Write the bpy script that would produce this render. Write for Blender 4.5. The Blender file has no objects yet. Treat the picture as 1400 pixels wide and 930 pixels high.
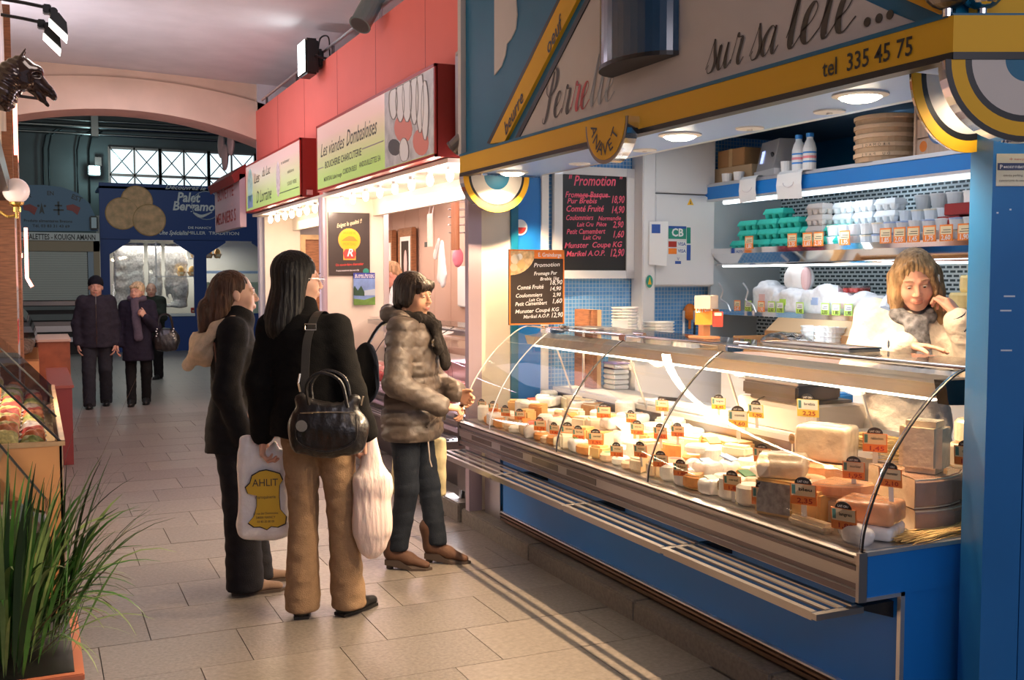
import bpy, bmesh, math, random
import numpy as np
from mathutils import Matrix, Vector
random.seed(7); np.random.seed(7)
SC = bpy.context.scene; COL = SC.collection
PI = math.pi
# ---------------------------------------------------------------- camera
F_PX = 1429.0; CAM_H = 1.60
_d = np.array([47-700, -(380-465), -F_PX]); _Y = _d/np.linalg.norm(_d)
_U = np.array([0, -_Y[2], _Y[1]]); _U /= np.linalg.norm(_U)
_X = np.cross(_Y, _U); ROT = np.array([_X, _Y, _U])
cam_d = bpy.data.cameras.new('camera'); cam = bpy.data.objects.new('camera', cam_d); COL.objects.link(cam)
cam_d.sensor_width = 36; cam_d.lens = F_PX/1400*36; cam_d.clip_start = .05
cam.matrix_world = Matrix.Translation((0, 0, CAM_H)) @ Matrix(ROT.tolist()).to_4x4()
SC.camera = cam
# ---------------------------------------------------------------- world, exposure, lights
SC.view_settings.view_transform = 'Standard'; SC.view_settings.look = 'None'
SC.view_settings.gamma = 1; SC.view_settings.use_curve_mapping = False
SC.view_settings.exposure = 0.22
w = bpy.data.worlds.new('world'); SC.world = w; w.use_nodes = True
w.node_tree.nodes['Background'].inputs[0].default_value = (.62, .66, .82, 1)
w.node_tree.nodes['Background'].inputs[1].default_value = .38
def area(name, loc, target, sx, sy, power, col, spread=180):
    l = bpy.data.lights.new(name, 'AREA'); l.shape = 'RECTANGLE'; l.size = sx; l.size_y = sy
    l.energy = power; l.color = col; l.spread = math.radians(spread)
    o = bpy.data.objects.new(name, l); COL.objects.link(o); o.location = loc
    o.rotation_euler = (Vector(target)-Vector(loc)).to_track_quat('-Z', 'Y').to_euler(); return o
def spot(name, loc, target, power, col, ang=120, blend=.6, r=.04):
    l = bpy.data.lights.new(name, 'SPOT'); l.energy = power; l.color = col; l.spot_size = math.radians(ang)
    l.spot_blend = blend; l.shadow_soft_size = r
    o = bpy.data.objects.new(name, l); COL.objects.link(o); o.location = loc
    o.rotation_euler = (Vector(target)-Vector(loc)).to_track_quat('-Z', 'Y').to_euler(); return o
def point(name, loc, power, col, r=.05):
    l = bpy.data.lights.new(name, 'POINT'); l.energy = power; l.color = col; l.shadow_soft_size = r
    o = bpy.data.objects.new(name, l); COL.objects.link(o); o.location = loc; return o
WARM = (1, .80, .58); WARM2 = (1, .72, .45); COOL = (.80, .90, 1); PINK = (1, .70, .66)
# hall fill: added area lights over the aisle, behind and beyond the viewer
area('hall_fill', (.6, -2.5, 3.7), (1.6, 6, 2.4), 4, 1.2, 62, (.98, .90, 1))
area('aisle_fill', (1.0, 11.5, 3.9), (1.0, 11.6, 0), 1.5, 3, 26, (.90, .80, 1))
area('back_fill', (1.2, 18, 5.3), (1.2, 21, 0), 4, 5, 120, (.82, .97, .94))
# added area uplights without fixtures that brighten the vault
area('vault_fill', (2.9, 6.5, 3.72), (.4, 6.8, 3.95), .2, 11, 150, (.96, .92, 1), 170)
area('vault_fill', (-1.0, 10.6, 2.9), (1.0, 10.4, 4.1), .3, 4.5, 72, (.95, .92, 1), 170)
area('left_spot_row', (-.5, 6.5, 3.0), (2.6, 7.5, 3.2), 1.6, 5, 46, (1, .90, .82), 130)
# cheese stall: soffit downlights, case lamp, fridge tubes, service area tubes
for y_ in (2.90, 3.47, 4.04, 4.95, 5.87):
    spot('soffit_spot', (2.68, y_, 2.212), (2.46, y_, 0), 108, (1, .68, .40), 132, .45, .022)
spot('soffit_spot', (2.72, 2.35, 2.225), (2.72, 2.35, 0), 9, WARM, 150, .5, .03)  # added spot under an unlit disc, brightens the near ring discs
area('case_lamp', (2.90, 4.25, 1.160), (2.72, 4.25, .8), .08, 3.2, 48, (1, .80, .55))
area('service_lamp', (3.65, 4.4, 2.52), (3.65, 4.4, 0), .5, 2.6, 12, (.92, .95, 1))
area('fridge_lamp', (4.34, 4.8, 2.13), (4.75, 4.8, 1.8), .05, 2.4, 4, COOL)
area('fridge_lamp', (4.34, 4.8, 1.69), (4.75, 4.8, 1.4), .05, 2.4, 2, COOL)
# butcher stalls: bulbs under the red signs
for y_ in (7.0, 7.9, 8.8, 9.5):
    point('butcher_point', (2.62, y_, 2.26), 9, (1, .74, .58), .05)
for y_ in (10.7, 11.6, 12.6):
    point('butcher_point', (2.62, y_, 2.26), 9, (1, .76, .56), .05)
area('butcher_lamp', (3.2, 8.2, 2.30), (3.2, 8.2, 0), .8, 2.6, 34, (1, .72, .68))
area('butcher_lamp', (3.2, 11.8, 2.30), (3.2, 11.8, 0), .8, 2.4, 26, (1, .78, .62))
point('butcher_point', (3.5, 10.0, 2.25), 10, (1, .85, .75), .06)  # added point fill to brighten the butcher, no bulb hangs here
area('butcher_case_lamp', (2.92, 8.1, 1.16), (2.7, 8.1, .7), .06, 3.0, 20, (1, .62, .78))
area('patisserie_lamp', (2.9, 24.5, 2.3), (2.9, 24.6, 0), 2.4, .4, 40, (1, .93, .85))
area('left_case_lamp', (-.38, 6.6, 1.25), (-.3, 6.6, .8), .1, 2.6, 34, (1, .78, .55))
# ---------------------------------------------------------------- pixel rays onto real planes
def _ray(px, py): return ROT @ np.array([px-700, -(py-465), -F_PX])
def onx(px, py, x):
    r = _ray(px, py); t = x/r[0]; return Vector((x, r[1]*t, CAM_H+r[2]*t))
def ony(px, py, y):
    r = _ray(px, py); t = y/r[1]; return Vector((r[0]*t, y, CAM_H+r[2]*t))
def onz(px, py, z):
    r = _ray(px, py); t = (z-CAM_H)/r[2]; return Vector((r[0]*t, r[1]*t, z))
# ---------------------------------------------------------------- materials
MATS = {}
def mat(name, col=(.5, .5, .5), rough=.5, metal=0, bump=0, bscale=60, var=0, vscale=6, emit=None, es=1, sub=0, stretch=None, coat=0, alpha=None, spec=.5, trans=0):
    if name in MATS: return MATS[name]
    m = bpy.data.materials.new(name); m.use_nodes = True; nt = m.node_tree; N = nt.nodes; L = nt.links
    b = N['Principled BSDF']
    b.inputs['Base Color'].default_value = (*col, 1); b.inputs['Roughness'].default_value = rough
    b.inputs['Metallic'].default_value = metal; b.inputs['Specular IOR Level'].default_value = spec
    if coat: b.inputs['Coat Weight'].default_value = coat; b.inputs['Coat Roughness'].default_value = .08
    if sub:
        b.inputs['Subsurface Weight'].default_value = sub; b.inputs['Subsurface Radius'].default_value = (1, .4, .25); b.inputs['Subsurface Scale'].default_value = .01
    if trans: b.inputs['Transmission Weight'].default_value = trans
    if alpha is not None: b.inputs['Alpha'].default_value = alpha
    tc = N.new('ShaderNodeTexCoord'); mp = N.new('ShaderNodeMapping'); L.new(tc.outputs['Object'], mp.inputs[0])
    if stretch: mp.inputs['Scale'].default_value = stretch
    if var:
        n = N.new('ShaderNodeTexNoise'); n.inputs['Scale'].default_value = vscale; n.inputs['Detail'].default_value = 6; L.new(mp.outputs[0], n.inputs[0])
        r = N.new('ShaderNodeValToRGB'); r.color_ramp.elements[0].position = .32; r.color_ramp.elements[1].position = .68
        r.color_ramp.elements[0].color = (*[max(0, c*(1-var)) for c in col], 1); r.color_ramp.elements[1].color = (*[min(1, c*(1+var)) for c in col], 1)
        L.new(n.outputs[0], r.inputs[0]); L.new(r.outputs[0], b.inputs['Base Color'])
    if bump:
        n2 = N.new('ShaderNodeTexNoise'); n2.inputs['Scale'].default_value = bscale; n2.inputs['Detail'].default_value = 4; L.new(mp.outputs[0], n2.inputs[0])
        bp = N.new('ShaderNodeBump'); bp.inputs['Strength'].default_value = bump; bp.inputs['Distance'].default_value = .01
        L.new(n2.outputs[0], bp.inputs['Height']); L.new(bp.outputs[0], b.inputs['Normal'])
    if emit:
        b.inputs['Emission Color'].default_value = (*emit, 1); b.inputs['Emission Strength'].default_value = es
    MATS[name] = m; return m
def glass(name, tint=(.95, .97, .96), refl=.5, rough=.02, ior=1.45):
    if name in MATS: return MATS[name]
    m = bpy.data.materials.new(name); m.use_nodes = True; nt = m.node_tree; N = nt.nodes; L = nt.links; N.clear()
    o = N.new('ShaderNodeOutputMaterial'); t = N.new('ShaderNodeBsdfTransparent'); g = N.new('ShaderNodeBsdfGlossy')
    t.inputs[0].default_value = (*tint, 1); g.inputs['Roughness'].default_value = rough; mx = N.new('ShaderNodeMixShader')
    fr = N.new('ShaderNodeFresnel'); fr.inputs[0].default_value = ior; mu = N.new('ShaderNodeMath'); mu.operation = 'MULTIPLY'; mu.inputs[1].default_value = refl; mu.use_clamp = True
    L.new(fr.outputs[0], mu.inputs[0]); L.new(mu.outputs[0], mx.inputs[0]); L.new(t.outputs[0], mx.inputs[1]); L.new(g.outputs[0], mx.inputs[2]); L.new(mx.outputs[0], o.inputs[0])
    MATS[name] = m; return m
def brickmat(name, c1, c2, mortar, bw, bh, ms=.012, rough=.5, off=.5, axes='XY', bump=.3, spec=.5, noise=0):
    if name in MATS: return MATS[name]
    m = mat(name, c1, rough, spec=spec); nt = m.node_tree; N = nt.nodes; L = nt.links; b = N['Principled BSDF']
    tc = N.new('ShaderNodeTexCoord'); sp = N.new('ShaderNodeSeparateXYZ'); cb = N.new('ShaderNodeCombineXYZ'); L.new(tc.outputs['Object'], sp.inputs[0])
    L.new(sp.outputs['XYZ'.index(axes[0])], cb.inputs[0]); L.new(sp.outputs['XYZ'.index(axes[1])], cb.inputs[1])
    t = N.new('ShaderNodeTexBrick'); t.offset = off; t.inputs['Scale'].default_value = 1; t.inputs['Brick Width'].default_value = bw; t.inputs['Row Height'].default_value = bh
    t.inputs['Mortar Size'].default_value = ms*.5; t.inputs['Mortar Smooth'].default_value = .1
    t.inputs['Color1'].default_value = (*c1, 1); t.inputs['Color2'].default_value = (*c2, 1); t.inputs['Mortar'].default_value = (*mortar, 1)
    L.new(cb.outputs[0], t.inputs[0]); L.new(t.outputs[0], b.inputs['Base Color'])
    bp = N.new('ShaderNodeBump'); bp.inputs['Strength'].default_value = bump; bp.inputs['Distance'].default_value = .004; bp.invert = True
    L.new(t.outputs['Fac'], bp.inputs['Height']); L.new(bp.outputs[0], b.inputs['Normal']); return m
# ---------------------------------------------------------------- objects
def link(o, parent=None):
    COL.objects.link(o)
    if parent: o.parent = parent
    return o
def tag(o, label=None, cat=None, group=None, kind=None):
    if label: o['label'] = label
    if cat: o['category'] = cat
    if group: o['group'] = group
    if kind: o['kind'] = kind
    return o
def thing(name, label, cat, loc=(0, 0, 0), rz=0, group=None, rot=None):
    o = bpy.data.objects.new(name, None); o.empty_display_size = .1; o.location = loc; o.rotation_euler = rot if rot else (0, 0, rz)
    COL.objects.link(o); return tag(o, label, cat, group)
def ordn(i):
    return ['first', 'second', 'third', 'fourth', 'fifth', 'sixth', 'seventh', 'eighth', 'ninth', 'tenth', 'eleventh', 'twelfth', 'thirteenth', 'fourteenth', 'fifteenth', 'sixteenth', 'seventeenth', 'eighteenth', 'nineteenth', 'twentieth', 'twenty-first', 'twenty-second', 'twenty-third', 'twenty-fourth', 'twenty-fifth', 'twenty-sixth', 'twenty-seventh', 'twenty-eighth', 'twenty-ninth', 'thirtieth'][i]
class MB:
    def __init__(s): s.v = []; s.f = []; s.m = []; s.sm = []; s.cur = 0; s.smooth = False; s.M = None
    def add(s, vs, fs):
        n = len(s.v)
        if s.M is not None: vs = [tuple(s.M @ Vector(v)) for v in vs]
        s.v += [tuple(v) for v in vs]
        for f in fs: s.f.append([n+i for i in f]); s.m.append(s.cur); s.sm.append(s.smooth)
        return s
    def box(s, a, b):
        x0, y0, z0 = a; x1, y1, z1 = b
        if x0 > x1: x0, x1 = x1, x0
        if y0 > y1: y0, y1 = y1, y0
        if z0 > z1: z0, z1 = z1, z0
        v = [(x0, y0, z0), (x1, y0, z0), (x1, y1, z0), (x0, y1, z0), (x0, y0, z1), (x1, y0, z1), (x1, y1, z1), (x0, y1, z1)]
        return s.add(v, [(0, 3, 2, 1), (4, 5, 6, 7), (0, 1, 5, 4), (1, 2, 6, 5), (2, 3, 7, 6), (3, 0, 4, 7)])
    def bbox(s, a, b, r=.004):       # chamfered box
        x0, y0, z0 = a; x1, y1, z1 = b
        bm = bmesh.new(); bmesh.ops.create_cube(bm, size=1, matrix=Matrix.Translation(((x0+x1)/2, (y0+y1)/2, (z0+z1)/2)) @ Matrix.Diagonal((abs(x1-x0), abs(y1-y0), abs(z1-z0), 1)))
        bmesh.ops.bevel(bm, geom=bm.edges[:], offset=r, segments=2, affect='EDGES')
        bm.verts.index_update(); vs = [tuple(v.co) for v in bm.verts]; fs = [[v.index for v in f.verts] for f in bm.faces]; bm.free(); return s.add(vs, fs)
    def prism(s, poly, ax, a, b):     # 2D polygon in the plane normal to axis ax, extruded a..b
        def P(u, v, t): return {'x': (t, u, v), 'y': (u, t, v), 'z': (u, v, t)}[ax]
        n = len(poly); v = [P(u, w_, a) for u, w_ in poly]+[P(u, w_, b) for u, w_ in poly]
        return s.add(v, [list(range(n))[::-1], list(range(n, 2*n))]+[(i, (i+1) % n, n+(i+1) % n, n+i) for i in range(n)])
    def cyl(s, p, q, r, r2=None, n=12, cap=True):
        p = Vector(p); q = Vector(q); r2 = r if r2 is None else r2; d = (q-p).normalized()
        a = d.orthogonal().normalized(); b = d.cross(a); v = []
        for c, rr in ((p, r), (q, r2)):
            for i in range(n): t = 2*PI*i/n; v.append(c+(a*math.cos(t)+b*math.sin(t))*rr)
        f = [(i, (i+1) % n, n+(i+1) % n, n+i) for i in range(n)]
        if cap: f += [list(range(n))[::-1], list(range(n, 2*n))]
        return s.add(v, f)
    def lathe(s, prof, c=(0, 0, 0), n=20, ax=(0, 0, 1), sx=1, sy=1):
        c = Vector(c); q = Vector((0, 0, 1)).rotation_difference(Vector(ax)); v = []; f = []
        for r, z in prof:
            for i in range(n): t = 2*PI*i/n; v.append(c+q @ Vector((r*math.cos(t)*sx, r*math.sin(t)*sy, z)))
        for k in range(len(prof)-1):
            for i in range(n): f.append((k*n+i, k*n+(i+1) % n, (k+1)*n+(i+1) % n, (k+1)*n+i))
        if prof[0][0] > 1e-4: f.append(list(range(n))[::-1])
        if prof[-1][0] > 1e-4: f.append([(len(prof)-1)*n+i for i in range(n)])
        return s.add(v, f)
    def tube(s, pts, r, n=8, closed=False):
        P = [Vector(p) for p in pts]; R_ = r if isinstance(r, (list, tuple)) else [r]*len(P); v = []; f = []
        a = None
        for i, p in enumerate(P):
            d = (P[min(i+1, len(P)-1)]-P[max(i-1, 0)]).normalized()
            if a is None: a = d.orthogonal().normalized()
            a = (a-d*a.dot(d)).normalized(); b = d.cross(a)
            for k in range(n): t = 2*PI*k/n; v.append(p+(a*math.cos(t)+b*math.sin(t))*R_[i])
        for i in range(len(P)-1):
            for k in range(n): f.append((i*n+k, i*n+(k+1) % n, (i+1)*n+(k+1) % n, (i+1)*n+k))
        f += [list(range(n))[::-1], [(len(P)-1)*n+k for k in range(n)]]
        return s.add(v, f)
    def strip(s, A, B, th=None):       # quad strip between two polylines, optional thickness vector
        n = len(A); v = list(A)+list(B); f = [(i, i+1, n+i+1, n+i) for i in range(n-1)]
        if th is not None:
            th = Vector(th); m = 2*n; v += [Vector(p)+th for p in v[:m]]
            f = f+[tuple(m+k for k in q[::-1]) for q in f]+[(i+1, i, m+i, m+i+1) for i in range(n-1)]+[(n+i, n+i+1, m+n+i+1, m+n+i) for i in range(n-1)]+[(0, n, m+n, m), (2*n-1, n-1, m+n-1, m+2*n-1)]
        return s.add(v, f)
    def ell(s, c, r, n=14, k=8):
        return s.lathe([(math.sin(PI*i/k), -math.cos(PI*i/k)) for i in range(k+1)], (0, 0, 0), n) if False else s._ell(c, r, n, k)
    def _ell(s, c, r, n, k):
        v = [(c[0], c[1], c[2]-r[2])]; f = []
        for i in range(1, k):
            for j in range(n): a = PI*i/k; t = 2*PI*j/n; v.append((c[0]+r[0]*math.sin(a)*math.cos(t), c[1]+r[1]*math.sin(a)*math.sin(t), c[2]-r[2]*math.cos(a)))
        v.append((c[0], c[1], c[2]+r[2])); L_ = len(v)-1
        for j in range(n): f.append((0, 1+(j+1) % n, 1+j)); f.append((L_, 1+(k-2)*n+j, 1+(k-2)*n+(j+1) % n))
        for i in range(k-2):
            for j in range(n): f.append((1+i*n+j, 1+i*n+(j+1) % n, 1+(i+1)*n+(j+1) % n, 1+(i+1)*n+j))
        return s.add(v, f)
    def mesh(s, name, mats):
        me = bpy.data.meshes.new(name); me.from_pydata(s.v, [], s.f)
        for m in (mats if isinstance(mats, (list, tuple)) else [mats]): me.materials.append(m)
        me.polygons.foreach_set('material_index', s.m); me.polygons.foreach_set('use_smooth', s.sm); me.update()
        bm = bmesh.new(); bm.from_mesh(me); bmesh.ops.recalc_face_normals(bm, faces=bm.faces[:]); bm.to_mesh(me); bm.free(); return me
    def build(s, name, mats, parent=None, loc=None, rz=0, **k):
        o = bpy.data.objects.new(name, s.mesh(name, mats)); link(o, parent)
        if loc is not None: o.location = loc
        if rz: o.rotation_euler = (0, 0, rz)
        return tag(o, **k) if k else o
def part(name, m, parent, fn, **k):
    b = MB(); fn(b); return b.build(name, m, parent, **k)
def box(name, a, b, m, parent=None, r=0, **k):
    q = MB(); (q.bbox(a, b, r) if r else q.box(a, b)); return q.build(name, m, parent, **k)
def dup(o, parent=None, loc=None, rz=None, label=None, group=None):
    c = o.copy(); COL.objects.link(c)
    if parent: c.parent = parent
    if loc is not None: c.location = loc
    if rz is not None: c.rotation_euler = (0, 0, rz)
    if label: c['label'] = label
    if group: c['group'] = group
    for ch in KIDS.get(o.name, o.children): dup(ch, c)
    return c
KIDS = {}
_TX = {}
def text(body, m, o, u, v, size=.1, width=None, parent=None, name='lettering', shear=0, bold=0, align='CENTER', th=.0006, **k):
    """flat lettering lying on the plane spanned by u (reading direction) and v (up)"""
    key = (body, shear, bold, align)
    if key not in _TX:
        c = bpy.data.curves.new('t', 'FONT'); c.body = body; c.size = 1; c.shear = shear; c.offset = bold; c.align_x = align; c.extrude = 0; c.resolution_u = 2
        t = bpy.data.objects.new('t', c); COL.objects.link(t); dg = bpy.context.evaluated_depsgraph_get(); me = bpy.data.meshes.new_from_object(t.evaluated_get(dg))
        _TX[key] = ([tuple(x.co) for x in me.vertices], [list(p.vertices) for p in me.polygons]); bpy.data.objects.remove(t); bpy.data.curves.remove(c); bpy.data.meshes.remove(me)
    vs, fs = _TX[key]
    if not vs: return None
    u = Vector(u).normalized(); v = Vector(v).normalized(); n = u.cross(v); x0 = min(p[0] for p in vs); x1 = max(p[0] for p in vs)
    sx = size if width is None else width/max(1e-6, x1-x0)
    b = MB(); b.add([Vector(o)+u*(p[0]*sx)+v*(p[1]*size)+n*th for p in vs], fs)
    me = bpy.data.meshes.new(name); me.from_pydata(b.v, [], b.f); me.materials.append(m); me.update()
    ob = bpy.data.objects.new(name, me); link(ob, parent); return tag(ob, **k) if k else ob
# ---------------------------------------------------------------- brush script letters
def spline(P, n=8):
    P = [Vector((*p, 0)) if len(p) == 2 else Vector(p) for p in P]; Q = [P[0]*2-P[1]]+P+[P[-1]*2-P[-2]]; out = []
    for i in range(1, len(Q)-2):
        for k in range(n):
            t = k/n; a, b, c, d = Q[i-1:i+3]; out.append(.5*((2*b)+(c-a)*t+(2*a-5*b+4*c-d)*t*t+(3*b-a-3*c+d)*t**3))
    return out+[P[-1]]
GLY = {
 's': (.62, [[(-.05, .15), (.18, .7), (.36, 1.25)], [(.36, 1.25), (.44, .8), (.56, .4), (.42, .05), (.15, -.02), (.05, .15), (.12, .3)]]),
 'u': (.98, [[(0, .3), (.22, .95), (.14, .3), (.28, 0), (.5, .2), (.7, .95)], [(.7, .95), (.62, .3), (.74, 0), (.98, .25)]]),
 'r': (.82, [[(0, .1), (.2, .8), (.28, 1.15), (.36, 1.0)], [(.36, 1.0), (.55, .98), (.58, .8), (.46, .25), (.58, 0), (.82, .22)]]),
 'a': (1.0, [[(.72, .85), (.5, 1.0), (.18, .7), (.08, .25), (.25, 0), (.5, .25), (.74, .98)], [(.74, .98), (.64, .3), (.76, 0), (1.0, .25)]]),
 'e': (.72, [[(0, .35), (.35, .55), (.52, .85), (.38, 1.02), (.14, .75), (.08, .25), (.3, 0), (.72, .3)]]),
 't': (.62, [[(0, .3), (.26, 1.0), (.44, 1.9)], [(.44, 1.9), (.26, 1.0), (.18, .25), (.3, 0), (.62, .3)]]),
 'T': (.62, [[(0, .3), (.26, 1.0), (.44, 1.9)], [(.44, 1.9), (.26, 1.0), (.18, .25), (.3, 0), (.62, .3)], [(.1, 1.42), (.7, 1.55)]]),
 'P': (1.0, [[(.72, 1.9), (.55, 1.2), (.38, .3), (.2, -.1), (0, -.05), (.02, .12)], [(.4, .9), (.12, 1.2), (.2, 1.7), (.6, 2.05), (1.0, 1.85), (.95, 1.3), (.6, .95)]]),
 '^': (0, [[(-.62, 1.25), (-.28, 1.6), (-.12, 1.25)]]), ' ': (.42, []),
}
def script(word, m, o, u, v, xh, parent, slant=.22, wmin=.042, wmax=.22, th=.0012, name='script_letter', mcol=None):
    u = Vector(u).normalized(); v = Vector(v).normalized(); n = u.cross(v); x = 0; o = Vector(o)
    for gi, ch in enumerate(word):
        adv, st = GLY[ch]; b = MB()
        for s_ in st:
            P = spline([(px+x+py*slant, py) for px, py in s_], 6); L_ = []; R_ = []
            for i, p in enumerate(P):
                d = (P[min(i+1, len(P)-1)]-P[max(i-1, 0)]).normalized(); nn = Vector((-d.y, d.x, 0))
                w_ = wmin+(wmax-wmin)*max(0, -d.y)**1.5*(.4+.6*min(1, 4*min(i, len(P)-1-i)/len(P)))
                if ch == '^': w_ = .09
                L_.append(p+nn*w_/2); R_.append(p-nn*w_/2)
            T = lambda q: o+u*(q.x*xh)+v*(q.y*xh)+n*th
            b.strip([T(q) for q in L_], [T(q) for q in R_])
        if st: b.build(name, mcol[gi] if mcol else m, parent)
        x += adv
    return x*xh
# ---------------------------------------------------------------- signed distance modelling (surface nets)
class SDF:
    def __init__(s, h=.01): s.h = h; s.ops = []
    def _a(s, fn, lo, hi, k, op): s.ops.append((fn, np.array(lo, float), np.array(hi, float), k, op)); return s
    def ell(s, c, r, k=.02, op='u', R=None):
        c = np.array(c, float); r = np.array([r]*3 if np.isscalar(r) else r, float); m = max(r)
        Rm = None if R is None else np.array(R.to_3x3()).T
        def fn(P):
            q = P-c
            if Rm is not None: q = q@Rm.T
            a = np.sqrt(((q/r)**2).sum(-1)); b = np.sqrt(((q/(r*r))**2).sum(-1)); return a*(a-1)/np.maximum(b, 1e-6)
        return s._a(fn, c-(m if R is not None else r), c+(m if R is not None else r), k, op)
    def cone(s, a, b, ra, rb, k=.02, op='u', sx=1.0, flat=None):     # tapered capsule; flat=(axis vector, squash)
        a = np.array(a, float); b = np.array(b, float); ba = b-a; L2 = max(ba@ba, 1e-9)
        if flat is not None: fa = np.array(flat[0], float); fa /= np.linalg.norm(fa); fk = flat[1]
        def fn(P):
            q = P-a; t = np.clip((q@ba)/L2, 0, 1); e = q-t[..., None]*ba
            if flat is not None:
                c_ = e@fa; e = e+(c_*(1/fk-1))[..., None]*fa
            return np.sqrt((e**2).sum(-1))-(ra+(rb-ra)*t)
        m = max(ra, rb); return s._a(fn, np.minimum(a, b)-m, np.maximum(a, b)+m, k, op)
    def chain(s, pts, rs, k=.02, **kw):
        for i in range(len(pts)-1): s.cone(pts[i], pts[i+1], rs[i], rs[i+1], k, **kw)
        return s
    def box(s, c, r, k=.02, rd=.01, op='u', R=None):
        c = np.array(c, float); r = np.array(r, float); Rm = None if R is None else np.array(R.to_3x3()).T
        def fn(P):
            q = P-c
            if Rm is not None: q = q@Rm.T
            q = np.abs(q)-(r-rd); return np.sqrt((np.maximum(q, 0)**2).sum(-1))+np.minimum(q.max(-1), 0)-rd
        m = np.full(3, np.linalg.norm(r)) if R is not None else r
        return s._a(fn, c-m, c+m, k, op)
    def loft(s, secs, k=.02, op='u'):      # horizontal sections (z, cx, cy, rx, ry): trunk, skirts, coat bodies
        S = np.array(sorted(secs), float)
        def fn(P):
            z = P[..., 2]; cx, cy, rx, ry = [np.interp(z, S[:, 0], S[:, i]) for i in (1, 2, 3, 4)]
            x = (P[..., 0]-cx)/rx; y = (P[..., 1]-cy)/ry; a = (np.abs(x)**2.4+np.abs(y)**2.4)**(1/2.4)
            d = (a-1)*np.minimum(rx, ry); dz = np.maximum(S[0, 0]-z, z-S[-1, 0]); return np.maximum(d, dz)
        return s._a(fn, [S[:, 1].min()-S[:, 3].max(), S[:, 2].min()-S[:, 4].max(), S[0, 0]], [S[:, 1].max()+S[:, 3].max(), S[:, 2].max()+S[:, 4].max(), S[-1, 0]], k, op)
    def mod(s, fn): s.ops.append((fn, None, None, 0, 'm')); return s
    def mesh(s, name, mats, idx=None, smooth=1):
        h = s.h; A = [o for o in s.ops if o[4] == 'u']; lo = np.min([o[1] for o in A], 0)-3*h-.01; hi = np.max([o[2] for o in A], 0)+3*h+.01
        n = np.ceil((hi-lo)/h).astype(int)+1; G = np.full(n, 1.0, np.float32)
        ax = [lo[i]+h*np.arange(n[i]) for i in range(3)]
        for fn, a, b, k, op in s.ops:
            if op == 'm':
                P = np.stack(np.meshgrid(*ax, indexing='ij'), -1); near = np.abs(G) < 4*h; G[near] += fn(P[near]).astype(np.float32); continue
            pad = k+3*h; i0 = np.maximum(np.floor((a-pad-lo)/h).astype(int), 0); i1 = np.minimum(np.ceil((b+pad-lo)/h).astype(int)+1, n)
            if (i1 <= i0).any(): continue
            sl = tuple(slice(i0[i], i1[i]) for i in range(3)); P = np.stack(np.meshgrid(*[ax[i][sl[i]] for i in range(3)], indexing='ij'), -1)
            d = fn(P); g = G[sl]
            if op == 'u':
                hh = np.maximum(k-np.abs(g-d), 0)/max(k, 1e-6); G[sl] = np.minimum(g, d)-hh*hh*k*.25
            else:
                d = -d; hh = np.maximum(k-np.abs(g-d), 0)/max(k, 1e-6); G[sl] = np.maximum(g, d)+hh*hh*k*.25
        S = G < 0; nx, ny, nz = n; C = np.zeros((nx-1, ny-1, nz-1), np.int8)
        offs = [(i, j, k) for i in (0, 1) for j in (0, 1) for k in (0, 1)]
        for i, j, k in offs: C += S[i:nx-1+i, j:ny-1+j, k:nz-1+k]
        cell = np.argwhere((C > 0) & (C < 8)); acc = np.zeros((len(cell), 3)); cnt = np.zeros(len(cell))
        for a_ in offs:
            for d_ in range(3):
                if a_[d_]: continue
                b_ = list(a_); b_[d_] = 1; pa = cell+np.array(a_); pb = cell+np.array(b_); ga = G[tuple(pa.T)]; gb = G[tuple(pb.T)]
                m = (ga < 0) != (gb < 0); t = np.where(m, ga/np.where(m, ga-gb, 1), 0); acc += np.where(m[:, None], pa+t[:, None]*(pb-pa), 0); cnt += m
        V = lo+h*acc/np.maximum(cnt, 1)[:, None]; ID = np.full((nx-1, ny-1, nz-1), -1, np.int64); ID[tuple(cell.T)] = np.arange(len(cell)); Q = []
        for d_ in range(3):
            e = [slice(None)]*3; f = [slice(None)]*3; e[d_] = slice(0, -1); f[d_] = slice(1, None); s0 = S[tuple(e)]; s1 = S[tuple(f)]
            for flip, mm in ((0, s0 & ~s1), (1, ~s0 & s1)):
                E_ = np.argwhere(mm); o1, o2 = [(1, 2), (2, 0), (0, 1)][d_]
                E_ = E_[(E_[:, o1] > 0) & (E_[:, o2] > 0) & (E_[:, o1] < n[o1]-1) & (E_[:, o2] < n[o2]-1)]
                def g_(a, b): q = E_.copy(); q[:, o1] -= a; q[:, o2] -= b; return ID[tuple(q.T)]
                q = np.stack([g_(1, 1), g_(0, 1), g_(0, 0), g_(1, 0)], 1); Q.append(q[:, ::-1] if flip else q)
        Q = np.concatenate(Q); Q = Q[(Q >= 0).all(1)]
        for _ in range(smooth):
            ac = np.zeros_like(V); ct = np.zeros(len(V))
            for i in range(4): np.add.at(ac, Q[:, i], V[Q[:, (i+1) % 4]]); np.add.at(ct, Q[:, i], 1)
            V = V*.5+.5*ac/np.maximum(ct, 1)[:, None]
        return V, Q
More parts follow.
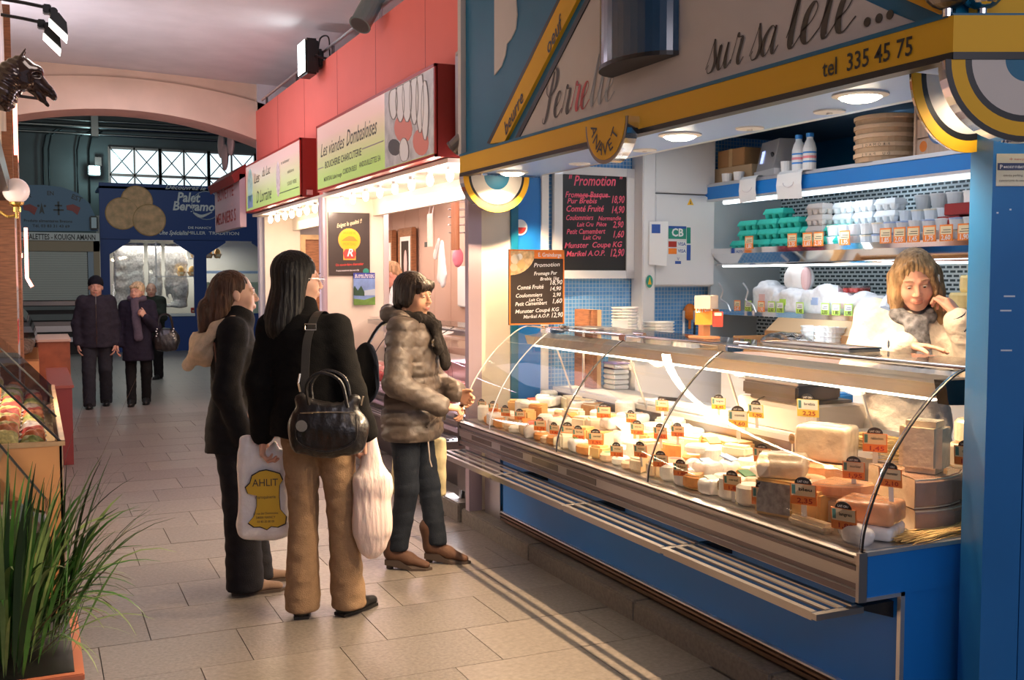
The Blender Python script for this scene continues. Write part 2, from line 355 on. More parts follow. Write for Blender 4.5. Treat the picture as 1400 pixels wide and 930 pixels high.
def obj_vq(name, V, Q, mats, parent=None, idx=None, **k):
    me = bpy.data.meshes.new(name); me.vertices.add(len(V)); me.vertices.foreach_set('co', np.asarray(V, np.float32).ravel())
    me.loops.add(len(Q)*4); me.loops.foreach_set('vertex_index', Q.ravel().astype(np.int32)); me.polygons.add(len(Q)); me.polygons.foreach_set('loop_start', np.arange(0, len(Q)*4, 4, dtype=np.int32))
    for m in (mats if isinstance(mats, (list, tuple)) else [mats]): me.materials.append(m)
    me.update(calc_edges=True); me.polygons.foreach_set('use_smooth', [True]*len(Q))
    if idx is not None: me.polygons.foreach_set('material_index', np.asarray(idx, np.int32))
    me.validate(); o = bpy.data.objects.new(name, me); link(o, parent); return tag(o, **k) if k else o
def sdfobj(name, sd, mats, parent=None, smooth=1, **k):
    V, Q = sd.mesh(name, mats, smooth=smooth); return obj_vq(name, V, Q, mats, parent, **k)
def noise3(P, f, seed=0):
    r = np.random.RandomState(seed); s = 0
    for i in range(5):
        d = r.normal(size=3); d /= np.linalg.norm(d); s = s+np.sin(P@d*f*(1+.35*i)+r.rand()*6)
    return s/5
# ================================================================ materials
M = {}
def mk(k, *a, **kw): M[k] = mat(k, *a, **kw)
mk('tile_a', (.175, .152, .133), .36, var=.22, vscale=45, bump=.12, bscale=90); mk('tile_b', (.163, .142, .124), .40, var=.24, vscale=60, bump=.12, bscale=90); mk('tile_c', (.19, .165, .143), .34, var=.2, vscale=38, bump=.12, bscale=70)
mk('joint', (.105, .095, .085), .9); mk('granite', (.155, .135, .115), .7, var=.18, vscale=55, bump=.3, bscale=60)
mk('plaster', (.70, .665, .69), .9, var=.05, vscale=3, bump=.1, bscale=30); mk('arch', (.78, .58, .44), .85, var=.07, vscale=2.5, bump=.08, bscale=20)
mk('archpink', (.80, .45, .38), .8); mk('pinkwall', (.88, .19, .145), .6, var=.03, vscale=2); mk('greywall', (.17, .175, .17), .85, var=.15, vscale=1.2)
mk('steel', (.52, .505, .50), .3, 1, var=.06, vscale=30, stretch=(40, 1, 40)); mk('steel_dk', (.22, .20, .19), .3, 1); mk('chrome', (.85, .85, .86), .08, 1); mk('alu', (.72, .72, .74), .35, .9)
mk('blue', (.008, .17, .56), .40, bump=.02, bscale=200); mk('blue_dk', (.01, .07, .30), .45); mk('teal', (.0, .13, .24), .45, var=.06, vscale=3); mk('yellow', (.80, .43, .01), .6); mk('black', (.012, .011, .011), .4)
mk('cream', (.62, .56, .50), .6, var=.03, vscale=3); mk('white', (.80, .80, .80), .5); mk('whitepaint', (.72, .72, .73), .45); mk('creampanel', (.74, .66, .54), .5, var=.04, vscale=5)
mk('soffit', (.27, .43, .80), .35); mk('lamp', (1, .9, .7), .5, emit=(1, .84, .6), es=14); mk('lamp_soft', (1, .92, .8), .5, emit=(1, .9, .72), es=5); mk('tube', (1, 1, 1), .5, emit=(.86, .94, 1), es=3.5)
mk('red', (.42, .03, .02), .4); mk('red_dk', (.28, .02, .015), .42); mk('mauve', (.42, .33, .38), .4, .3); mk('wood', (.30, .12, .05), .5, var=.3, vscale=12, stretch=(1, 1, 8)); mk('woodlt', (.62, .40, .20), .55, var=.15, vscale=10)
mk('straw', (.72, .50, .20), .8); mk('ink', (.055, .042, .028), .45); mk('redink', (.45, .03, .02), .4)
def signmat(n, top, bot, z0, z1, es):
    m = mat(n, top, .25); nt = m.node_tree; b = nt.nodes['Principled BSDF']; tc = nt.nodes.new('ShaderNodeTexCoord'); sp = nt.nodes.new('ShaderNodeSeparateXYZ'); mr = nt.nodes.new('ShaderNodeMapRange'); r = nt.nodes.new('ShaderNodeValToRGB')
    nt.links.new(tc.outputs['Object'], sp.inputs[0]); nt.links.new(sp.outputs[2], mr.inputs[0]); mr.inputs[1].default_value = z0; mr.inputs[2].default_value = z1; nt.links.new(mr.outputs[0], r.inputs[0])
    r.color_ramp.elements[0].color = (*bot, 1); r.color_ramp.elements[1].color = (*top, 1); r.color_ramp.elements[0].position = .1; r.color_ramp.elements[1].position = .85
    nt.links.new(r.outputs[0], b.inputs['Base Color']); nt.links.new(r.outputs[0], b.inputs['Emission Color']); b.inputs['Emission Strength'].default_value = es; return m
M['sign'] = signmat('lightbox', (.78, .52, .46), (.50, .66, .20), 2.45, 2.95, .32)
M['glass'] = glass('clear_glass', (.97, .98, .975), .75); M['glass_dk'] = glass('smoked_glass', (.55, .57, .60), 1.0); M['film'] = glass('clear_film', (.97, .97, .97), 2.2, .12)
M['mosaic'] = brickmat('mosaic', (.10, .34, .72), (.16, .42, .78), (.45, .62, .80), .026, .026, .0045, .25, 0, 'XZ'); M['mosaicY'] = brickmat('mosaic_side', (.10, .34, .72), (.16, .42, .78), (.45, .62, .80), .026, .026, .0045, .25, 0, 'YZ')
M['floorfar'] = brickmat('far_paving', (.24, .22, .20), (.26, .23, .21), (.16, .15, .14), .60, .43, .012, .35, .37)
M['whitetile'] = brickmat('white_tile', (.8, .78, .76), (.76, .75, .74), (.5, .48, .46), .15, .15, .008, .2, 0, 'YZ')
M['perf'] = brickmat('perforated_panel', (.02, .05, .06), (.02, .05, .06), (.62, .72, .74), .052, .026, .013, .4, .5, 'YZ')
# ================================================================ setting
fl = box('floor', (-4, -4, -.12), (2.51, 12.9, -.012), M['joint'], kind='structure')
rt = [M['tile_a'], M['tile_b'], M['tile_c']]; tm = {}
W_, H_ = .585, .43
for r_ in range(-2, 26):
    y0 = 1.78+r_*H_; off = (r_*.37) % 1*W_
    for c_ in range(-3, 6):
        x0 = c_*W_-.5+off; x1 = min(x0+W_, 2.51)
        if x1 < -.75 or x0 > 2.45: continue
        b = MB(); a_ = (x0+.002, y0+.002); e_ = (x1-.002, y0+H_-.002); z = random.uniform(-.0015, 0)
        b.prism([(a_[0], a_[1]), (e_[0], a_[1]), (e_[0], e_[1]), (a_[0], e_[1])], 'z', -.02, z); b.build('paving_tile', random.choice(rt), fl)
far = box('paving', (-4, 12.84, -.1), (8, 27, 0), M['floorfar'], fl)
box('floor_slab', (2.64, -3, -.1), (7.5, 12.9, .085), M['granite'], fl)
kb = box('trim_1', (2.512, -3, -.1), (2.62, 13.3, .06), M['granite'], kind='structure')
y = -1.2
while y < 13.2:
    l = random.uniform(.95, 1.15); rough = y > 6.2
    b = MB(); b.bbox((2.505-(.02 if rough else 0), y+.004, -.01), (2.66 if not rough else 2.74, y+l-.004, .095+(random.uniform(0, .03) if rough else 0)), .008); b.build('kerb_stone', M['granite'], kb); y += l
# ceiling: gentle vault over the aisle, flat edges, arch beyond
cl = MB()
N_ = 16; xs = [-3.4+6.6*i/N_ for i in range(N_+1)]; zc = lambda x: 4.02+.10*math.cos((x+.1)/3.3*PI/2)
cl.strip([(x, -4, zc(x)) for x in xs], [(x, 13.7, zc(x)) for x in xs], (0, 0, .12)); cl.smooth = True
cl.build('ceiling', M['plaster'], kind='structure')
box('ceiling_back', (-6, 14.3, 5.6), (9, 27, 5.7), M['greywall'], kind='structure')
# arch beam
a = MB(); n = 28; R0 = lambda x: 3.62-.105*((x-1.0)/1.75)**2*3.1; R1 = lambda x: min(4.06, 4.0-.07*((x-1.0)/1.75)**2*3)
xs = [-2.2+5.6*i/n for i in range(n+1)]
a.strip([(x, 13.5, R0(x)) for x in xs], [(x, 13.5, R1(x)) for x in xs]); a.cur = 1; a.strip([(x, 13.5, R0(x)) for x in xs], [(x, 14.1, R0(x)) for x in xs]); a.cur = 0
a.strip([(x, 14.1, R0(x)) for x in xs], [(x, 14.1, R1(x)+.1) for x in xs])
ar = a.build('trim_2', [M['arch'], M['archpink']], kind='structure')
box('wall_over_arch', (-2.2, 13.55, 3.7), (3.4, 14.05, 5.7), M['arch'], kind='structure')
box('wall_left', (-2.3, 13.5, 0), (-.65, 14.0, 5.7), M['plaster'], kind='structure')
box('wall_left_side', (-3.5, -4, 0), (-3.4, 14, 4.2), M['plaster'], kind='structure')
box('wall_back', (-6, 26.0, 0), (10, 26.2, 3.35), M['greywall'], kind='structure')
wb = box('wall_back_upper', (-6, 26.0, 4.62), (10, 26.2, 5.7), M['greywall'], kind='structure')
box('wall_back_left', (-6, 26.0, 3.35), (1.62, 26.2, 4.62), M['greywall'], kind='structure')
box('wall_hall_left', (-6.2, 14, 0), (-6, 26.2, 5.7), M['greywall'], kind='structure'); box('wall_hall_right', (10, 12, 0), (10.2, 26.2, 5.7), M['greywall'], kind='structure')
# pipes and rails on the back wall
pr = thing('wall_pipes', 'grey pipes and cables running along the dark far wall under the arch', 'pipes', (0, 25.9, 0))
for i, (z_, r_) in enumerate(((4.86, .03), (5.02, .05), (5.16, .025))): part('pipe', M['steel_dk'], pr, lambda b: b.cyl((-3, 0, z_), (7, 0, z_+.03), r_))
for x_, z0 in ((.25, 3.2), (.36, 3.2), (.95, 3.1), (1.2, 3.3)): part('cable', M['black'], pr, lambda b: b.tube([(x_, 0, z0), (x_, 0, 4.5), (x_+.06, 0, 4.8), (x_+.3, 0, 4.95)], .018))
part('bracket', M['steel_dk'], pr, lambda b: b.box((1.25, -.3, 4.8), (1.4, 0, 5.5)))
part('junction_box', M['steel_dk'], pr, lambda b: b.box((1.32, -.1, 4.15), (1.46, 0, 4.35)))
# far clerestory windows: frame, crossed glazing bars, glass panes
sky = mat('window_daylight', (.8, .95, 1), .4, emit=(.74, .93, 1), es=1.3, var=.15, vscale=2)
wz0, wz1, wzm = 3.35, 4.62, 3.98
for wi in range(5):
    x0 = 1.64+wi*1.13*.98; x1 = x0+1.09; wn = MB(); wn.box((x0-.03, 25.94, wz0), (x0+.03, 26.05, wz1)); wn.box((x1-.0, 25.94, wz0), (x1+.06, 26.05, wz1)); wn.box((x0, 25.94, wz1-.05), (x1, 26.05, wz1)); wn.box((x0, 25.94, wzm-.03), (x1, 26.05, wzm+.03)); wn.box((x0, 25.94, wz0), (x1, 26.05, wz0+.05)); wn.box(((x0+x1)/2-.02, 25.94, wz0), ((x0+x1)/2+.02, 26.05, wz1))
    win = wn.build('window_%d' % (wi+1), M['steel_dk'], kind='structure')
    for cx0, cx1 in ((x0, (x0+x1)/2), ((x0+x1)/2, x1)):
        for cz0, cz1 in ((wz0, wzm), (wzm, wz1)):
            box('pane', (cx0, 26.06, cz0), (cx1, 26.08, cz1), sky, win)
            part('glazing_bar', M['steel_dk'], win, lambda b: (b.cyl((cx0, 26.0, cz0), (cx1, 26.0, cz1), .014, n=6), b.cyl((cx0, 26.0, cz1), (cx1, 26.0, cz0), .014, n=6)))
# pink wall over the butchers' stalls
pw = MB(); pw.box((2.60, 6.10, 2.40), (2.72, 13.5, 3.70)); pw = pw.build('wall_right', M['pinkwall'], kind='structure')
for y_ in (7.2, 8.4, 9.6, 10.9, 12.2): box('panel_joint', (2.5985, y_, 3.0), (2.601, y_+.006, 3.70), M['red'], pw)
box('wall_right_back', (5.3, -1, 0), (5.4, 13.6, 4.2), M['teal'], kind='structure')
box('wall_right_end', (2.62, 13.5, 0), (5.3, 13.62, 4.2), M['plaster'], kind='structure')
# conduit and floodlights on top of the pink wall
cd = thing('conduit_rail', 'grey conduit rail on brackets along the top of the pink wall', 'rail', (2.62, 6.3, 3.80))
part('rail', M['alu'], cd, lambda b: b.cyl((0, 0, 0), (0, 6.9, 0), .016))
for y_ in (.5, 2.0, 3.5, 5.0, 6.6): part('bracket', M['steel_dk'], cd, lambda b: b.box((-.012, y_, -.1), (.012, y_+.03, 0)))
def cylspot(name, label, loc, d, r, L_, m, lens):
    t = thing(name, label, 'spotlight', loc); d = Vector(d).normalized()
    b = MB(); b.smooth = False; b.cyl(-d*L_/2, d*L_/2, r, n=20); b.cyl(-d*(L_/2+.03), -d*L_/2, r*.6, r, n=20); b.build('housing', m, t)
    b = MB(); b.cyl(d*(L_/2-.002), d*(L_/2+.012), r*1.08, n=20); b.build('rim', m, t); b = MB(); b.cyl(d*(L_/2+.006), d*(L_/2+.0135), r*.92, n=20); b.build('lens', lens, t)
    part('yoke', M['black'], t, lambda b: b.tube([(0, 0, 0), (.04, .06, .04), (.03, .1, -.02)], .012)); return t
p = onx(504, 12, 2.5); cylspot('spotlight', 'grey-green cylinder spotlight hanging over the top edge of the pink wall', p, (-.45, -.25, -.75), .085, .34, mat('greygreen', (.22, .28, .26), .4, .4), M['steel_dk'])
p = onx(418, 80, 2.45); t = thing('floodlight', 'black floodlight with lit face aimed at the ceiling over the pink wall', 'floodlight', p)
part('housing', M['black'], t, lambda b: (b.bbox((-.04, -.16, -.17), (.09, .16, .17), .02), b.bbox((.09, -.09, -.09), (.16, .09, .09), .02)))
part('lens', mat('flood_face', (1, 1, 1), .4, emit=(.85, 1, 1), es=7), t, lambda b: b.box((-.046, -.135, -.15), (-.04, .135, .15)))
part('cable', M['black'], t, lambda b: b.tube(spline([(.12, 0, .08), (.16, .05, .22), (.2, -.1, .2), (.2, -.15, 0)], 6), .008, 6)); part('yoke', M['black'], t, lambda b: b.tube([(.05, .18, 0), (.2, .18, -.03), (.2, -.18, -.03), (.05, -.18, 0)], .012, 6))
p = ony(129, 233, 25.6); t = thing('floodlight', 'small square floodlight glowing cyan on the dark wall left of far windows', 'floodlight', p)
part('housing', M['black'], t, lambda b: b.bbox((-.14, 0, -.12), (.14, .12, .12), .02)); part('lens', mat('flood_far', (1, 1, 1), .4, emit=(.6, 1, 1), es=14), t, lambda b: b.box((-.115, -.01, -.095), (.115, 0, .095)))
point('far_floodlight_glow', (p.x, p.y-.35, p.z), 14, (.55, .95, 1), .1)
# ================================================================ cheese stall: display case
YN, YF, XB = 2.564, 6.06, 2.41
case = thing('display_case', 'long curved-glass refrigerated cheese display case on a blue base', 'display case', (2.9, 4.3, .09))
C0 = Vector((2.9, 4.3, .09))
def cp(name, m, fn, **k):
    b = MB(); b.M = Matrix.Translation(-C0); fn(b); return b.build(name, m, case, **k)
cp('base_panel', M['blue'], lambda b: b.box((2.59, YN+.004, .16), (3.28, YF-.25, .565)))
cp('upper_body', M['blue'], lambda b: b.box((2.44, YN, .553), (3.28, YF, .70)))
cp('corner_strip', M['alu'], lambda b: (b.box((2.582, YN-.004, .10), (2.600, YN+.012, .56)), b.box((2.42, YN-.004, .548), (2.60, YN+.012, .560))))
def mould(b):
    for z0, z1, x in ((.092, .112, 2.60), (.112, .128, 2.575), (.128, .142, 2.592), (.142, .152, 2.566), (.152, .165, 2.584)): b.box((x, YN, z0), (2.68, YF-.25, z1))
cp('plinth_moulding', mat('bronze', (.20, .13, .09), .3, .8), mould)
cp('plinth_lip', M['alu'], lambda b: b.box((2.572, YN, .160), (2.6, YF-.25, .168)))
prof = [(2.425, .553), (2.405, .560), (2.405, .585), (2.425, .592), (2.425, .602), (2.40, .61), (2.40, .652), (2.412, .66), (2.412, .672), (2.40, .678), (2.40, .70), (2.425, .706), (2.45, .706), (2.45, .553)]
cp('front_bumper', [M['steel']], lambda b: b.prism([(x, z) for x, z in prof], 'y', YN+.004, YF))
cp('bumper_insert', M['steel_dk'], lambda b: [b.box((2.398, y_, .616), (2.404, y_+.30, .646)) for y_ in (4.30, 4.70, 5.12, 5.55)])
cp('bumper_reflection', mat('bumpreflect', (.20, .165, .17), .35, .7), lambda b: (b.box((2.4025, YN+.01, .563), (2.4045, YF, .583)), b.box((2.397, YN+.01, .652), (2.399, YF, .662)), b.box((2.41, YN+.01, .588), (2.424, YF, .606))))  # dark strips painted as the dim aisle mirrored in the steel
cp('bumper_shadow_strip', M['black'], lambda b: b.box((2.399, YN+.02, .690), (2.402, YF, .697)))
cp('end_cap', M['steel'], lambda b: b.prism([(2.396, .55), (2.43, .548), (2.43, .712), (2.396, .712)], 'y', YN-.008, YN+.006))
cp('end_cap', M['steel_dk'], lambda b: b.prism([(2.396, .55), (2.47, .548), (2.47, .712), (2.396, .712)], 'y', YF, YF+.02))
cp('edge_trim', M['alu'], lambda b: b.box((2.41, YN-.006, .698), (3.28, YN+.01, .712)))
cp('deck', M['steel'], lambda b: b.box((2.44, YN+.01, .706), (3.05, YF-.01, .716)))
cp('deck_riser', M['steel_dk'], lambda b: b.box((3.05, YN+.01, .716), (3.06, YF-.01, .87)))
cp('rear_worktop', mat('worktop', (.72, .66, .60), .35), lambda b: b.box((3.05, YN+.01, .87), (3.40, YF-.01, .895)))
cp('far_end_glass', M['glass'], lambda b: b.add([(x, YF-.008, z) for x, z in [(2.425, .71), (2.43, .80), (2.49, .93), (2.60, 1.09), (2.75, 1.22), (2.9, 1.285), (3.28, 1.285), (3.28, .9), (3.06, .71)]], [tuple(range(9))]))
cp('rear_body', M['blue'], lambda b: b.box((3.28, YN+.01, .12), (3.32, YF, .87)))
gp = spline([(2.420, .708), (2.428, .775), (2.457, .86), (2.505, .96), (2.585, 1.075), (2.685, 1.18), (2.775, 1.25), (2.835, 1.283), (2.88, 1.293)], 3)
GJ = [YN+.004, 3.87, 4.75, 5.62, YF-.01]
for i in range(4):
    y0, y1 = GJ[i]+.004, GJ[i+1]-.004
    b = MB(); b.M = Matrix.Translation(-C0); b.smooth = True; b.strip([(p.x, y0, p.y) for p in gp], [(p.x, y1, p.y) for p in gp]); b.build('glass_panel', M['glass'], case)
for i, yj in enumerate(GJ[:4]):
    cp('glass_edge', M['black'] if i < 3 else M['alu'], lambda b: b.tube([(p.x-.002, yj, p.y) for p in gp], .0035 if i else .0042, 6))
    if i < 3: cp('glass_seal', M['chrome'], lambda b: b.tube([(p.x, yj+.014, p.y) for p in gp], .002, 5))
cp('glass_edge', mat('edge_light', (.8, .78, .72), .2), lambda b: b.tube([(p.x-.002, GJ[4], p.y) for p in gp], .004, 6))
# top shelf glass, lamp canopy with end cap, brackets, struts
cp('top_shelf_glass', M['glass'], lambda b: b.box((2.87, YN, 1.288), (3.22, YF, 1.296)))
cp('top_rail', M['chrome'], lambda b: (b.cyl((2.872, YN, 1.292), (2.872, YF, 1.292), .009), b.box((3.10, YN+.05, 1.270), (3.22, YF, 1.284))))
cp('lamp_canopy', [M['steel'], M['lamp_soft']], lambda b: (b.prism([(2.83, 1.235), (2.85, 1.18), (2.97, 1.172), (3.00, 1.235), (2.97, 1.25)], 'y', YN+.1, YF-.05), setattr(b, 'cur', 1), b.box((2.862, YN+.15, 1.168), (2.955, YF-.1, 1.1745))))
cp('canopy_end_cap', M['black'], lambda b: b.prism([(2.815, 1.25), (2.835, 1.165), (2.99, 1.158), (3.02, 1.25)], 'y', YN+.05, YN+.1))
for yj in (3.15, 4.02, 4.9, 5.78):
    cp('strut', M['alu'], lambda b: b.tube([(2.94, yj, 1.17), (3.055, yj, .875)], .006, 6))
for yj in (3.87, 4.75, 5.62): cp('glass_clamp', M['chrome'], lambda b: (b.bbox((2.80, yj-.035, 1.268), (2.90, yj+.035, 1.302), .006), b.cyl((2.91, yj-.05, 1.30), (2.91, yj+.05, 1.30), .012)))
for yj in (2.6, 5.9): cp('top_support', M['chrome'], lambda b: b.cyl((3.20, yj, .89), (3.20, yj, 1.288), .012))
# customers' bag shelf in four bays
for (y0, y1) in ((2.58, 3.47), (3.47, 4.33), (4.33, 5.17), (5.17, 6.02)):
    for j in range(4):
        x = 2.235+j*.055; cp('shelf_slat', M['steel'], lambda b: b.box((x, y0+.012, .527 if j else .505), (x+.022, y1-.012, .533)))
    cp('shelf_crossbar', M['steel'], lambda b: b.box((2.235, y0-.012, .510), (2.43, y0+.014, .530)))
    cp('shelf_bracket', M['black'], lambda b: b.prism([(2.41, .52), (2.60, .52), (2.60, .46)], 'y', y0+.02, y0+.06))
cp('shelf_crossbar', M['steel'], lambda b: b.box((2.235, 6.01, .510), (2.43, 6.035, .530)))
# steel cabinet foot at the far end of the case
t = thing('steel_post', 'brushed steel post on the kerb at the far end of the cheese case', 'post', (2.68, 6.0, .09)); part('casing', M['steel'], t, lambda b: b.box((-.08, -.12, 0), (.14, .12, .46)))
part('foot', M['steel_dk'], t, lambda b: b.cyl((.02, 0, -.005), (.02, 0, .03), .05))
# ---------------------------------------------------------------- fascia band
XF = 2.41; fa = thing('fascia_band', 'yellow fascia band with a black lower edge over the cheese counter', 'fascia', (XF, 4.15, 2.25)); F0 = Vector((XF, 4.15, 2.25))
def fp(name, m, fn, par=None, off=None):
    b = MB(); b.M = Matrix.Translation(-(off or F0)); fn(b); return b.build(name, m, par or fa)
YC, YE = 2.24, 6.06; sd = Vector((.91, -.415, 0)).normalized(); CN = Vector((XF, YC, 0))
fp('band', M['yellow'], lambda b: (b.box((XF, YC, 2.245), (XF+.05, YE, 2.35))))
fp('lower_edge', M['black'], lambda b: b.box((XF-.003, YC, 2.225), (XF+.05, YE, 2.246)))
fp('upper_edge', M['teal'], lambda b: b.box((XF-.003, YC+.02, 2.348), (XF+.05, YE, 2.362)))
nrm = Vector((sd.y, -sd.x, 0))   # faces the camera side (-y)
if nrm.y > 0: nrm = -nrm
def slab(b, u0, u1, z0, z1, d0, d1):
    v = [];
    for d in (d0, d1):
        for z in (z0, z1):
            for u in (u0, u1): v.append(CN+sd*u-nrm*d+Vector((0, 0, z)))
    b.add(v, [(0, 1, 3, 2), (4, 6, 7, 5), (0, 4, 5, 1), (2, 3, 7, 6), (0, 2, 6, 4), (1, 5, 7, 3)])
fp('corner_band', M['yellow'], lambda b: slab(b, 0, 1.2, 2.245, 2.35, 0, .05)); fp('corner_edge', M['black'], lambda b: slab(b, 0, 1.2, 2.225, 2.246, -.003, .05))
text('tel  335 45 75', M['black'], Vector((XF-.002, onx(1184, 85, XF).y, 2.268))-F0, (0, -1, 0), (0, 0, 1), .080, width=(onx(1122, 108, XF).y-onx(1245, 65, XF).y), parent=fa, bold=.012)
# A NAVET badge
by = onx(845, 190, XF).y; R_ = .185; bz = 2.30
bd = thing('round_badge', 'cream half-round badge reading A NAVET with chrome rim on the yellow fascia', 'badge', (XF, by, bz))
arc = lambda r, a0, a1, n=24: [(r*math.cos(a0+(a1-a0)*i/n), r*math.sin(a0+(a1-a0)*i/n)) for i in range(n+1)]
part('rim', [M['chrome']], bd, lambda b: b.prism([(u, v_) for u, v_ in arc(R_, PI, 2*PI)], 'x', -.06, 0)); part('edge', M['steel_dk'], bd, lambda b: b.prism(arc(R_+.004, PI, 2*PI), 'x', -.064, -.060))
part('plate', M['yellow'], bd, lambda b: b.prism(arc(R_-.014, PI, 2*PI), 'x', -.067, -.062))
for ch, an in zip('ANAVET', (194, 222, 247, 272, 298, 328)):
    an = math.radians(an); c_ = Vector((-.0685, -math.cos(an)*.100, math.sin(an)*.122)); up = Vector((0, math.cos(an), -math.sin(an))).normalized(); text(ch, M['ink'], c_-up*.028, Vector((0, -up.z, up.y)), up, .078, parent=bd, bold=.01)
# upper sign board
SB = thing('sign_board', 'large blue and cream sign board reading Perrette sur sa tête above the cheese stall', 'sign', (XF+.03, 4.1, 2.36)); S0 = Vector((XF+.03, 4.1, 2.36)); XS = XF+.03
fp('board', M['teal'], lambda b: b.box((XS, YC+.02, 2.36), (XS+.05, 6.03, 3.75)), SB, S0)
def pix(*ps, x=XS): return [(lambda q: (q.y, q.z))(onx(a, b_, x)) for a, b_ in ps]
def plate(name, m, ps, x0, x1, par=SB, off=S0): return fp(name, m, lambda b: b.prism(pix(*ps), 'x', x0, x1), par, off)
plate('cream_panel', M['cream'], [(712, 188), (808, 0), (890, -160), (1000, -160), (1170, -6), (1222, 18), (1252, 30), (1000, 104), (850, 153)], XS-.006, XS)
plate('diagonal_edge', M['black'], [(705, 192), (803, 0), (873, -137), (880, -137), (809, 0), (712, 189)], XS-.012, XS)
plate('diagonal_band', M['yellow'], [(673, 197), (770, 0), (838, -137), (862, -137), (794, 0), (694, 194)], XS-.02, XS)
plate('diagonal_line', M['black'], [(670, 196), (767, 0), (835, -137), (838, -137), (771, 0), (674, 197)], XS-.021, XS)
plate('cream_scallop', M['cream'], [(677, -60), (700, -60), (706, -10), (708, 20), (706, 40), (700, 53), (694, 60), (692, 75), (687, 90), (677, 103)], XS-.006, XS)
plate('yellow_corner', M['yellow'], [(1235, -3), (1292, 22), (1298, 20), (1298, -60), (1120, -60)], XS-.012, XS)
d1 = (Vector((0, *pix((770, 0))[0]))-Vector((0, *pix((673, 197))[0]))).normalized(); dn = Vector((0, 1, 0)).cross(d1); up = Vector((1, 0, 0)).cross(d1)*-1
up = up if up.z > 0 else -up
for body, pa in (('beurre', (702, 158)), ('oeuf', (757, 53))):
    q = onx(*pa, XS-.0225)-S0; text(body, M['black'], q-up*.022, d1, up, .105, parent=SB, shear=.35, bold=.012)
q = onx(965, 100, XS-.008); q2 = onx(1182, 38, XS-.008)
xh = .105
yA = q.y; zA = 2.405
L1 = script('sur sa ', M['ink'], Vector((XS-.008, yA, zA))-S0, (0, -1, 0), (0, 0, 1), .098, SB)
L2 = script('te^te', M['ink'], Vector((XS-.008, yA-L1+.0, zA))-S0, (0, -1, 0), (0, 0, 1), .128, SB, wmax=.25)
for i, pxl in enumerate(((1186, 30), (1202, 25), (1217, 20))):
    c_ = onx(*pxl, XS-.008)-S0; part('dot', M['ink'], SB, lambda b: b.cyl(c_, c_+Vector((-.002, 0, 0)), .015, n=14))
q = onx(742, 172, XS-.008)
script('Perrette', M['ink'], Vector((XS-.008, q.y, 2.415))-S0, (0, -1, 0), (0, 0, 1), .122, SB, wmin=.045, wmax=.23, mcol=[M['ink'], M['ink'], M['ink'], mat('redletter', (.6, .05, .05), .3), M['redink'], mat('greyletter', (.30, .32, .31), .3, .5), MATS['greyletter'], MATS['greyletter']])
# white edge post of sign and blue drum
t = thing('sign_edge_post', 'slim white post closing the far end of the blue sign board', 'post', (XF+.02, 6.06, 2.36)); part('post', M['cream'], t, lambda b: b.box((-.02, -.02, 0), (.06, .03, 1.4)))
p0 = onx(840, 120, XS); p1 = onx(930, 112, XS); wy = (p0.y-p1.y)/2; cy = (p0.y+p1.y)/2-.0
t = thing('blue_drum', 'glossy dark blue half-cylinder churn hanging in front of the sign board', 'churn', (XS-.01, cy, 2.52))
part('shell', mat('drumblue', (.006, .05, .11), .14, coat=.6), t, lambda b: b.prism([(-.16*math.sin(PI*i/20), wy*math.cos(PI*i/20)) for i in range(21)], 'z', 0, 1.1))
part('bottom_lip', M['black'], t, lambda b: b.prism([(-.164*math.sin(PI*i/20), (wy+.003)*math.cos(PI*i/20)) for i in range(21)], 'z', -.006, .012))
# soffit
so = thing('soffit', 'glossy pale blue soffit with recessed downlights over the cheese counter', 'soffit', (2.7, 4.15, 2.25)); O0 = Vector((2.7, 4.15, 2.25))
fp('panel', M['soffit'], lambda b: b.prism([(XF+.055, 2.30), (XF+.055, 6.05), (2.93, 6.05), (2.93, 2.10)], 'z', 2.25, 2.27), so, O0)
for k, (x_, z_) in enumerate(((2.93, 2.25), (2.965, 2.268), (3.0, 2.286), (3.035, 2.304))): fp('step_trim', M['alu'] if k % 2 == 0 else M['steel_dk'], lambda b: b.box((x_, 2.12, z_), (x_+.035, 6.15, z_+.02)), so, O0)
for (x_, y_) in ((2.68, 2.90), (2.68, 4.04), (2.68, 5.87)):
    t = thing('downlight', 'lit recessed round downlight, %s from the near end of the soffit' % {2.90: 'nearest', 4.04: 'the middle one', 5.87: 'farthest'}[y_], 'downlight', (x_, y_, 2.25))
    part('trim_ring', M['white'], t, lambda b: b.lathe([(.098, 0), (.098, -.006), (.075, -.012), (.072, 0)], n=24)); part('lens', M['lamp'], t, lambda b: b.lathe([(0, -.028), (.045, -.026), (.066, -.018), (.072, -.004)], n=24))
for k, (x_, y_) in enumerate(((2.84, 3.24), (2.84, 3.74), (2.84, 4.6), (2.84, 5.3), (2.72, 2.35))):
    t = thing('soffit_disc', 'small flat unlit white disc in the soffit, %s from the near end' % ordn([1, 2, 3, 4, 0][k]), 'ceiling disc', (x_, y_, 2.25)); part('plate', M['white'], t, lambda b: b.lathe([(.062, 0), (.060, -.006), (0, -.007)], n=20)); part('hub', M['alu'], t, lambda b: b.cyl((0, 0, -.007), (0, 0, -.014), .012))
box('ceiling_stall', (3.11, 2.1, 2.60), (5.3, 6.4, 2.66), mat('stallceil', (.05, .10, .16), .7), kind='structure'); box('ceiling_stall_front', (3.07, 2.12, 2.33), (3.10, 6.19, 2.62), M['blue_dk'], kind='structure')
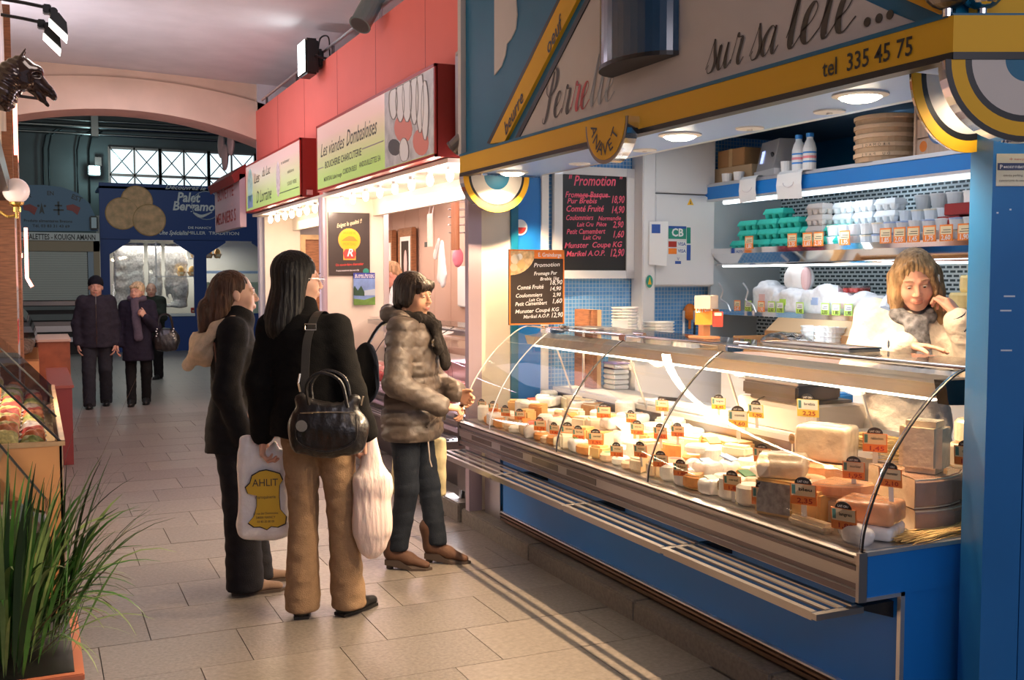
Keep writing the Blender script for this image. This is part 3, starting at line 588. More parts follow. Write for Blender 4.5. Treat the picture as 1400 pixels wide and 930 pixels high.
# half-round ring discs
def disc(label, c, u, R_, th, mats, name='ring_disc'):
    u = Vector(u).normalized(); n_ = Vector((0, 0, 1)).cross(u); n_ = n_ if n_.y < 0 else -n_
    t = thing(name, label, 'sign disc', c)
    def half(b, r0, r1, d0, d1, k=28):
        P = lambda r, a, d: u*(r*math.cos(a))+Vector((0, 0, -r*math.sin(a)))+n_*d
        A = [PI*i/k for i in range(k+1)]
        for d in (d0, d1): b.strip([P(r0, x_, d) for x_ in A], [P(r1, x_, d) for x_ in A])
        b.strip([P(r1, x_, d0) for x_ in A], [P(r1, x_, d1) for x_ in A])
        if r0 > 0: b.strip([P(r0, x_, d0) for x_ in A], [P(r0, x_, d1) for x_ in A])
    part('drum', M['chrome'], t, lambda b: half(b, 0, R_-.002, -th, 0))
    for nm, r0, r1, m_ in mats: part(nm, m_, t, lambda b: half(b, r0*R_, r1*R_, 0, .004))
    return t
RING = lambda yel, cr, ed: [('outer_ring', .84, 1, yel), ('black_ring', .75, .84, M['black']), ('cream_field', .38, .75, cr), ('centre', 0, .38, ed)]
disc('half-round yellow, black and cream ring disc at the far end of the counter', (2.64, 6.02, 2.235), (1, 0, 0), .225, .07, [('outer_ring', .84, 1, M['yellow']), ('black_ring', .77, .84, M['black']), ('cream_field', .38, .77, M['cream']), ('centre', 0, .38, M['teal'])])
disc('bright inner half-round ring disc behind the near corner of the fascia', (2.72, 2.47, 2.235), (1, 0, 0), .235, .010, [('outer_ring', .84, 1, M['yellow']), ('black_ring', .75, .84, M['black']), ('cream_field', 0, .75, M['cream'])])
c_ = CN+sd*.215+nrm*(-.004)
disc('large near half-round ring disc under the angled corner fascia', (c_.x, c_.y, 2.226), sd, .235, .055, [('outer_line', .93, 1, M['black']), ('yellow_ring', .76, .93, M['yellow']), ('black_ring', .68, .76, M['black']), ('cream_field', .27, .68, M['cream']), ('centre', 0, .27, M['teal'])])
# corner: yellow upper box, globe spotlights
fp('upper_corner_panel', M['yellow'], lambda b: slab(b, .0, 1.2, 2.352, 3.2, .12, .16)); fp('upper_ledge', M['teal'], lambda b: slab(b, 0, 1.2, 2.35, 2.356, 0, .14))
for k, (pxl, nm) in enumerate((((1300, -4), 'smoked chrome'), ((1325, 2), 'faceted chrome'))):
    q = CN+sd*(-.01+.10*k)-nrm*.02; q.z = 2.42
    t = thing('spot_globe', nm+' spotlight sitting on the yellow corner fascia', 'spotlight', q); part('reflector', M['steel_dk'] if k == 0 else M['chrome'], t, lambda b: b._ell((0, 0, .02), (.075, .07, .07), 18, 10)); part('foot', M['chrome'], t, lambda b: b.cyl((0, 0, -.07), (0, 0, -.03), .014))
# blue corner column with parking notice
col_ = thing('corner_column', 'dark blue painted corner column at the right edge of the stall', 'column', (2.72, 2.36, 0)); c0 = Vector((2.715, 2.36, 0))
def colbox(b, u0, u1, d0, d1, z0, z1):
    v = []
    for d in (d0, d1):
        for z in (z0, z1):
            for u in (u0, u1): v.append(sd*u-nrm*d+Vector((0, 0, z)))
    b.add(v, [(0, 1, 3, 2), (4, 6, 7, 5), (0, 4, 5, 1), (2, 3, 7, 6), (0, 2, 6, 4), (1, 5, 7, 3)])
colblue = mat('columnblue', (.012, .15, .42), .42, var=.08, vscale=2)
part('shaft', colblue, col_, lambda b: colbox(b, 0, .119, 0, .16, 0, 2.24)); part('side_panel', colblue, col_, lambda b: colbox(b, .124, .9, .004, .16, 0, 2.24))
cw = Vector((2.72, 2.36, 0))
nt_ = thing('parking_notice', 'cream parking notice stuck high on the blue corner column', 'notice', cw+sd*.061+nrm*.003+Vector((0, 0, 1.935)))
def up_(b, u0, u1, z0, z1, d=0):
    b.add([sd*u0+nrm*d+Vector((0, 0, z0)), sd*u1+nrm*d+Vector((0, 0, z0)), sd*u1+nrm*d+Vector((0, 0, z1)), sd*u0+nrm*d+Vector((0, 0, z1)), sd*u0+nrm*(d-.002)+Vector((0, 0, z0)), sd*u1+nrm*(d-.002)+Vector((0, 0, z0)), sd*u1+nrm*(d-.002)+Vector((0, 0, z1)), sd*u0+nrm*(d-.002)+Vector((0, 0, z1))], [(0, 1, 2, 3), (4, 7, 6, 5), (0, 4, 5, 1), (1, 5, 6, 2), (2, 6, 7, 3), (3, 7, 4, 0)])
part('sheet', mat('noticecream', (.62, .60, .48), .6), nt_, lambda b: up_(b, -.051, .051, -.05, .05)); part('band', mat('navy', (.02, .04, .12), .5), nt_, lambda b: up_(b, -.048, .048, -.001, .021, .001))
text('P', M['white'], sd*-.038+nrm*.002+Vector((0, 0, .003)), sd, (0, 0, 1), .018, parent=nt_, bold=.02); text('MARCHÉ ET ST-SÉBASTIEN', M['white'], sd*.006+nrm*.002+Vector((0, 0, .005)), sd, (0, 0, 1), .010, width=.072, parent=nt_, bold=.02)
text('entrée parking', M['ink'], sd*0+nrm*.001+Vector((0, 0, -.020)), sd, (0, 0, 1), .010, width=.06, parent=nt_); text('commerçants du centre', M['ink'], nrm*.001+Vector((0, 0, -.036)), sd, (0, 0, 1), .010, width=.085, parent=nt_); text('✣ nancy', M['redink'], sd*.01+nrm*.001+Vector((0, 0, .030)), sd, (0, 0, 1), .010, width=.045, parent=nt_)
for i, (u_, z_) in enumerate(((.06, 1.54), (.05, 1.495), (.055, 1.37), (.03, 1.80), (.07, 1.81))):
    part('scratch', M['alu'], col_, lambda b: colbox(b, u_-.015, u_+(.02 if i < 3 else -.009), -.001, 0, z_, z_+.005))
# ================================================================ end wall of the cheese stall (facing the near end)
EW = 6.20
box('wall_partition', (2.66, EW+.01, .085), (5.3, EW+.09, 4.0), M['mosaic'], kind='structure')
t = thing('metal_post', 'mauve-grey metal door post between the butcher and cheese stalls', 'post', (2.56, 6.2, .09)); part('post', M['mauve'], t, lambda b: b.box((-.045, -.02, 0), (.045, .04, 2.3)))
t = thing('cream_partition', 'plain cream partition left of the blue painted strip at the far end', 'panel', (2.70, EW, .09)); part('sheet', M['creampanel'], t, lambda b: b.box((-.10, -.01, 0), (.11, .0, 2.16)))
t = thing('blue_partition', 'bright blue painted partition carrying a round red and white sticker', 'panel', (2.92, EW, .09))
part('sheet', M['blue'], t, lambda b: b.box((-.105, -.012, 0), (.11, 0, 2.16))); part('edge', M['teal'], t, lambda b: b.box((-.11, -.03, 0), (-.06, 0, 2.16)))
q = ony(711, 311, EW-.014); b = MB(); b.cyl((0, 0, 0), (0, -.002, 0), .052, n=24); b.cur = 1; b.prism([(.042*math.cos(PI+PI*i/12), .042*math.sin(PI+PI*i/12)) for i in range(13)], 'y', -.003, -.002)
tag(b.build('round_sticker', [M['white'], mat('stickred', (.7, .05, .04), .4)]), 'small round red and white sticker on the bright blue panel', 'sticker').location = q
t = thing('white_post', 'narrow white post right of the blue panel by the mosaic', 'post', (3.055, EW, .09)); part('post', M['white'], t, lambda b: b.box((-.025, -.03, 0), (.025, 0, 2.5)))
# promotion board
P0 = ony(768, 238, EW-.03); P1 = ony(855, 370, EW-.03); cx = (P0.x+P1.x)/2; cz = (P0.z+P1.z)/2; hw = (P1.x-P0.x)/2; hh = (P0.z-P1.z)/2
t = thing('promotion_board', 'large black chalkboard with pink handwriting headed Promotion in a white frame', 'chalkboard', (cx, EW-.03, cz))
part('slate', M['black'], t, lambda b: b.box((-hw, -.004, -hh), (hw, .01, hh)))
for a_, b_ in (((-hw-.06, -.015, hh), (hw+.06, .02, hh+.055)), ((-hw-.06, -.015, -hh-.055), (hw+.06, .02, -hh)), ((-hw-.06, -.015, -hh), (-hw, .02, hh)), ((hw, -.015, -hh), (hw+.06, .02, hh))): box('frame_bar', a_, b_, M['whitepaint'], t)
for sx_ in (-1, 1):
    for sz_ in (-1, 1): box('frame_corner', (sx_*(hw+.06), -.018, sz_*(hh+.055)), (sx_*(hw-.002), .02, sz_*(hh-.004)), M['alu'], t)
pk = mat('chalkpink', (.85, .12, .20), .7, emit=(.8, .1, .2), es=.0)
lines = [('" Promotion "', .085, .080, 0, .84), ('Fromage Basque', .205, .046, -.14, .66), ('Pur Brebis', .265, .040, -.22, .46), ('18,90', .25, .058, .40, .20), ('Comté Fruité', .345, .048, -.17, .58), ('14,90', .35, .056, .40, .20), ('Coulommiers', .43, .040, -.26, .42), ('Normandie', .425, .034, .26, .36), ('Lait Cru  Pièce', .49, .034, -.05, .46), ('2,90', .495, .050, .41, .17), ('Petit Camembert', .565, .040, -.15, .60), ('Lait Cru', .62, .034, -.05, .28), ('1,60', .595, .054, .41, .17), ('Munster  Coupe KG', .70, .044, -.02, .9), ('Marikel A.O.P.', .785, .042, -.15, .60), ('12,90', .785, .060, .39, .22)]
for s_, fr, sz_, xo, wd in lines: text(s_, pk, (xo*2*hw*.9 if xo else 0, -.005, hh-fr*2*hh*1.06-.01), (1, 0, .03), (0, 0, 1), sz_*1.2, width=wd*2*hw, parent=t, shear=.25, bold=.014)
part('underline', pk, t, lambda b: b.box((-.15, -.006, hh-.14), (.12, -.005, hh-.134)))
# white square pillar + white cabinet with card stickers
t = thing('white_pillar', 'square white pillar between the chalkboard and the white cabinet', 'pillar', (3.78, EW-.05, .09)); part('shaft', M['whitepaint'], t, lambda b: b.bbox((-.055, -.10, 0), (.045, .05, 2.5), .006))
t = thing('electric_cabinet', 'white wall cabinet with card payment stickers and a warning triangle', 'cabinet', (4.08, EW-.02, 2.1))
q0 = ony(875, 203, EW-.12); q1 = ony(962, 400, EW-.12)
part('body', M['whitepaint'], t, lambda b: b.bbox((-.25, -.10, -.56), (.24, .02, .07), .006)); part('door', M['whitepaint'], t, lambda b: b.bbox((-.245, -.115, -.55), (.235, -.101, .06), .004)); part('upper_box', M['whitepaint'], t, lambda b: b.bbox((-.25, -.112, .078), (.24, .02, .45), .006))
def sticker(par, x0, x1, z0, z1, y_, m, name='sticker'): return box(name, (x0, y_-.0012, z0), (x1, y_, z1), m, par)
bl = mat('cardblue', (.02, .08, .35), .4); gr = mat('cardgreen', (.02, .25, .18), .4); og = mat('orange', (.85, .22, .02), .5)
def ctr(px, py): q = ony(px, py, EW-.136); return q.x-4.08, q.z-2.1
X0, Z0 = ctr(914, 309); X1, Z1 = ctr(938, 327); sticker(t, X0, X1, Z1, Z0, -.1155, gr); sticker(t, X0, X1, Z1+.07, Z0, -.1165, bl)
text('CB', M['white'], ((X0+X1)/2, -.118, (Z0+Z1)/2-.025), (1, 0, 0), (0, 0, 1), .075, parent=t, bold=.03)
for k in range(2):
    X0, Z0 = ctr(914, 330+k*9.5); X1, Z1 = ctr(925, 338+k*9.5); sticker(t, X0, X1, Z1, Z0, -.1155, [M['redink'], og][k]); X0, Z0 = ctr(926, 330+k*9.5); X1, Z1 = ctr(938, 338+k*9.5); sticker(t, X0, X1, Z1, Z0, -.1155, M['white']); text('VISA', bl, ((X0+X1)/2, -.1172, Z1+.01), (1, 0, 0), (0, 0, 1), .032, parent=t, bold=.02)
X0, Z0 = ctr(939, 311); X1, Z1 = ctr(944, 333); sticker(t, X0, X1, Z1, Z0, -.1155, gr); X0, Z0 = ctr(939, 335); X1, Z1 = ctr(944, 356); sticker(t, X0, X1, Z1, Z0, -.1155, bl); X0, Z0 = ctr(923, 357); X1, Z1 = ctr(931, 361); sticker(t, X0, X1, Z1, Z0, -.1155, bl); text('V', bl, ((X0+X1)/2, -.1172, Z0+.005), (1, 0, 0), (0, 0, 1), .03, parent=t)
X0, Z0 = ctr(944, 276); part('warning_triangle', M['yellow'], t, lambda b: b.prism([(X0-.026, Z0-.022), (X0+.026, Z0-.022), (X0, Z0+.024)], 'y', -.117, -.1155)); part('bolt', M['black'], t, lambda b: b.prism([(X0-.004, Z0-.015), (X0+.005, Z0-.015), (X0, Z0+.012)], 'y', -.118, -.117))
t = thing('notice_paper', 'white paper with a blue square taped to the side of the cabinet', 'paper', (3.80, EW-.16, 1.85)); part('sheet', M['white'], t, lambda b: b.add([(-.03, 0, .13), (.10, -.03, .13), (.09, -.03, -.17), (-.03, 0, -.16)], [(0, 1, 2, 3)])); part('blue_print', bl, t, lambda b: b.add([(-.015, -.006, .11), (.045, -.019, .11), (.045, -.019, .05), (-.015, -.006, .05)], [(0, 1, 2, 3)]))
q = ony(888, 385, EW-.16); t = thing('oval_sticker', 'oval green and yellow label low on the white cabinet corner', 'sticker', q); part('disc', gr, t, lambda b: b.lathe([(.0, .002), (.026, .001), (.027, 0)], n=20, ax=(0, -1, 0), sy=1.6)); part('tree', M['yellow'], t, lambda b: b.prism([(-.014, -.02), (.014, -.02), (0, .03)], 'y', -.004, -.002))
# lower worktop along the end wall with containers
t = thing('back_counter', 'pale wooden worktop on a white base under the mosaic end wall', 'worktop', (3.9, 6.05, .09)); part('top', M['woodlt'], t, lambda b: b.box((-.49, -.42, 1.02), (.37, -.03, 1.05))); part('base', M['whitepaint'], t, lambda b: b.box((-.46, -.38, 0), (.35, -.04, 1.02)))
tubm = mat('tubwhite', (.80, .81, .80), .35, sub=.1)
def stack(label, loc, n, r, h, step, group='stacked white tubs'):
    t = thing('tub_stack', label, 'tubs', loc)
    for k in range(n): part('tub', tubm, t, lambda b: b.lathe([(r*.8, k*step), (r*.97, k*step+h-.008), (r*1.06, k*step+h-.006), (r*1.06, k*step+h), (r*.93, k*step+h), (r*.76, k*step+.006), (0, k*step+.005)], n=16))
    return t
q = onz(850, 452, 1.05); qq = ony(849, 452, 5.95); stack('tall stack of white tubs standing in front of the white pillar', (qq.x, 5.90, 1.14), 12, .085, .06, .019)
qq = ony(895, 450, 5.95); stack('short wide stack of white square-lipped tubs right of the white pillar', (qq.x, 5.90, 1.14), 6, .10, .07, .020)
stack('small low stack of white lids left of the tallest tub stack', (ony(832, 440, 5.98).x+.02, 5.85, 1.14), 4, .06, .04, .014)
qq = ony(839, 420, 5.9); t = thing('recipe_card', 'white card with green and black print standing before the tub stacks', 'card', (qq.x-.02, 5.78, 1.14)); part('card', M['white'], t, lambda b: b.box((-.06, -.003, 0.0), (.055, 0, .19))); part('green_print', gr, t, lambda b: b.box((-.01, -.005, .03), (.045, -.003, .05))); part('print', M['ink'], t, lambda b: [b.box((-.045+i*.018, -.005, .09+.03*(i % 2)), (-.035+i*.018, -.003, .098+.03*(i % 2))) for i in range(5)])
t = thing('tub_upside_down', 'upturned white basin right of the wide tub stack', 'basin', (ony(925, 455, 5.9).x, 5.80, 1.14)); part('shell', tubm, t, lambda b: b.lathe([(.10, 0), (.085, .07), (.075, .08), (0, .08)], n=18))
t = thing('orange_scoop', 'orange plastic scoop hanging on the mosaic wall right of the cabinet', 'scoop', (ony(942, 428, EW-.02).x, EW-.03, 1.36)); part('blade', og, t, lambda b: b._ell((0, 0, 0), (.05, .03, .06), 12, 8)); part('handle', og, t, lambda b: b.cyl((0, 0, -.05), (0, 0, -.12), .010))
for i, (px_, nm, mm) in enumerate(((934, 'white', M['white']), (949, 'black', M['black']), (960, 'steel', M['alu']))):
    t = thing('whisk' if i == 2 else 'knife', '%s-handled kitchen tool upright behind the counter, %s from the scoop' % (nm, ordn(i)), 'utensil', (ony(px_, 445, 5.9).x, 5.9, 1.14)); part('handle', mm, t, lambda b: b.cyl((0, 0, 0), (.005, 0, .16), .010, .007)); part('blade', M['alu'], t, lambda b: b.box((-.006, -.002, .16), (.012, .002, .24)))
# brown board leaning
t = thing('chopping_board', 'brown wooden board leaning upright left of the mosaic', 'board', (3.22, 6.0, .897)); part('board', M['wood'], t, lambda b: b.box((-.01, -.2, 0), (.02, .05, .50))); part('edge', M['woodlt'], t, lambda b: b.box((.02, -.2, 0), (.05, .05, .50)))
# ================================================================ refrigerated wall shelving
FX, FY0, FY1 = 4.30, 3.45, 6.10
fr = thing('wall_fridge', 'open refrigerated wall shelving with bright tubes and perforated back panel', 'fridge', (FX, 4.8, .09)); G0 = Vector((FX, 4.8, .09))
def gp_(name, m, fn): return fp(name, m, fn, fr, G0)
gp_('back_panel', M['perf'], lambda b: b.box((4.90, FY0, 1.0), (4.93, FY1, 2.22))); gp_('side_panel', mat('fridgeside', (.55, .60, .62), .3, .3), lambda b: b.box((FX, FY1-.02, 1.0), (4.92, FY1+.01, 2.22)))
gp_('side_panel', M['alu'], lambda b: b.box((FX, FY0-.02, 1.0), (4.92, FY0, 2.22)))
gp_('top_board', M['alu'], lambda b: b.box((FX-.03, FY0, 2.225), (4.93, FY1, 2.25))); gp_('header', M['blue'], lambda b: b.box((FX-.045, FY0, 2.14), (FX-.02, FY1, 2.225))); gp_('header_rail', M['alu'], lambda b: (b.box((FX-.05, FY0, 2.125), (FX, FY1, 2.14)), b.box((FX-.052, FY0, 2.225), (FX-.01, FY1, 2.24))))
gp_('lamp_tube', M['tube'], lambda b: b.cyl((FX+.05, FY0+.1, 2.12), (FX+.05, FY1-.1, 2.12), .015)); gp_('lamp_tube', M['tube'], lambda b: b.cyl((FX+.05, FY0+.1, 1.685), (FX+.05, FY1-.1, 1.685), .012))
gp_('shelf', M['alu'], lambda b: b.box((FX, FY0, 1.775), (4.90, FY1, 1.785))); gp_('shelf_rail', M['chrome'], lambda b: b.box((FX-.012, FY0, 1.765), (FX, FY1, 1.80)))
gp_('mirror_panel', mat('mirror', (.80, .82, .84), .06, 1), lambda b: b.add([(FX+.0, FY0, 1.765), (FX+.0, FY1, 1.765), (FX+.04, FY1, 1.69), (FX+.04, FY0, 1.69)], [(0, 1, 2, 3)])); gp_('lower_mirror_rail', M['chrome'], lambda b: b.box((FX+.03, FY0, 1.685), (FX+.045, FY1, 1.695)))
gp_('shelf', M['alu'], lambda b: b.box((FX, FY0, 1.365), (4.90, FY1, 1.375))); gp_('shelf_rail', M['chrome'], lambda b: b.box((FX-.012, FY0, 1.35), (FX, FY1, 1.385)))
gp_('lower_body', M['alu'], lambda b: b.box((FX-.02, FY0, .09), (4.92, FY1, 1.12))); gp_('lower_grille', M['perf'], lambda b: b.box((FX+.4, FY0, 1.12), (FX+.42, FY1, 1.37)))
gp_('upright', M['woodlt'], lambda b: b.box((FX+.3, 3.92, 1.375), (FX+.34, 3.96, 1.69)))
# things on top of the fridge
def py(px, x=FX): return onx(px, 300, x).y
T = 2.25
def cbox(name, label, cat, c, s, m, rz=0, flaps=False, group=None):
    t = thing(name, label, cat, c, rz, group); part('body', m, t, lambda b: b.bbox((-s[0]/2, -s[1]/2, 0), (s[0]/2, s[1]/2, s[2]), .004))
    if flaps: part('tape', M['woodlt'], t, lambda b: b.box((-s[0]/2-.001, -.02, -.0), (s[0]/2+.001, .02, s[2]+.001)))
    return t
card = mat('cardboard', (.45, .24, .10), .8, var=.05); cardlt = mat('cardboard_light', (.62, .42, .24), .8)
cbox('cardboard_box', 'brown cardboard box atop another one at the far end of the fridge top', 'box', (4.5, py(988), T+.11), (.28, .30, .12), card, flaps=True)
cbox('cardboard_box', 'shallow pale cardboard tray under the brown box on the fridge top', 'box', (4.5, py(992), T), (.30, .42, .108), cardlt)
for i, px_ in enumerate((995, 1011, 1076)):
    t = thing('white_cup', 'small white pot on the fridge top, %s from the far end' % ordn(i), 'pot', (4.29, py(px_), T)); part('shell', M['white'], t, lambda b: b.lathe([(.032, 0), (.038, .075 if i == 2 else .055), (.033, .075 if i == 2 else .055), (.028, .01), (0, .008)], n=14))
t = thing('ticket_machine', 'grey angled ticket counter box with a small lit screen', 'ticket machine', (4.38, py(1048), T), -.25)
part('base', M['alu'], t, lambda b: b.box((-.10, -.17, 0), (.12, .14, .04))); part('case', mat('greymetal', (.42, .42, .44), .4, .5), t, lambda b: b.add([(-.09, -.14, .04), (-.09, .13, .04), (-.05, .13, .23), (-.05, -.14, .23), (.06, -.14, .04), (.06, .13, .04), (.06, .13, .23), (.06, -.14, .23)], [(0, 1, 2, 3), (4, 7, 6, 5), (0, 3, 7, 4), (1, 5, 6, 2), (3, 2, 6, 7), (0, 4, 5, 1)]))
part('screen', mat('lcd', (.4, .5, .9), .3, emit=(.45, .55, 1), es=1.2), t, lambda b: b.add([(-.084, .04, .09), (-.084, .085, .09), (-.066, .085, .17), (-.066, .04, .17)], [(0, 1, 2, 3)])); part('button', M['black'], t, lambda b: b.cyl((-.078, -.09, .13), (-.070, -.09, .133), .018))
for i, px_ in enumerate((1094, 1109)):
    t = thing('milk_bottle', 'white milk bottle with blue cap and blue-pink label, %s one on the fridge top' % ('left' if i == 0 else 'right'), 'bottle', (4.28, py(px_), T), 0)
    part('body', M['white'], t, lambda b: b.lathe([(.038, 0), (.040, .01), (.040, .13), (.030, .165), (.020, .185), (.020, .20)], n=16)); part('cap', mat('capblue', (.03, .25, .70), .4), t, lambda b: b.lathe([(.023, .198), (.023, .222), (0, .223)], n=14)); part('label_band', mat('capblue'), t, lambda b: b.lathe([(.0408, .045), (.0408, .055)], n=16)); part('label_band', mat('capblue'), t, lambda b: b.lathe([(.0408, .10), (.0408, .11)], n=16)); part('label_print', mat('pinkprint', (.8, .25, .3), .5), t, lambda b: b.lathe([(.0409, .07), (.0409, .085)], n=16))
for k, px_ in enumerate((1034, 1091)):
    w_ = (.085, .115)[k]; t = thing('hanging_sheet', 'white printed paper sheet draped over the blue fridge header, %s one' % ('narrower left' if k == 0 else 'wider right'), 'paper', (FX-.05, py(px_), 2.24))
    part('sheet', M['white'], t, lambda b: b.strip([(x, -w_, z) for x, z in ((.15, .014), (0, .02), (-.022, 0), (-.026, -.07), (-.015, -.14 - .02*k))], [(x, w_, z) for x, z in ((.15, .014), (0, .02), (-.022, 0), (-.03, -.07), (-.02, -.15))]))
    part('faint_print', mat('faint', (.62, .58, .62), .6), t, lambda b: b.tube([(-.031, .05*math.cos(a), -.055-.03*math.sin(a)) for a in [PI*i/8 for i in range(9)]], .002, 4))
for i in range(5):
    t = thing('cheese_box', 'round poplar cheese box in the tower on the fridge top, %s from the bottom' % ordn(i), 'cheese box', (4.42, py(1187), T+.052*i), .2*i)
    part('box', mat('poplardark', (.52, .34, .20), .6, var=.06), t, lambda b: b.lathe([(.165, 0), (.168, .034), (0, .034)], n=28)); part('lid', mat('poplar', (.72, .50, .32), .6, var=.06), t, lambda b: b.lathe([(.176, .028), (.176, .050), (.172, .052), (0, .052)], n=36))
for i in range(2):
    for k in range(7):
        a = -.2+.13*(6-k); a2 = PI+a*1.1+.25; c = Vector((4.42+.177*math.cos(a2), py(1187)+.177*math.sin(a2), T+.052*i+.030)); 
        lid = [o for o in COL.objects if o.name.startswith('cheese_box') and 'label' in o and ordn(i) in o['label']][-1]
        rr = Matrix.Rotation(-.2*i, 4, 'Z'); lc = rr @ (c-Vector((4.42, py(1187), T+.052*i))); uu = rr @ Vector((math.sin(a2), -math.cos(a2), 0))
        text('FROMAGES'[k] if i else 'DU PAYS'[k], M['ink'], lc, uu, (0, 0, 1), .022, parent=lid)
t = thing('cheese_crate', 'pale wooden crate with a blue round picture standing on end', 'crate', (4.40, py(1268), T), -.12)
cw_ = mat('cratewood', (.66, .46, .34), .6, var=.12, stretch=(1, 8, 1)); part('back', cw_, t, lambda b: b.box((0, -.19, .01), (.02, .19, .33)))
for z_ in (0, .11, .22, .315): part('slat', cw_, t, lambda b: b.box((-.02, -.20, z_), (.0, .20, z_+(.10 if z_ < .3 else .03))))
for s_ in (-1, 1): part('side', cw_, t, lambda b: b.box((-.03, s_*.2, 0), (.10, s_*.185, .345)))
part('round_picture', mat('picblue', (.50, .58, .70), .5, var=.25, vscale=25), t, lambda b: b.lathe([(0, .004), (.09, .003), (.093, 0)], (-.022, 0, .16), 24, (-1, 0, 0))); part('round_frame', mat('ringblue', (.15, .25, .50), .5), t, lambda b: b.lathe([(.093, .002), (.103, .001), (.103, 0)], (-.022, 0, .16), 24, (-1, 0, 0))); part('cow', M['white'], t, lambda b: b._ell((-.027, .01, .16), (.003, .035, .03), 10, 6)); part('red_corner', og, t, lambda b: b.lathe([(0, .003), (.03, 0)], (-.022, .13, .06), 14, (-1, 0, 0)))
# ---- fridge shelf goods
S1, S2 = 1.785, 1.375
eggm = {'green': mat('eggteal', (.02, .46, .38), .7, var=.1, vscale=30), 'white': mat('eggwhite', (.74, .80, .84), .6), 'grey': mat('egggrey', (.48, .44, .42), .8)}
def eggbox(label, loc, m, grp, L_=.24, rz=0):
    t = thing('egg_carton', label, 'egg carton', loc, rz, grp); b = MB(); n = 3; p_ = L_/n
    b.bbox((-.05, -L_/2, .028), (.05, L_/2, .036), .002)
    for i in range(n):
        for s_ in (-1, 1): b.lathe([(.018, 0), (.024, .012), (.027, .03)], (s_*.025, -L_/2+p_*(i+.5), 0), 8)
    b.build('tray', m, t)
    b = MB(); b.add([(-.05, -L_/2, .036), (.05, -L_/2, .036), (.05, L_/2, .036), (-.05, L_/2, .036), (-.036, -L_/2+.012, .066), (.036, -L_/2+.012, .066), (.036, L_/2-.012, .066), (-.036, L_/2-.012, .066)], [(4, 5, 6, 7), (0, 1, 5, 4), (1, 2, 6, 5), (2, 3, 7, 6), (3, 0, 4, 7)]); b.build('lid', m, t); return t
k = 0; g0 = py(992); g1 = py(1092)
for r_, (z_, n_) in enumerate(((0, 5), (.068, 5), (.136, 3), (.204, 1))):
    for i in range(n_):
        yy = g0-.11-i*.215-(0 if r_ != 3 else .1); yy -= .04*(r_ % 2)
        if r_ == 3: yy = g0-.35
        eggbox('teal egg carton, %s row up, %s from the far end of the shelf' % (ordn(r_), ordn(i)), (FX+.08+.03*r_, yy, S1+z_), eggm['green'], 'teal egg cartons', .205); k += 1
y0 = py(1096)
for r_ in range(4):
    eggbox('grey egg carton beside the teal ones, %s from the bottom' % ordn(r_), (FX+.10, y0-.05, S1+r_*.068), eggm['grey'], 'grey egg cartons', .15)
for r_ in range(4):
    for i in range(3 if r_ else 2): eggbox('white egg carton %s layer up, %s from the grey cartons' % (ordn(r_), ordn(i)), (FX+.18, y0-.20-i*.175, S1+r_*.068), eggm['white'], 'white egg cartons', .165)
def tub(label, loc, r, h, m, lidm, grp, name='dairy_tub', cat='tub', cup=None):
    t = thing(name, label, cat, loc, 0, grp); part('pot', m, t, lambda b: b.lathe([(r*.8, 0), (r*.97, h-.012), (r*.97, h-.01)], n=12)); part('lid', lidm, t, lambda b: b.lathe([(r*1.03, h-.012), (r*1.03, h-.004), (0, h)], n=12)); return t
potm = mat('potwhite', (.74, .79, .84), .4); lidb = mat('lidblue', (.35, .48, .75), .4); lidc = mat('lidcream', (.8, .74, .6), .4); lidp = mat('lidpink', (.75, .5, .5), .4)
rr = random.Random(3); k = 0
for row, x_ in enumerate((.06, .19)):
    for lev in range(2+row):
        yy = y0-.22 if row == 0 else y0-.66; i = 0
        while yy > py(1335)+.02:
            r_ = .042; tub('white dairy pot in the %s row, layer %s, %s from the far side' % (['front', 'rear'][row], ['one', 'two', 'three'][lev], ordn(min(i, 29))), (FX+x_, yy, S1+lev*.066), r_, .064, potm, rr.choice([lidb, potm, potm, lidc]), 'dairy pots'); yy -= .092; i += 1
            if i > 15: break
# glass yoghurt style rack, top long white boxes, red packets
for i in range(8): 
    t = thing('cream_pot', 'bright white conical pot on the top rear layer, %s from the left' % ordn(i), 'pot', (FX+.34, py(1200)-i*.115, S1+.20)); part('pot', M['white'], t, lambda b: b.lathe([(.036, 0), (.048, .075), (.052, .08), (.052, .088), (0, .088)], n=14))
dkred = mat('dkred', (.25, .015, .02), .4)
for i, (px_, z_, w_) in enumerate(((1318-20, .14, .17), (1298-12, .075, .15))): cbox('packet', ['dark red carton on top near the right end of the upper shelf', 'dark red carton beneath the other dark red one'][i], 'carton', (FX+.10, py(px_), S1+z_), (.10, w_, .062), dkred)
cbox('bag_of_cheese', 'white paper bag with pink seal at the right end of the upper shelf', 'bag', (FX+.12, py(1324), S1+.14), (.10, .2, .12), M['white'])
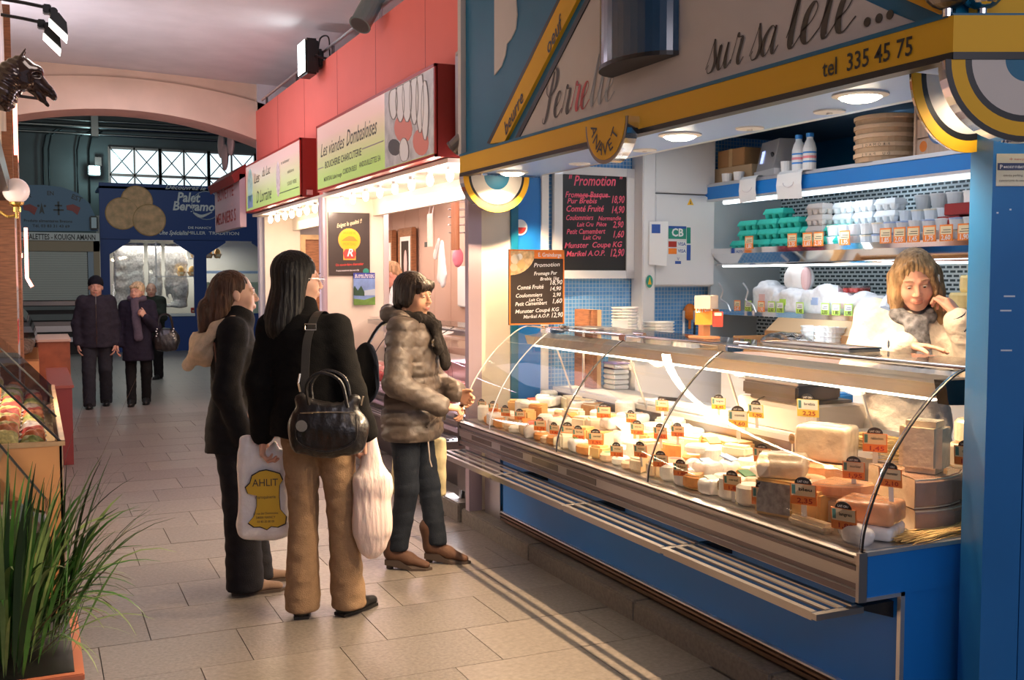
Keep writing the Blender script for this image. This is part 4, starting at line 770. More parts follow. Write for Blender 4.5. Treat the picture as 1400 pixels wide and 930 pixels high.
# price cards
orgc = mat('cardorange', (.90, .26, .04), .5); limec = mat('cardlime', (.50, .75, .12), .5); ccr = mat('cardcream', (.82, .70, .45), .5)
def pricecard(label, loc, w_, h_, m, grp, txt=None, rz=0, ax=0):
    t = thing('price_card', label, 'price card', loc, rz, grp); part('card', m, t, lambda b: b.box((-.002, -w_/2, 0), (.0, w_/2, h_))); part('print_field', ccr if m is orgc else M['white'], t, lambda b: b.box((-.003, -w_/2+.006, h_*.42), (-.002, w_/2-.006, h_*.9)))
    part('print_line', M['ink'], t, lambda b: [b.box((-.0035, -w_/2+.012, h_*(.52+.14*i)), (-.003, w_/2-.014-.01*i, h_*(.56+.14*i))) for i in range(2)])
    if txt: text(txt, M['white'] if m is orgc else M['ink'], (-.0034, 0, h_*.08), (0, -1, 0), (0, 0, 1), h_*.42, parent=t, bold=.02)
    return t
rp = ['1,80', '2,35', '1,65', '2,10', '1,95', '1,85', '2,05', '1,45', '1,75', '2,60', '1,90', '2,25', '2,45']
for i, px_ in enumerate((1027, 1086, 1107, 1122, 1158, 1214, 1233, 1252, 1274, 1297, 1322, 1336)):
    pricecard('orange price card clipped on the upper fridge shelf, %s from the left' % ordn(i), (FX-.014, py(px_), S1+.005), .085, .085, orgc, 'upper shelf price cards', rp[i])
for i, (px_, m_) in enumerate(((1012, orgc), (1027, limec), (1045, orgc), (1059, limec), (1071, limec), (1098, limec), (1133, limec), (1148, limec), (1165, limec))):
    pricecard('%s price card on the lower fridge shelf, %s from the left' % ('orange' if m_ is orgc else 'lime green', ordn(i)), (FX-.014, py(px_), S2+.005), .068, .07, m_, 'lower shelf price cards', rp[-i-1])
# lower shelf: white paper stacks, bags, wrapped goods, plates
pap = mat('paperpack', (.78, .80, .84), .5, var=.08, vscale=40)
rr = random.Random(5)
for i, (px_, w_, h_, x_) in enumerate(((1040, .24, .17, .12), (1072, .26, .13, .10), (1112, .28, .15, .12), (1152, .30, .11, .12), (1178, .22, .09, .10))):
    sd_ = SDF(.009); sd_.box((0, 0, h_/2), (.10, w_/2, h_/2), .02, .03)
    for j in range(3): sd_.ell((rr.uniform(-.05, .02), rr.uniform(-w_/2, w_/2)*.6, h_), (.06, .06, .03), .03)
    sd_.mod(lambda P, s=i: .006*noise3(P, 60, s)); t = thing('wrapped_pack', 'white wrapped pack on the lower fridge shelf, %s from the left' % ordn(i), 'pack', (FX+x_, py(px_), S2)); sdfobj('wrapping', sd_, pap, t); part('label_spot', [lidp, M['cardlime'] if 'cardlime' in M else limec, lidb][i % 3], t, lambda b: b.box((-.103, -.03, h_*.4), (-.100, .03, h_*.7)))
t = thing('plastic_bag', 'round white plastic-wrapped cheese bundle high on the lower shelf', 'bag', (FX+.12, py(1073), S2+.13)); sd_ = SDF(.009); sd_.ell((0, 0, .09), (.07, .12, .10), .02); sd_.mod(lambda P: .005*noise3(P, 70, 2)); sdfobj('wrapping', sd_, M['white'], t); part('printed_disc', lidp, t, lambda b: b._ell((-.02, -.09, .09), (.035, .035, .075), 12, 8))
for i, px_ in enumerate((1003, 1038)):
    t = thing('cheese_wire', 'bent steel cheese wire handle leaning at the front of the lower shelf, %s one' % ['left', 'right'][i], 'cheese cutter', (FX-.03, py(px_), S2)); part('wire', M['alu'], t, lambda b: b.tube(spline([(0, .12, .19), (0, .07, .14), (0, .09, .08), (0, .02, .05), (0, -.02, 0)], 6), .006, 6))
t = thing('berry_punnet', 'small clear punnet with red berries on a wrapped pack', 'punnet', (FX+.12, py(1148), S2+.13)); part('tray', M['film'], t, lambda b: b.box((-.05, -.08, 0), (.05, .08, .05))); part('fruit', M['redink'], t, lambda b: [b._ell((rr.uniform(-.035, .035), rr.uniform(-.06, .06), .02), (.015, .015, .015), 8, 5) for _ in range(14)], kind='stuff')
# yellow cheeses at right end of lower shelf
ych = mat('yellowcheese', (.86, .68, .28), .45, var=.08, vscale=20, sub=.1)
for i, (px_, z_, r_) in enumerate(((1310, 0.01, .13), (1316, .10, .10), (1322, .19, .085))):
    t = thing('yellow_cheese', 'yellow wheel of cheese at the right end behind the seller, %s from the bottom' % ordn(i), 'cheese', (FX+.14, py(px_), S2+z_+.05)); part('wheel', ych, t, lambda b: b.lathe([(0, 0), (r_*.95, 0), (r_, .015), (r_, .075), (r_*.95, .088), (0, .09)], n=24))
t = thing('wooden_stand', 'small wooden cake stand under the yellow cheeses', 'stand', (FX+.14, py(1310), S2)); part('foot', M['woodlt'], t, lambda b: b.lathe([(.05, 0), (.02, .03), (.14, .045), (.14, .058), (0, .058)], n=20))
# white tub stacks under the lower shelf + cardboard box on the rear counter
rc = thing('rear_counter', 'low rear counter with a pale top in front of the fridge', 'counter', (4.12, 4.8, .09)); part('top', cardlt, rc, lambda b: b.box((-.14, -1.3, .99), (.16, .75, 1.02))); part('body', M['whitepaint'], rc, lambda b: b.box((-.12, -1.28, 0), (.14, .73, .99)))
for i, px_ in enumerate((1108, 1127, 1143)): stack('white tub stack under the lower fridge shelf, %s from the left' % ordn(i), (4.2, onx(px_, 450, 4.2).y, 1.11), 7, .055, .05, .026)
q = onx(1070, 470, 4.05); t = thing('open_carton', 'large open cardboard box with clear film on the rear counter', 'box', (4.08, q.y-.15, 1.11))
part('body', card, t, lambda b: (b.box((-.13, -.5, 0), (.12, .5, .012)), b.box((-.13, -.5, 0), (-.12, .5, .10)), b.box((.11, -.5, 0), (.12, .5, .16)), b.box((-.13, -.5, 0), (.12, -.49, .13)), b.box((-.13, .49, 0), (.12, .5, .13)))); part('flap', cardlt, t, lambda b: b.add([(.12, -.5, .16), (.12, .5, .16), (.2, .48, .24), (.2, -.48, .24)], [(0, 1, 2, 3)])); sd_ = SDF(.012); sd_.ell((0, .15, .10), (.09, .22, .07), .02); sd_.mod(lambda P: .008*noise3(P, 50, 9)); sdfobj('film', sd_, M['film'], t)
t.location.z = 1.11

# ================================================================ cheeses in the display case
DK = .716
def film(n, col, **k): return mat(n, col, .22, coat=.8, bump=.45, bscale=28, var=.10, vscale=14, **k)
ch = {'pale': mat('paste_pale', (.80, .62, .38), .5, var=.05, sub=.1), 'yellow': mat('paste_yellow', (.78, .50, .20), .5, var=.06, sub=.1), 'cream': mat('paste_cream', (.84, .73, .55), .5, sub=.1), 'white': mat('rind_white', (.84, .80, .72), .75, var=.06, vscale=40, bump=.2), 'brown': mat('rind_brown', (.42, .22, .10), .7, var=.25, vscale=25, bump=.3), 'orange': mat('rind_orange', (.70, .30, .09), .6, var=.15, vscale=25, bump=.2), 'grey': mat('rind_grey', (.36, .33, .31), .8, var=.3, vscale=40, bump=.4), 'blue': mat('paste_blue', (.70, .68, .55), .5, var=.35, vscale=60),
      'fpale': film('wrapped_pale', (.80, .64, .44)), 'forange': film('wrapped_orange', (.74, .34, .16)), 'fwhite': film('wrapped_white', (.80, .76, .72)), 'fbrown': film('wrapped_brown', (.46, .27, .18)), 'label': mat('cheese_label', (.60, .10, .06), .5), 'lab2': mat('cheese_label2', (.10, .25, .10), .5)}
CC = [0]
def cthing(label, loc, rz=0, cat='cheese', name='cheese', group=None): return thing(name, label, cat, loc, rz, group)
def wheel(label, loc, r, h, rind, lab=None, name='cheese', rz=0):
    t = cthing(label, loc, rz, name=name); e = min(.012, h*.25); part('wheel', rind, t, lambda b: (setattr(b, 'smooth', False), b.lathe([(0, 0), (r-e, 0), (r, e), (r, h-e), (r-e, h), (0, h)], n=24)))
    if lab: part('label', lab, t, lambda b: b.lathe([(r*.62, h+.0006), (r*.60, h+.0016), (0, h+.0018)], n=20))
    return t
def wedge(label, loc, r, h, a0, a1, paste, rind, top=None, name='cheese'):
    t = cthing(label, loc, name=name); n = max(4, int((a1-a0)/12)); A = [math.radians(a0+(a1-a0)*i/n) for i in range(n+1)]; e = min(.014, h*.2)
    b = MB(); rr = r-.006; P = [(0, 0)]+[(rr*math.cos(a), rr*math.sin(a)) for a in A]; b.prism(P, 'z', 0.003, h-.003); b.build('paste', paste, t)
    b = MB(); prof_ = [(r-e, 0), (r, e), (r, h-e), (r-e, h)]
    vs = [(q*math.cos(a), q*math.sin(a), z) for q, z in prof_ for a in A]; m = n+1; fs = [(k*m+i, k*m+i+1, (k+1)*m+i+1, (k+1)*m+i) for k in range(3) for i in range(n)]
    vs += [(0, 0, 0), (0, 0, h)]; fs += [(len(vs)-2, i+1, i) for i in range(n)]+[(len(vs)-1, 3*m+i, 3*m+i+1) for i in range(n)]; b.add(vs, fs); b.build('rind', rind, t); return t
def block(label, loc, s, m, rz=0, rd=.012, name='cheese', hb=None):
    t = cthing(label, loc, rz, name=name); part('block', m, t, lambda b: b.bbox((-s[0]/2, -s[1]/2, 0), (s[0]/2, s[1]/2, s[2]), rd)); 
    if hb: part('rind_edge', hb, t, lambda b: b.box((-s[0]/2-.001, -s[1]/2+.01, s[2]*.08), (-s[0]/2+.002, s[1]/2-.01, s[2]*.92)))
    return t
def wrapped(label, loc, s, m, rz=0, seed=0, shape='box', name='cheese', h=.007, lab=None):
    t = cthing(label, loc, rz, name=name); q = SDF(h)
    if lab: part('label', lab, t, lambda b: (setattr(b, 'M', Matrix.Translation((0, 0, s[2]*.97)) @ Matrix.Rotation(.3, 4, 'X')), b.box((-s[0]*.25, -s[1]*.28, 0), (s[0]*.25, s[1]*.28, .006))))
    if shape == 'box': q.box((0, 0, s[2]/2), (s[0]/2, s[1]/2, s[2]/2), .01, .018)
    elif shape == 'tri': q.box((0, 0, s[2]*.3), (s[0]/2, s[1]/2, s[2]*.3), .02, .012); q.box((0, 0, s[2]*.62), (s[0]*.28, s[1]/2*.96, s[2]*.26), .05, .01)
    else: q.ell((0, 0, s[2]/2), (s[0]/2, s[1]/2, s[2]/2), .01); q.box((0, 0, .006), (s[0]*.3, s[1]*.3, .006), .03, .004)
    q.mod(lambda P: .0028*noise3(P, 70, seed)+.0014*noise3(P, 190, seed+9)); sdfobj('wrapping', q, m, t); return t
TAGN = [0]
tagblk = mat('tagblack', (.025, .02, .02), .5); tagor = mat('tagorange', (.86, .24, .05), .45); tagcr = mat('tagcream', (.80, .62, .38), .45); stake = mat('tagstake', (.85, .80, .72), .4); taggr = mat('taggreen', (.10, .26, .22), .5); tagwh = mat('tagwhite', (.88, .84, .70), .5); tagye = mat('tagyellow', (.88, .62, .08), .5)
TAGP = {}
def ptag(label, loc, s=1.0, rz=0, tilt=-.15, kind=0, head='LAIT CRU', nm=None, pr='18,90'):
    key = (kind, nm, pr)
    t = thing('price_tag', label, 'price tag', loc, rz, 'cheese price tags', rot=(0, tilt, rz)); t.scale = (s, s, s)
    if key in TAGP:
        for c in TAGP[key].children: dup(c, t)
        return t
    TAGP[key] = t
    part('stake', stake, t, lambda b: b.box((.001, -.007, 0), (.003, .007, .06)))
    part('card', tagor if kind != 2 else tagye, t, lambda b: b.box((-.001, -.034, .045), (.001, .034, .10))); part('card_field', tagcr if kind != 2 else tagwh, t, lambda b: b.box((-.0018, -.031, .068), (-.001, .031, .0985)))
    part('black_top', tagblk, t, lambda b: b.prism([(-.022*math.cos(PI*i/10), .10+.018*math.sin(PI*i/10)) for i in range(11)], 'x', -.0012, .0012)); part('emblem', taggr, t, lambda b: b.box((-.0024, .020, .072), (-.0018, .029, .096)))
    text(head, stake, (-.0014, 0, .1035), (0, -1, 0), (0, 0, 1), .008, width=.028, parent=t, bold=.02)
    text(nm or 'tomme', M['ink'], (-.0020, -.006, .082), (0, -1, 0), (0, 0, 1), .012, width=.034, parent=t, bold=.02); text(pr, M['redink'] if kind else M['redink'], (-.0014, -.004, .050), (0, -1, 0), (0, 0, 1), .018, width=.04, parent=t, bold=.02); return t
def dk(px, py, z=DK): q = onz(px, py, z); return q
# ---- the big pieces at the near end
wedge('lowest big plastic-wrapped wedge of brown-rind cheese at the near corner', (2.86, 2.975, DK), .33, .082, 250, 308, ch['fpale'], ch['fbrown'])
wedge('large middle wedge of hard cheese with wrinkled wrap and brown rind', (2.836, 2.987, DK+.083), .335, .108, 254, 312, ch['fpale'], ch['fbrown'])
block('tall cream block topping the biggest stack of wedges', (2.885, 2.765, DK+.192), (.135, .15, .185), ch['fpale'], .45, .022)
wrapped('crumpled film-wrapped piece beside the lowest big wedge', (3.01, 2.645, DK), (.06, .06, .10), M['film'], .2, 4)
wheel('cream cheese drum by the blue column, lower one', (3.16, 2.80, DK+.18), .085, .09, ch['fpale']); wheel('cream cheese drum by the blue column, upper one', (3.16, 2.80, DK+.271), .065, .09, ch['fpale'])
wrapped('film-wrapped round red-brown cheese at the near front corner', (2.595, 2.72, DK+.05), (.16, .20, .078), ch['forange'], .5, 1, 'box')
wrapped('pale crumpled wrapped cheese under the round red-brown one', (2.60, 2.72, DK), (.17, .19, .05), ch['fwhite'], .5, 2, 'box')
wrapped('whitish soft packet lying in the near bottom corner of the glass', (2.485, 2.66, DK), (.08, .14, .065), ch['fwhite'], .0, 3, 'ell')
wedge('small red-rinded wedge lying behind the round red-brown cheese', (2.68, 3.00, DK+.098), .16, .05, 200, 290, ch['cream'], ch['forange']); block('pale low block under the small red wedge', (2.66, 2.90, DK), (.15, .12, .096), ch['fpale'], .4)
block('big yellow cut block at the front with a striped wrap on top', (2.545, 3.115, DK), (.15, .16, .135), ch['yellow'], .35, .008, hb=ch['grey'])
wrapped('wrapped blue-veined triangular cheese lying on the big yellow block', (2.555, 3.135, DK+.135), (.14, .17, .10), ch['fpale'], .75, 5, 'tri')
block('pale yellow block between the big yellow block and the red-brown cheese', (2.545, 2.955, DK), (.12, .11, .12), ch['yellow'], .4); block('flat beige slab at the very front below the tags', (2.475, 2.88, DK), (.055, .20, .035), ch['fpale'], .0)
wheel('large low orange-rind wheel under the pinkish block', (2.82, 3.19, DK), .13, .085, ch['forange']); wheel('second orange-rind wheel stacked under the pinkish block', (2.825, 3.20, DK+.086), .125, .08, ch['forange']); wrapped('big pinkish-white pressed block with rounded corners on the orange wheels', (2.83, 3.21, DK+.167), (.16, .21, .14), ch['fpale'], .5, 7, 'box')
wheel('golden wheel standing behind the small red wedge', (2.655, 3.05+.06, DK), .075, .13, ch['fpale'])
wrapped('round cheese in film and pale wax behind the pinkish block', (2.97, 3.46, DK), (.14, .17, .15), ch['fpale'], .1, 8, 'ell'); block('long cream block near the lamp strut at mid counter', (2.97, 4.10, DK+.03), (.14, .34, .09), ch['yellow'], .05)
wrapped('soft white cheese in film with a price tag, left of the triangular cheese', (2.67, 3.30, DK), (.12, .14, .10), ch['fwhite'], .2, 12, 'ell'); wheel('round pale cheese in two layers left of the triangular cheese', (2.53, 3.29, DK), .06, .08, ch['white'])
# ---- rows of smaller cheeses further along
rr = random.Random(11)
rows = [(2.50, 3.41, .100, 'front row'), (2.61, 3.44, .115, 'second row'), (2.735, 3.46, .125, 'third row'), (2.865, 3.60, .130, 'fourth row'), (2.985, 3.66, .15, 'back row')]
kinds = ['white-rind round cheese', 'pale cut wedge', 'film-wrapped whitish cheese', 'small yellow block', 'grey ash-rind cheese', 'orange-rind round cheese', 'flat boxed cheese with label', 'tall small white cheese']
for ri, (x_, y_, st_, rn) in enumerate(rows):
    cnt = {}; i = 0
    while y_ < 5.98:
        if ri == 4 and 3.88 < y_ < 4.32: y_ += st_; continue
        kd = rr.choice([0, 1, 2, 2, 3, 5, 6, 7] if ri < 3 else [0, 0, 1, 2, 2, 6, 7, 3]); 
        lb = '%s in the %s, %s from its near end' % (kinds[kd], rn, ordn(min(i, 29))); r_ = st_*.44; z = DK; h_ = rr.uniform(.035, .06)+(.015*ri); loc = (x_+rr.uniform(-.01, .01), y_, z); rz = rr.uniform(-.5, .5)
        if ri >= 1 and kd in (1, 3): h_ += .03
        if kd == 0: wheel(lb, loc, r_, h_, ch['white'], rz=rz)
        elif kd == 1: wedge(lb, (loc[0]+.05, loc[1]+.03, z), r_*2.1, h_+.015, 160, 160+rr.uniform(45, 70), rr.choice([ch['pale'], ch['yellow'], ch['cream']]), rr.choice([ch['brown'], ch['orange'], ch['fpale']]))
        elif kd == 2: wrapped(lb, loc, (st_*.9, st_*.9, h_+.025), rr.choice([ch['fwhite'], ch['fpale'], ch['fwhite']]), rz, i+ri*20, rr.choice(['box', 'ell', 'tri']), h=.009, lab=rr.choice([None, ch['label'], ch['lab2'], ch['white'], og, lidb]))
        elif kd == 3: block(lb, loc, (st_*.8, st_*.85, h_+.02), rr.choice([ch['yellow'], ch['pale'], ch['cream']]), rz)
        elif kd == 4: wheel(lb, loc, r_*.8, h_, ch['grey'])
        elif kd == 5: wheel(lb, loc, r_, h_, ch['orange'], ch['cream'])
        elif kd == 6: wheel(lb, loc, r_, h_, mat('poplar'), rr.choice([ch['label'], ch['white'], ch['lab2'], lidb]))
        elif kd == 7: wheel(lb, loc, r_*.85, h_*1.7, ch['white'])
        y_ += st_*rr.uniform(.98, 1.12); i += 1
# second layer: flat cheeses and wrapped packs on the rear rows
for i, (x_, y_, k_) in enumerate(((2.90, 4.55, 0), (2.93, 4.85, 1), (2.90, 5.15, 0), (2.95, 5.45, 1), (2.80, 4.3, 2), (2.76, 4.72, 1), (2.78, 5.25, 2), (2.88, 5.75, 1), (2.72, 5.7, 0), (2.84, 3.80, 2), (2.7, 3.9, 0))):
    lb = 'cheese laid on top of the others, %s one from the near end' % ordn(i)
    if k_ == 0: wheel('white round '+lb, (x_, y_, DK+.10), .06, .035, ch['white'])
    elif k_ == 1: wrapped('wrapped '+lb, (x_, y_, DK+.095), (.12, .16, .06), ch['fwhite'], .3*i, 30+i, 'box')
    else: block('pale oblong '+lb, (x_, y_, DK+.09), (.07, .13, .05), ch['cream'], .4)
# ---- price tags by place (pixel of the card's centre, height of the card, size)
names = ['langres', 'bleu', 'tomme noire', 'munster', 'morbier', 'cantal', 'brie', 'reblochon', 'chèvre', 'comté', 'gouda', 'brebis']
tg = [((1156, 706), 2.462, 1.35, 0), ((1100, 672), 2.475, 1.40, 0), ((1044, 675), 2.475, 1.25, 0), ((1219, 650), 2.60, 1.15, 0), ((1168, 640), 2.66, 1.15, 0), ((1003, 658), 2.49, 1.15, 0), ((1043, 620), 2.66, 1.05, 0), ((1197, 602), 2.86, 1.3, 1), ((1323, 620), 2.97, 1.25, 1), ((1010, 570), 2.92, 1.35, 2), ((1035, 560), 2.97, 1.1, 2), ((1106, 555), 3.03, 1.4, 2), ((983, 550), 2.98, 1.0, 2), ((932, 640), 2.47, 1.0, 0), ((904, 628), 2.47, 1.0, 0), ((877, 615), 2.475, 1.0, 0), ((844, 615), 2.48, .95, 0), ((815, 598), 2.49, 1.1, 0), ((792, 592), 2.50, 1.0, 0), ((777, 588), 2.50, 1.1, 0), ((759, 586), 2.49, .9, 0), ((739, 580), 2.49, 1.05, 0), ((711, 567), 2.50, .9, 0), ((692, 562), 2.50, .9, 0), ((675, 556), 2.50, .9, 0), ((660, 553), 2.50, .9, 0), ((872, 585), 2.66, 1.0, 0), ((826, 562), 2.70, 1.1, 0), ((904, 590), 2.62, 1.0, 0), ((927, 588), 2.66, .9, 0), ((864, 570), 2.75, .9, 1), ((906, 553), 2.85, 1.0, 1)]
for i, (pq, x_, s_, kd) in enumerate(tg):
    q = onx(*pq, x_); base = Vector((x_, q.y, q.z-.078*s_)); a_ = math.atan2(q.y, q.x)
    side = 'very front' if x_ < 2.52 else ('middle depth' if x_ < 2.8 else 'rear edge')
    ptag('%s price tag at the %s, %s from the near end' % ('yellow' if kd == 2 else 'orange', side, ordn(min(29, sum(1 for o in tg if (o[1] < 2.52) == (x_ < 2.52) and (o[1] < 2.8) == (x_ < 2.8) and o[0][0] > pq[0])))), base, s_, .62*a_+.08*((i*7) % 5-2), -.12, kd, nm=names[i % len(names)], pr=rp[i % len(rp)])
# round paper tags on stakes
for i, (pq, x_) in enumerate((((1083, 600), 2.80), ((984, 664), 2.50), ((693, 0), 0))[:2]):
    q = onx(*pq, x_); t = thing('round_tag', 'round brown paper tag on a stake, %s' % ['beside the pinkish block', 'left of the front tag row'][i], 'tag', (x_, q.y, q.z-.05)); part('disc', mat('kraft', (.55, .34, .16), .7), t, lambda b: b.lathe([(0, .001), (.021, .001), (.021, 0)], (0, 0, .05), 18, (-1, 0, 0))); part('print', M['ink'], t, lambda b: [b.box((-.0022, -.012, .044+.006*k), (-.0015, .012, .046+.006*k)) for k in range(3)]); part('stake', stake, t, lambda b: b.box((.0, -.004, -.03), (.002, .004, .04)))
# straw bundles
def straw(label, c, L_, n, ang, sp, seed, h_=.03):
    r = random.Random(seed); b = MB()
    for i in range(n):
        a = ang+r.gauss(0, .10); p = Vector((r.uniform(-sp, sp), r.uniform(-sp, sp)*.7, r.uniform(0, h_))); d = Vector((math.cos(a), math.sin(a), r.uniform(-.03, .06)))*L_*r.uniform(.3, .55); b.cyl(p-d, p+d, .0016, n=3, cap=False)
    o = b.build('straw', M['straw'], kind='stuff', label=label, cat='straw'); o.location = c
straw('loose golden straw spread on the worktop behind the big wedge', (3.20, 2.86, .898), .55, 320, 2.2, .09, 1, .05); straw('straw scattered behind the glass at the near right corner', (2.83, 2.63, DK+.003), .42, 160, .12, .05, 2, .015); straw('golden straw bundle on the worktop beside the pale block', (3.18, 3.2, .898), .5, 240, 1.9, .09, 4, .04)
# ---- things on and behind the case
t = thing('scale_box', 'large pale beige equipment box on the worktop behind the glass', 'box', (3.27, 3.90, .896)); part('body', mat('beigebox', (.62, .54, .46), .6), t, lambda b: b.bbox((-.14, -.29, 0), (.16, .29, .13), .006)); part('lid', M['steel_dk'], t, lambda b: b.bbox((-.15, -.2, .13), (.14, .18, .145), .004)); part('cable', M['black'], t, lambda b: b.tube(spline([(-.05, .0, .146), (-.15, .08, .14), (-.16, .16, .08), (-.15, .22, .02)], 5), .004, 5))
t = thing('weighing_scale', 'dark flat shop scale standing on the pale equipment box', 'scale', (3.24, 3.93, 1.042)); part('body', M['steel_dk'], t, lambda b: b.bbox((-.13, -.2, 0), (.13, .2, .07), .01)); part('pan', M['steel'], t, lambda b: b.bbox((-.14, -.22, .072), (.14, .22, .084), .003))
for i, (px_, py_, w1, n_) in enumerate(((815, 505, .12, 4), (845, 508, .12, 4), (872, 508, .14, 5))):
    q = onz(px_, py_, .9); t = thing('container_stack', 'stack of white lidded tubs on the rear worktop, %s from the left' % ordn(i), 'tubs', (min(max(q.x, 3.12), 3.35), min(q.y, 5.75), .897))
    for k in range(n_): part('tub', tubm, t, lambda b: b.bbox((-.055, -w1/2, k*.032), (.055, w1/2, k*.032+.028), .006))
    part('lid', mat('lidviolet', (.42, .36, .68), .4), t, lambda b: b.bbox((-.06, -w1/2-.005, n_*.032), (.06, w1/2+.005, n_*.032+.008), .003))
t = thing('white_board', 'wide white cutting board on the rear worktop', 'cutting board', (3.2, 4.75, .897)); part('board', M['white'], t, lambda b: b.bbox((-.12, -.35, 0), (.14, .3, .02), .005))
t = thing('knife', 'black-handled knife lying on the white cutting board', 'knife', (3.22, 4.85, .919), .5); part('handle', M['black'], t, lambda b: b.bbox((-.012, 0, 0), (.012, .12, .018), .004)); part('blade', M['alu'], t, lambda b: b.box((-.014, -.2, .006), (.010, 0, .008)))
t = thing('wrapping_paper', 'ream of white wrapping paper on the rear worktop before the seller', 'paper', (3.28, 3.42, .897)); part('ream', M['white'], t, lambda b: b.bbox((-.16, -.16, 0), (.16, .16, .03), .004))
t = thing('blue_crate', 'bright blue crate behind the worktop seen through the glass', 'crate', (3.55, 4.25, .085)); part('body', M['blue'], t, lambda b: b.bbox((-.1, -.3, 0), (.1, .12, .95), .01))
# promotion slate with orange frame on the top shelf at the far end
q0 = ony(696, 341, 5.85); q1 = ony(771, 443, 5.85); w2 = (q1.x-q0.x)/2; h2 = q0.z-q1.z
t = thing('promotion_slate', 'dark promotion slate with orange frame, cheese picture and white handwriting', 'slate', ((q0.x+q1.x)/2, 5.85, q1.z)); zc0 = q1.z
part('slate', mat('slatebrown', (.035, .022, .015), .6), t, lambda b: b.box((-w2, 0, 0), (w2, .012, h2)))
for a_, b_ in (((-w2, -.004, 0), (w2, .0, .008)), ((-w2, -.004, h2-.008), (w2, 0, h2)), ((-w2, -.004, 0), (-w2+.008, 0, h2)), ((w2-.008, -.004, 0), (w2, 0, h2)), ((-.02, -.005, h2-.055), (w2-.008, -.001, h2-.008))): box('frame_bar', a_, b_, og, t)
part('cheese_picture', mat('cheesepic', (.80, .50, .24), .6, var=.35, vscale=30), t, lambda b: b.prism([(-w2+.008+.17*math.cos(a), h2-.008-.15*math.sin(a)) for a in [PI/2*i/8 for i in range(9)]]+[(-w2+.008, h2-.008)], 'y', -.003, -.0005))
for k, (u_, v_, r_) in enumerate(((-.13, -.06, .03), (-.09, -.09, .028), (-.10, -.045, .02), (-.14, -.11, .025))): part('cheese_picture', [ch['cream'], ch['yellow'], ch['white'], ch['pale']][k], t, lambda b: b.cyl((u_+w2*0-.02, -.0045, h2+v_), (u_-.02, -.003, h2+v_), r_, n=14))
text('E. Graindorge', M['white'], (w2*.45, -.007, h2-.043), (1, 0, 0), (0, 0, 1), .035, width=w2*.85, parent=t, bold=.02)
for s_, fx, fz, sz, wd in (('Promotion', .35, .20, .030, .95), ('Fromage Pur', .30, .31, .026, .85), ('Brebis 1kg', .45, .38, .024, .7), ('18,90', .68, .44, .034, .45), ('Comté Fruité', -.25, .50, .030, .95), ('14,90', .66, .52, .030, .4), ('Coulommiers', -.30, .605, .028, .95), ('Lait Cru', -.05, .66, .022, .5), ('2,90', .72, .60, .028, .3), ('Petit Camembert', -.22, .715, .028, 1.15), ('1,60', .72, .69, .034, .35), ('Munster Coupé KG', -.0, .81, .028, 1.6), ('Marikel A.O.P.', -.02, .885, .026, .95), ('12,90', .72, .88, .036, .42)):
    text(s_, M['white'], (fx*w2, -.002, h2*(1-fz)-.012), (1, 0, .04), (0, 0, 1), sz*1.2, width=wd*w2, parent=t, shear=.2, bold=.012)
t.location.z = max(zc0, 1.297)
t = thing('flyer_stack', 'fanned stack of grey flyers lying on the far end of the glass top', 'flyers', (3.02, 5.45, 1.297)); 
for k in range(4): part('flyer', [M['alu'], M['steel_dk'], M['white'], M['steel']][k], t, lambda b: (setattr(b, 'M', Matrix.Rotation(.2*k-.3, 4, 'Z')), b.box((-.08, -.12, .003*k), (.1, .14, .003*k+.002))))
# magazine holder on a post + small candle packet
q = onx(965, 455, 3.06); t = thing('magazine_holder', 'small magazine display on a copper post reading Le Point', 'display stand', (3.05, q.y, 1.297)); cop = mat('copper', (.55, .28, .15), .35, .6)
part('post', cop, t, lambda b: b.box((-.02, -.022, 0), (.02, .022, .16))); part('base', cop, t, lambda b: b.bbox((-.05, -.07, 0), (.05, .07, .012), .003)); part('box', mat('holderbeige', (.52, .42, .34), .6), t, lambda b: (setattr(b, 'M', Matrix.Rotation(-.9, 4, 'Z')), b.box((-.03, -.07, .15), (.05, .07, .215))))
rz_ = math.atan2(-.415, .91); uu = Vector((.91, -.415, 0)); nn = Vector((-.415, -.91, 0))
part('cover', og, t, lambda b: b.add([uu*-.055+nn*.05+Vector((0, 0, .07)), uu*.03+nn*.05+Vector((0, 0, .07)), uu*.03+nn*.05+Vector((0, 0, .20)), uu*-.055+nn*.05+Vector((0, 0, .20))], [(0, 1, 2, 3)])); text('Le Point', M['white'], uu*-.012+nn*.0515+Vector((0, 0, .135)), uu+Vector((0, 0, .15)), (0, 0, 1), .045, width=.082, parent=t, bold=.02)
part('packet', M['redink'], t, lambda b: b.add([uu*.035+nn*.04+Vector((0, 0, .06)), uu*.085+nn*.04+Vector((0, 0, .06)), uu*.085+nn*.04+Vector((0, 0, .135)), uu*.035+nn*.04+Vector((0, 0, .135))], [(0, 1, 2, 3)])); part('packet_print', M['cardcream'] if 'cardcream' in M else ccr, t, lambda b: b.add([uu*.043+nn*.042+Vector((0, 0, .115)), uu*.077+nn*.042+Vector((0, 0, .115)), uu*.077+nn*.042+Vector((0, 0, .13)), uu*.043+nn*.042+Vector((0, 0, .13))], [(0, 1, 2, 3)]))
t = thing('steel_tray', 'flat steel tray with papers on the glass top beside the seller', 'tray', (3.06, 3.55, 1.297)); part('tray', M['steel'], t, lambda b: b.bbox((-.07, -.28, 0), (.10, .28, .012), .004)); part('rim', M['chrome'], t, lambda b: b.tube([(-.07, -.28, .015), (-.07, .28, .015), (.10, .28, .015), (.10, -.28, .015), (-.07, -.28, .015)], .004, 5))
